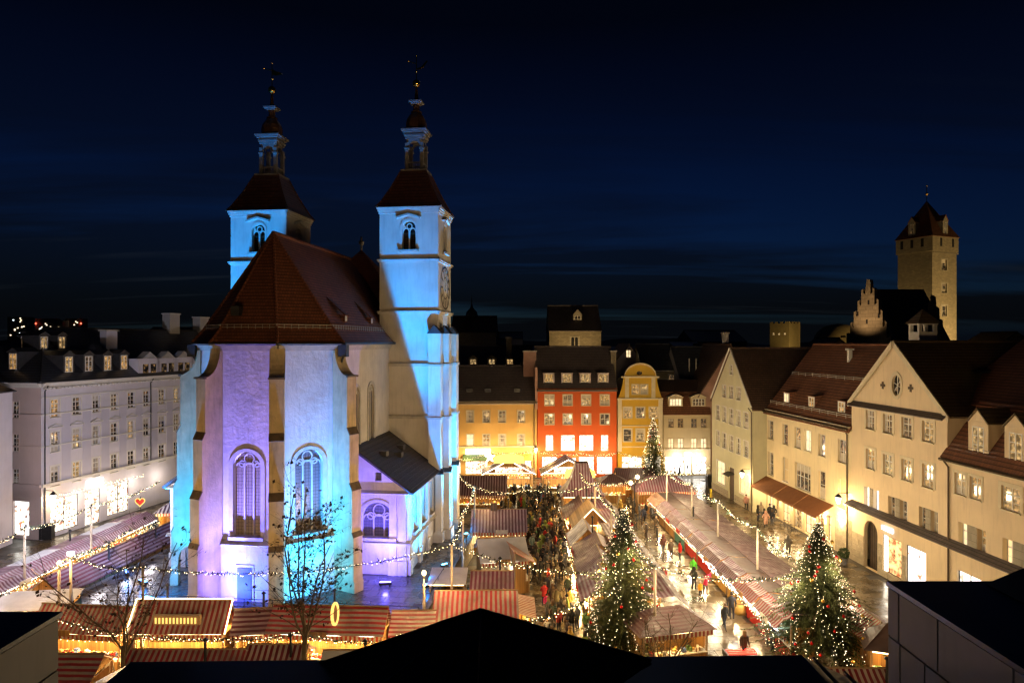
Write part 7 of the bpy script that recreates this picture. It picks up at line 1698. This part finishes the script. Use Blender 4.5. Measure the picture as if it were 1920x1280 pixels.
def person_mesh(name, arms='down', stride=0.0, lean=0.0, bulk=1.0, skirt=False):
    V, E, Rr, reg = [], [], [], []
    def v(p, r, g): V.append(Vector(p)); Rr.append(r if hasattr(r, '__len__') else (r, r)); reg.append(g); return len(V) - 1
    def e(a, b): E.append((a, b))
    b_ = bulk
    pel = v((0, 0, .93), (.165 * b_, .13 * b_), 0); wa = v((0, -.0 - lean * .12, 1.14), (.16 * b_, .125 * b_), 0); ch = v((0, -lean * .30, 1.36), (.19 * b_, .135 * b_), 0); nk = v((0, -.01 - lean * .42, 1.52), .06, 0); hb = v((0, -.03 - lean * .50, 1.60), .082, 2); hd = v((0, -.035 - lean * .56, 1.70), .088, 2)
    e(pel, wa); e(wa, ch); e(ch, nk); e(nk, hb); e(hb, hd)
    ns = v((0, -.125 - lean * .53, 1.645), .018, 2); e(hb, ns)
    for s_ in (-1, 1):
        hp = v((s_ * .105, 0, .86), .105 * b_, 0 if skirt else 1); kn = v((s_ * .11, -.03 + s_ * stride * .22 - .02, .48), (.075 if not skirt else .09), 1); an = v((s_ * .115, .03 + s_ * stride * .42, .10 + (.06 if s_ * stride < 0 else 0)), .05, 1); toe = v((s_ * .125, -.13 + s_ * stride * .42, .045), .04, 4)
        e(pel, hp); e(hp, kn); e(kn, an); e(an, toe)
        sh = v((s_ * .20 * b_, -lean * .30, 1.40), .078 * b_, 0); e(ch, sh)
        up = Vector((s_ * .20 * b_, -lean * .30, 1.40)); mode = arms if arms != 'mixed' else ('down' if s_ < 0 else 'mug')
        if mode == 'down': el, wr = (s_ * .26 * b_, .03 - lean * .3, 1.13), (s_ * .27 * b_, -.06 - lean * .3, .90)
        elif mode == 'pocket': el, wr = (s_ * .30 * b_, .07, 1.14), (s_ * .22 * b_, -.09, .98)
        elif mode == 'mug': el, wr = (s_ * .25 * b_, -.02, 1.14), (s_ * .13, -.25, 1.24)
        else: el, wr = (s_ * .26 * b_, -.16, 1.2), (s_ * .18, -.42, 1.12)
        a = v(el, .06 * b_, 0); w = v(wr, .042, 0); e(sh, a); e(a, w)
        d = (Vector(wr) - Vector(el)).normalized(); pm = Vector(wr) + d * .07; p_ = v(pm, (.036, .026), 2); e(w, p_)
        sd = d.cross(Vector((0, 1, .2))).normalized()
        for k, (off, ln) in enumerate(((-.028, .052), (-.010, .062), (.009, .06), (.026, .045))):
            k1 = v(pm + sd * off + d * (.03 + ln * .5), .009, 2); k2 = v(pm + sd * off * 1.1 + d * (.03 + ln) + Vector((0, -.02, 0)), .008, 2); e(p_, k1); e(k1, k2)
        t1 = v(Vector(wr) + d * .045 - sd * s_ * .04 + Vector((0, -.02, 0)), .010, 2); e(w, t1)
    me = bpy.data.meshes.new('tmp'); me.from_pydata([tuple(p) for p in V], E, []); me.update()
    ob = bpy.data.objects.new('tmp', me); COL.objects.link(ob)
    md = ob.modifiers.new('s', 'SKIN'); md.use_smooth_shade = True
    if not me.skin_vertices: 
        bpy.context.view_layer.objects.active = ob; ob.select_set(True); bpy.ops.mesh.customdata_skin_add()
    for i, d in enumerate(me.skin_vertices[0].data): d.radius = Rr[i]; d.use_root = (i == 0)
    ob.modifiers.new('u', 'SUBSURF').levels = 1
    dg = bpy.context.evaluated_depsgraph_get(); ev_ = ob.evaluated_get(dg); m2 = bpy.data.meshes.new_from_object(ev_); m2.name = name
    bpy.data.objects.remove(ob); bpy.data.meshes.remove(me)
    m2.materials.clear()
    for nm in ('coat', 'trousers', 'skin', 'hair', 'shoe', 'eye'): m2.materials.append(MAT[nm])
    idx = []
    for p in m2.polygons:
        c = p.center; best = (9, 0)
        for a, bb in E:
            A, B = V[a], V[bb]; ab = B - A; t = max(0, min(1, (c - A).dot(ab) / max(ab.length_squared, 1e-9))); dd = (c - (A + ab * t)).length
            r_ = (Rr[a][0] + Rr[bb][0]) / 2
            if dd - r_ < best[0]: best = (dd - r_, reg[bb] if t > .35 or reg[bb] == reg[a] else reg[a])
        g = best[1]
        if skirt and c.z > .42 and g == 1: g = 0
        if g == 1 and c.z > .80: g = 0
        idx.append(g)
    m2.polygons.foreach_set('material_index', idx); m2.polygons.foreach_set('use_smooth', [True] * len(idx)); m2.update()
    hc = Vector((0, -.035 - lean * .55, 1.675))
    return m2, hc
def hair_mesh(kind):
    b = MB()
    if kind == 'short': b.lathe([(.105, -.02), (.112, .04), (.10, .09), (.065, .13), (.01, .145)], 12, (0, .018, .0))
    elif kind == 'long': b.lathe([(.10, -.24), (.125, -.12), (.115, .02), (.112, .07), (.08, .12), (.01, .145)], 12, (0, .035, 0))
    elif kind == 'hat': b.lathe([(.112, .0), (.118, .04), (.108, .10), (.07, .155), (.03, .165), (.045, .19), (.03, .22), (.005, .23)], 12, (0, .01, 0))
    else: b.lathe([(.13, -.14), (.135, -.02), (.13, .07), (.095, .125), (.01, .15)], 12, (0, .03, 0))
    return b.mesh(kind, ['hair' if kind in ('short', 'long') else 'knit'], True, False)
POSES = {'stand': person_mesh('person', 'down'), 'pocket': person_mesh('person', 'pocket', .1, 0, 1.08), 'mug': person_mesh('person', 'mixed', 0, 0, 1.05), 'walk': person_mesh('person', 'down', .8, .15), 'coat': person_mesh('person', 'pocket', .2, 0, 1.12, True), 'reach': person_mesh('person', 'reach', .1, .35), 'bend': person_mesh('person', 'reach', .2, 1.5)}
HAIR = {k: hair_mesh(k) for k in ('short', 'long', 'hat', 'hood')}
EYE = MB().octa((-.034, 0, 0), .011).octa((.034, 0, 0), .011).mesh('eyes', ['eye'], True, False)
DNAME = ['black', 'navy', 'charcoal', 'brown', 'dark green', 'grey', 'tan-brown', 'maroon', 'light grey', 'tan']
DARK = [(.015, .015, .02), (.02, .022, .035), (.03, .028, .028), (.05, .04, .03), (.02, .035, .025), (.06, .055, .05), (.09, .07, .05), (.035, .02, .02), (.10, .10, .11), (.14, .11, .075)]
def person(label, X, Y, rz, pose, col_, group=None, scale=1.0, top=None, topcol=None, z=0.035):
    me, hc = POSES[pose]
    o = put('person', me, None, (X, Y, z), rz); o.scale = (scale * RND.uniform(.97, 1.05), scale * RND.uniform(.97, 1.05), scale); o.color = (*col_, 1)
    tag(o, label, 'person', group)
    top = top or RND.choice(('short', 'short', 'long', 'hat', 'hood'))
    h = put({'short': 'hair', 'long': 'hair', 'hat': 'knit_hat', 'hood': 'hood'}[top], HAIR[top], o, hc); h.color = (*(topcol or (col_ if top == 'hood' else RND.choice(DARK + [(.4, .35, .3), (.35, .04, .03)]))), 1)
    put('eyes', EYE, o, (hc.x, hc.y - .085, hc.z - .015))
    return o
PTS = []
def free(x, y, d):
    for a, b in PTS:
        if (a - x) ** 2 + (b - y) ** 2 < d * d: return False
    return not in_foot(x, y)
def ppl(px, py, **kw):
    p = G(px, py); PTS.append((p.x, p.y)); return p
SPEC = [  # named individuals: foot pixel, label, pose, colour, turn, extras
    (1022, 1026, 'person in bright red jacket seen from behind in the crowd aisle', 'stand', (.62, .03, .03), 3.0, {}),
    (998, 1038, 'person in grey-teal coat and blue jeans at left of the aisle', 'stand', (.10, .14, .13), 2.6, {}),
    (1004, 1024, 'person with green striped jacket beside the teal coat', 'stand', (.05, .22, .09), -2.0, {}),
    (1043, 1060, 'person in dark navy parka standing alone in mid aisle', 'pocket', (.02, .022, .04), 3.1, {}),
    (1018, 1060, 'person in dark jacket with pale bag, left of the pair', 'stand', (.03, .03, .035), .4, {}),
    (1027, 1063, 'person with long hair and grey coat, right of the pair', 'mug', (.09, .085, .09), -.5, {'top': 'long'}),
    (1060, 1048, 'person in long navy coat near the right side of aisle', 'coat', (.025, .025, .05), 2.8, {}),
    (1036, 1022, 'person in slate coat right of the red jacket', 'coat', (.06, .06, .08), 3.0, {}),
    (988, 1094, 'person in dark blue coat on the pale green pavement', 'pocket', (.02, .03, .05), 2.4, {}),
    (1028, 1100, 'person in orange-red jacket alone by the garland', 'stand', (.75, .06, .02), 1.2, {}),
    (1002, 1096, 'person in black coat striding past the blue coat', 'walk', (.012, .012, .014), 1.8, {}),
    (1025, 1150, 'child in magenta jacket in front of a red-clad adult', 'stand', (.70, .02, .22), 2.9, {'scale': .78}),
    (1021, 1138, 'adult in dark red jacket behind the magenta child', 'mug', (.50, .03, .03), 3.0, {}),
    (1044, 1148, 'person in olive coat seen from behind near the bottom', 'pocket', (.12, .10, .05), 3.1, {}),
    (1036, 1140, 'person in long brown coat left of the olive coat', 'coat', (.07, .045, .03), 2.8, {'top': 'long'}),
    (1100, 1192, 'person in pale green jacket below the fir', 'mug', (.20, .38, .12), .3, {}),
    (1072, 1190, 'person in black jacket facing camera near the dark roof', 'mug', (.012, .012, .012), .2, {}),
    (1060, 1196, 'person in brown coat at the very bottom of the crowd', 'stand', (.09, .06, .04), 1.5, {}),
    (1275, 1052, 'person in red jacket at the red-clothed counter', 'stand', (.68, .02, .02), -1.4, {}),
    (1300, 1086, 'person in vivid green jacket in the right aisle', 'stand', (.10, .65, .04), 2.6, {}),
    (1301, 1106, 'person in dark coat behind the green jacket', 'pocket', (.02, .02, .02), 2.4, {}),
    (1322, 1116, 'person in crimson jacket bending over a child', 'bend', (.50, .01, .07), 2.2, {}),
    (1313, 1120, 'child in orange-yellow jacket with the bending adult', 'stand', (.85, .36, .02), .4, {'scale': .68, 'top': 'hat'}),
    (1243, 1038, 'person in maroon coat walking up the right aisle', 'walk', (.14, .05, .04), .2, {}),
    (1258, 1048, 'person in brown jacket beside the maroon coat', 'mug', (.10, .07, .05), .4, {}),
    (1232, 1020, 'person in black coat at the middle block counter', 'stand', (.015, .015, .015), 1.4, {}),
    (1229, 990, 'person in dark coat standing at the narrow far counter', 'pocket', (.02, .02, .025), 2.8, {}),
    (1222, 978, 'person in grey jacket in the far right aisle', 'stand', (.06, .06, .07), -.8, {}),
    (1206, 982, 'person in navy jacket walking away in right aisle', 'walk', (.02, .025, .05), 2.8, {}),
    (1211, 972, 'person in black anorak under the orange awning end', 'stand', (.01, .01, .012), -1.2, {}),
    (1358, 1180, 'walking person in black jacket and pale trousers', 'walk', (.02, .02, .022), .3, {'top': 'short'}),
    (1372, 1162, 'taller person in dark suit beside the walking one', 'stand', (.025, .025, .035), 2.9, {'scale': 1.07}),
    (1384, 1136, 'person in plum jacket at the barrel-shaped basket', 'reach', (.22, .03, .10), 2.6, {}),
    (1404, 1140, 'person in dark jacket behind the pushchair', 'reach', (.04, .03, .03), .0, {}),
    (1449, 1222, 'person in black coat and grey trousers at the near stall', 'stand', (.015, .016, .02), -1.5, {}),
    (1395, 1236, 'person with brown hair at the bottom of right aisle', 'walk', (.06, .04, .03), .2, {'top': 'long'}),
    (1421, 978, 'person in black coat, left of the group by the awnings', 'stand', (.015, .015, .015), .8, {}),
    (1427, 972, 'person in beige jacket behind the group by the awnings', 'stand', (.45, .36, .25), -.5, {}),
    (1433, 985, 'person in long dark coat in the group by the awnings', 'coat', (.02, .018, .018), 1.0, {}),
    (1436, 990, 'person in pale pink coat at the centre of the group', 'coat', (.62, .36, .28), 2.9, {'top': 'hood'}),
    (1443, 976, 'person in black hat at the back of the group', 'stand', (.02, .02, .022), .2, {'top': 'hat'}),
    (1448, 986, 'person in navy jacket and jeans on the right of the group', 'pocket', (.025, .03, .05), -1.2, {}),
    (1451, 978, 'person in dark parka nearest the lit doors', 'pocket', (.03, .028, .03), -1.0, {}),
    (1399, 956, 'person in pink jacket with backpack by the lantern house', 'stand', (.50, .26, .22), 2.6, {}),
    (1478, 1040, 'lone person in grey hooded coat on the wet pavement', 'coat', (.13, .12, .11), 2.9, {'top': 'hood'}),
    (1274, 896, 'dark silhouette walking before the bright shop', 'walk', (.01, .01, .01), 1.6, {}), (1290, 890, 'dark silhouette by the shop door', 'stand', (.015, .012, .012), 1.0, {}),
    (1333, 945, 'person with yellow jacket beyond the right row roofs', 'stand', (.65, .50, .05), 1.0, {}), (1326, 938, 'person in dark coat beyond the right row roofs', 'stand', (.03, .03, .03), -1.0, {}),
    (178, 1062, 'person in blue-grey coat in the left lit aisle', 'stand', (.10, .13, .17), 2.0, {}),
    (150, 1090, 'person in black coat at the left stall lights', 'pocket', (.015, .015, .015), .6, {}), (118, 1098, 'dark person behind the two left masts', 'stand', (.03, .03, .035), -.6, {}),
    (458, 1236, 'person in tan coat by the steep lit stall', 'mug', (.22, .17, .11), 1.2, {}), (466, 1228, 'person in grey-green coat left of the bare trunk', 'pocket', (.09, .10, .07), 2.2, {}), (512, 1226, 'person in black jacket right of the steep lit stall', 'stand', (.02, .02, .02), 2.8, {}),
    (745, 1206, 'person in pale coat at the right end of the pavilion', 'stand', (.4, .36, .3), -1.3, {}), (755, 1212, 'person in brown coat beside the pavilion corner', 'mug', (.09, .06, .04), -1.8, {}),
]
for (px, py, lb, pose, c, rz, ex) in SPEC:
    p = ppl(px, py); person(lb, p.x, p.y, rz, pose, c, **ex)
def crowd(n, xf, ylo, yhi, dist, label, group, face, who='person'):
    kw = {}
    k = 0; tries = 0
    while k < n and tries < n * 60:
        tries += 1; y = RND.uniform(ylo, yhi); a, b = xf(y); x = RND.uniform(a, b)
        if not free(x, y, dist): continue
        PTS.append((x, y)); k += 1
        if RND.random() < .82: ci = RND.randrange(10); c, cn = DARK[ci], DNAME[ci]
        else: c, cn = RND.choice([((.45, .04, .03), 'red'), ((.5, .34, .08), 'mustard'), ((.20, .26, .06), 'lime green'), ((.42, .36, .28), 'beige'), ((.10, .16, .35), 'blue')])
        top = RND.choice(('short', 'short', 'long', 'hat', 'hood'))
        kw['top'] = top
        person('%s in %s coat with %s %s' % (who, cn, {'short': 'short hair', 'long': 'long hair', 'hat': 'knit hat', 'hood': 'hood up'}[top], label), x, y, face() , RND.choice(('stand', 'pocket', 'mug', 'mug', 'coat', 'walk')), c, group, RND.uniform(.93, 1.06), **kw)
turn = lambda: RND.uniform(0, 6.28)
crowd(70, lambda y: (-4.2, 8.5) if y > 82 else (-1.5, 5.2), 76.5, 86.0, .55, "packed before the lit chalets", 'crowd at the far end of the aisle', turn)
crowd(62, lambda y: (1.6, 5.0), 62, 77, .55, "in the dense middle aisle", 'crowd in the middle of the aisle', turn)
crowd(22, lambda y: (1.8, 4.6), 54, 62, .75, "near the tarpaulin stall", 'crowd beside the tarpaulin stall', turn)
crowd(18, lambda y: (2.2, 4.5), 41.5, 53, .75, "between large striped roof and fir", 'near crowd', turn)
crowd(12, lambda y: (1.0, 4.5), 36.8, 41.5, .7, "just above the dark skylight", 'crowd above the skylight', turn)
crowd(9, lambda y: (12.1, 15.0), 66, 80, .9, "at the far right aisle's end", 'people at the far end of the right aisle', turn)
crowd(12, lambda y: (-34.0, -32.9), 46, 68, .9, "in the left stall aisle", 'people in the left aisle', turn)
crowd(9, lambda y: (-24, -8), 38.3, 39.5, .9, "between the front stall rows", 'people between the front stalls', turn)
# ---------------------------------------------------------------- small street things
bn = thing('litter_bin', 'dark square litter bin at the corner of the white building', 'litter bin', G(88, 1010), .2)
MB().box(-.55, .55, -.4, .4, .06, 1.35).build('body', 'metal_dark', bn); MB().frus(0, 0, 1.35, 1.5, .6, .5, 0, .45, .35).build('lid', 'metal_dark', bn)
bn = thing('litter_bin', 'black litter bin by the pale green gable house', 'litter bin', G(1330, 912), .1)
MB().box(-.4, .4, -.35, .35, .05, 1.5).build('body', 'metal_dark', bn); MB().frus(0, 0, 1.5, 1.62, .45, .38).build('lid', 'metal_dark', bn)
def bicycle(label, X, Y, rz):
    o = thing('bicycle', label, 'bicycle', (X, Y, .03), rz, 'bicycles under the awnings'); w = lambda c: [(c + .33 * math.cos(a), 0, .34 + .33 * math.sin(a)) for a in [2 * math.pi * k / 16 for k in range(17)]]
    for c in (-.52, .52):
        t = MB().tube(w(c), .022, 5).build('wheel', 'clock_black', o)
        for k in range(6): a = math.pi * k / 6; MB().tube([(c - .32 * math.cos(a), 0, .34 - .32 * math.sin(a)), (c + .32 * math.cos(a), 0, .34 + .32 * math.sin(a))], .004, 3).build('spoke', 'stone_trim', t)
    MB().tube([(-.52, 0, .34), (-.1, 0, .32), (.36, 0, .8), (-.2, 0, .78), (-.52, 0, .34)], .018, 5).tube([(-.1, 0, .32), (-.24, 0, .92)], .018, 5).tube([(.52, 0, .34), (.34, 0, .98)], .018, 5).build('frame', 'metal_dark', o)
    MB().box(-.36, -.12, -.07, .07, .92, .97).build('saddle', 'clock_black', o); MB().tube([(.28, -.28, 1.0), (.34, 0, .99), (.28, .28, 1.0)], .014, 5).build('handlebar', 'metal_dark', o)
for px, py, rz, lb in ((1474, 994, -1.2, 'bicycle leaning nearest the lit doors under the awnings'), (1486, 1002, -1.35, 'second bicycle parked in front of the first')): p = G(px, py); bicycle(lb, p.x, p.y, rz)
pl = thing('planter', 'clipped round box bush in a tall pot by the arched door', 'plant', G(1582, 1058), 0)
MB().lathe([(.28, 0), (.34, .6), (.36, .62), (.3, .62)], 10).build('pot', 'dark_stone', pl)
g = MB(); rr = random.Random(2)
for k in range(900):
    d = Vector((rr.gauss(0, 1), rr.gauss(0, 1), rr.gauss(0, 1))).normalized() * rr.uniform(.3, .46); e1 = Vector((rr.gauss(0, .04), rr.gauss(0, .04), rr.gauss(0, .04))); g.face([d + Vector((0, 0, 1.0)) - e1, d + Vector((0, 0, 1.0)) + e1, d * 1.1 + Vector((0, 0, 1.0)) + e1.yzx])
tag(g.build('foliage', 'boxwood', pl, uv=False))
pc = thing('pushchair', 'pale pushchair beside the near counter of right aisle', 'pushchair', G(1402, 1152), .3)
MB().extr([(-.3, .35), (.3, .3), (.4, .6), (.1, .62), (-.2, 1.05), (-.42, .95)], lambda a, b, t: (t, a, b), .46).build('seat', 'goods_white', pc)
MB().extr([(-.45, .95), (-.1, 1.3), (.22, 1.15), (.1, 1.0), (-.2, .98)], lambda a, b, t: (t, a, b), .48).build('hood', 'tarp_white', pc)
for sx in (-1, 1):
    for y in (-.35, .38): MB().lathe([(.15, -.02), (.15, .02)], 12).build('wheel', 'clock_black', pc, (sx * .28, y, .16)).rotation_euler = (0, A90, 0)
MB().tube([(-.24, .35, .18), (-.24, -.55, 1.05), (.24, -.55, 1.05), (.24, .35, .18)], .018, 5).build('frame', 'metal_dark', pc)
bk = thing('basket_barrel', 'round amber wicker basket in the right aisle', 'basket', G(1388, 1150), 0)
MB().lathe([(.38, 0), (.5, .3), (.52, .6), (.46, .85), (.44, .85), (.42, .6)], 14).build('body', 'goods_gold', bk, smooth=True); MB().tube([(.5 * math.cos(a), .5 * math.sin(a), .86) for a in [2 * math.pi * k / 14 for k in range(15)]], .03, 5).build('rim', 'goods_brown', bk)
for px, py, lb in ((1362, 1092, 'red cloth-covered tub with goods by right counter'), (1368, 1086, 'second red tub behind the first at right counter')):
    o = thing('tub', lb, 'tub', G(px, py), .2, 'red tubs at the right counter'); MB().frus(0, 0, 0, .9, .3, .36).build('body', 'cloth_red', o); goods(o, -.25, .25, -.25, .25, .9, 8, .15)
for px, py, lb in ((1446, 985, 'first'), ): pass
# sloped red tail light of a parked trailer at the bottom of the right aisle
tr2 = thing('parked_cart', 'low dark cart with glowing red light bars at bottom of right aisle', 'cart', G(1390, 1240), .05)
MB().box(-1.0, 1.0, -.5, .5, .3, .6).build('deck', 'metal_dark', tr2)
for k in range(3): MB().box(-.85, .85, -.3 + k * .25, -.22 + k * .25, .6, .66).build('light_bar', 'neon_red', tr2)
for sx in (-1, 1):
    for y in (-.35, .35): MB().lathe([(.2, -.06), (.2, .06)], 12).build('wheel', 'clock_black', tr2, (sx * .8, y, .2)).rotation_euler = (A90, 0, 0)
gb = thing('glazed_shed', 'brown open shed end with dark tarpaulin hump at centre bottom', 'shed', (10.2, 35.2, 0), .3)
MB().box(-1.6, 1.6, -.8, .8, 0, 1.9).build('body', 'dark_wood', gb)
MB().extr([(-1.1, 1.9), (1.1, 1.9)] + [(1.1 * math.cos(a), 2.3 + .45 * math.sin(a)) for a in [math.pi * k / 8 for k in range(9)]], lambda a, b, t: (a, t, b), 1.2).build('tarpaulin_hump', 'sheet_black', gb)
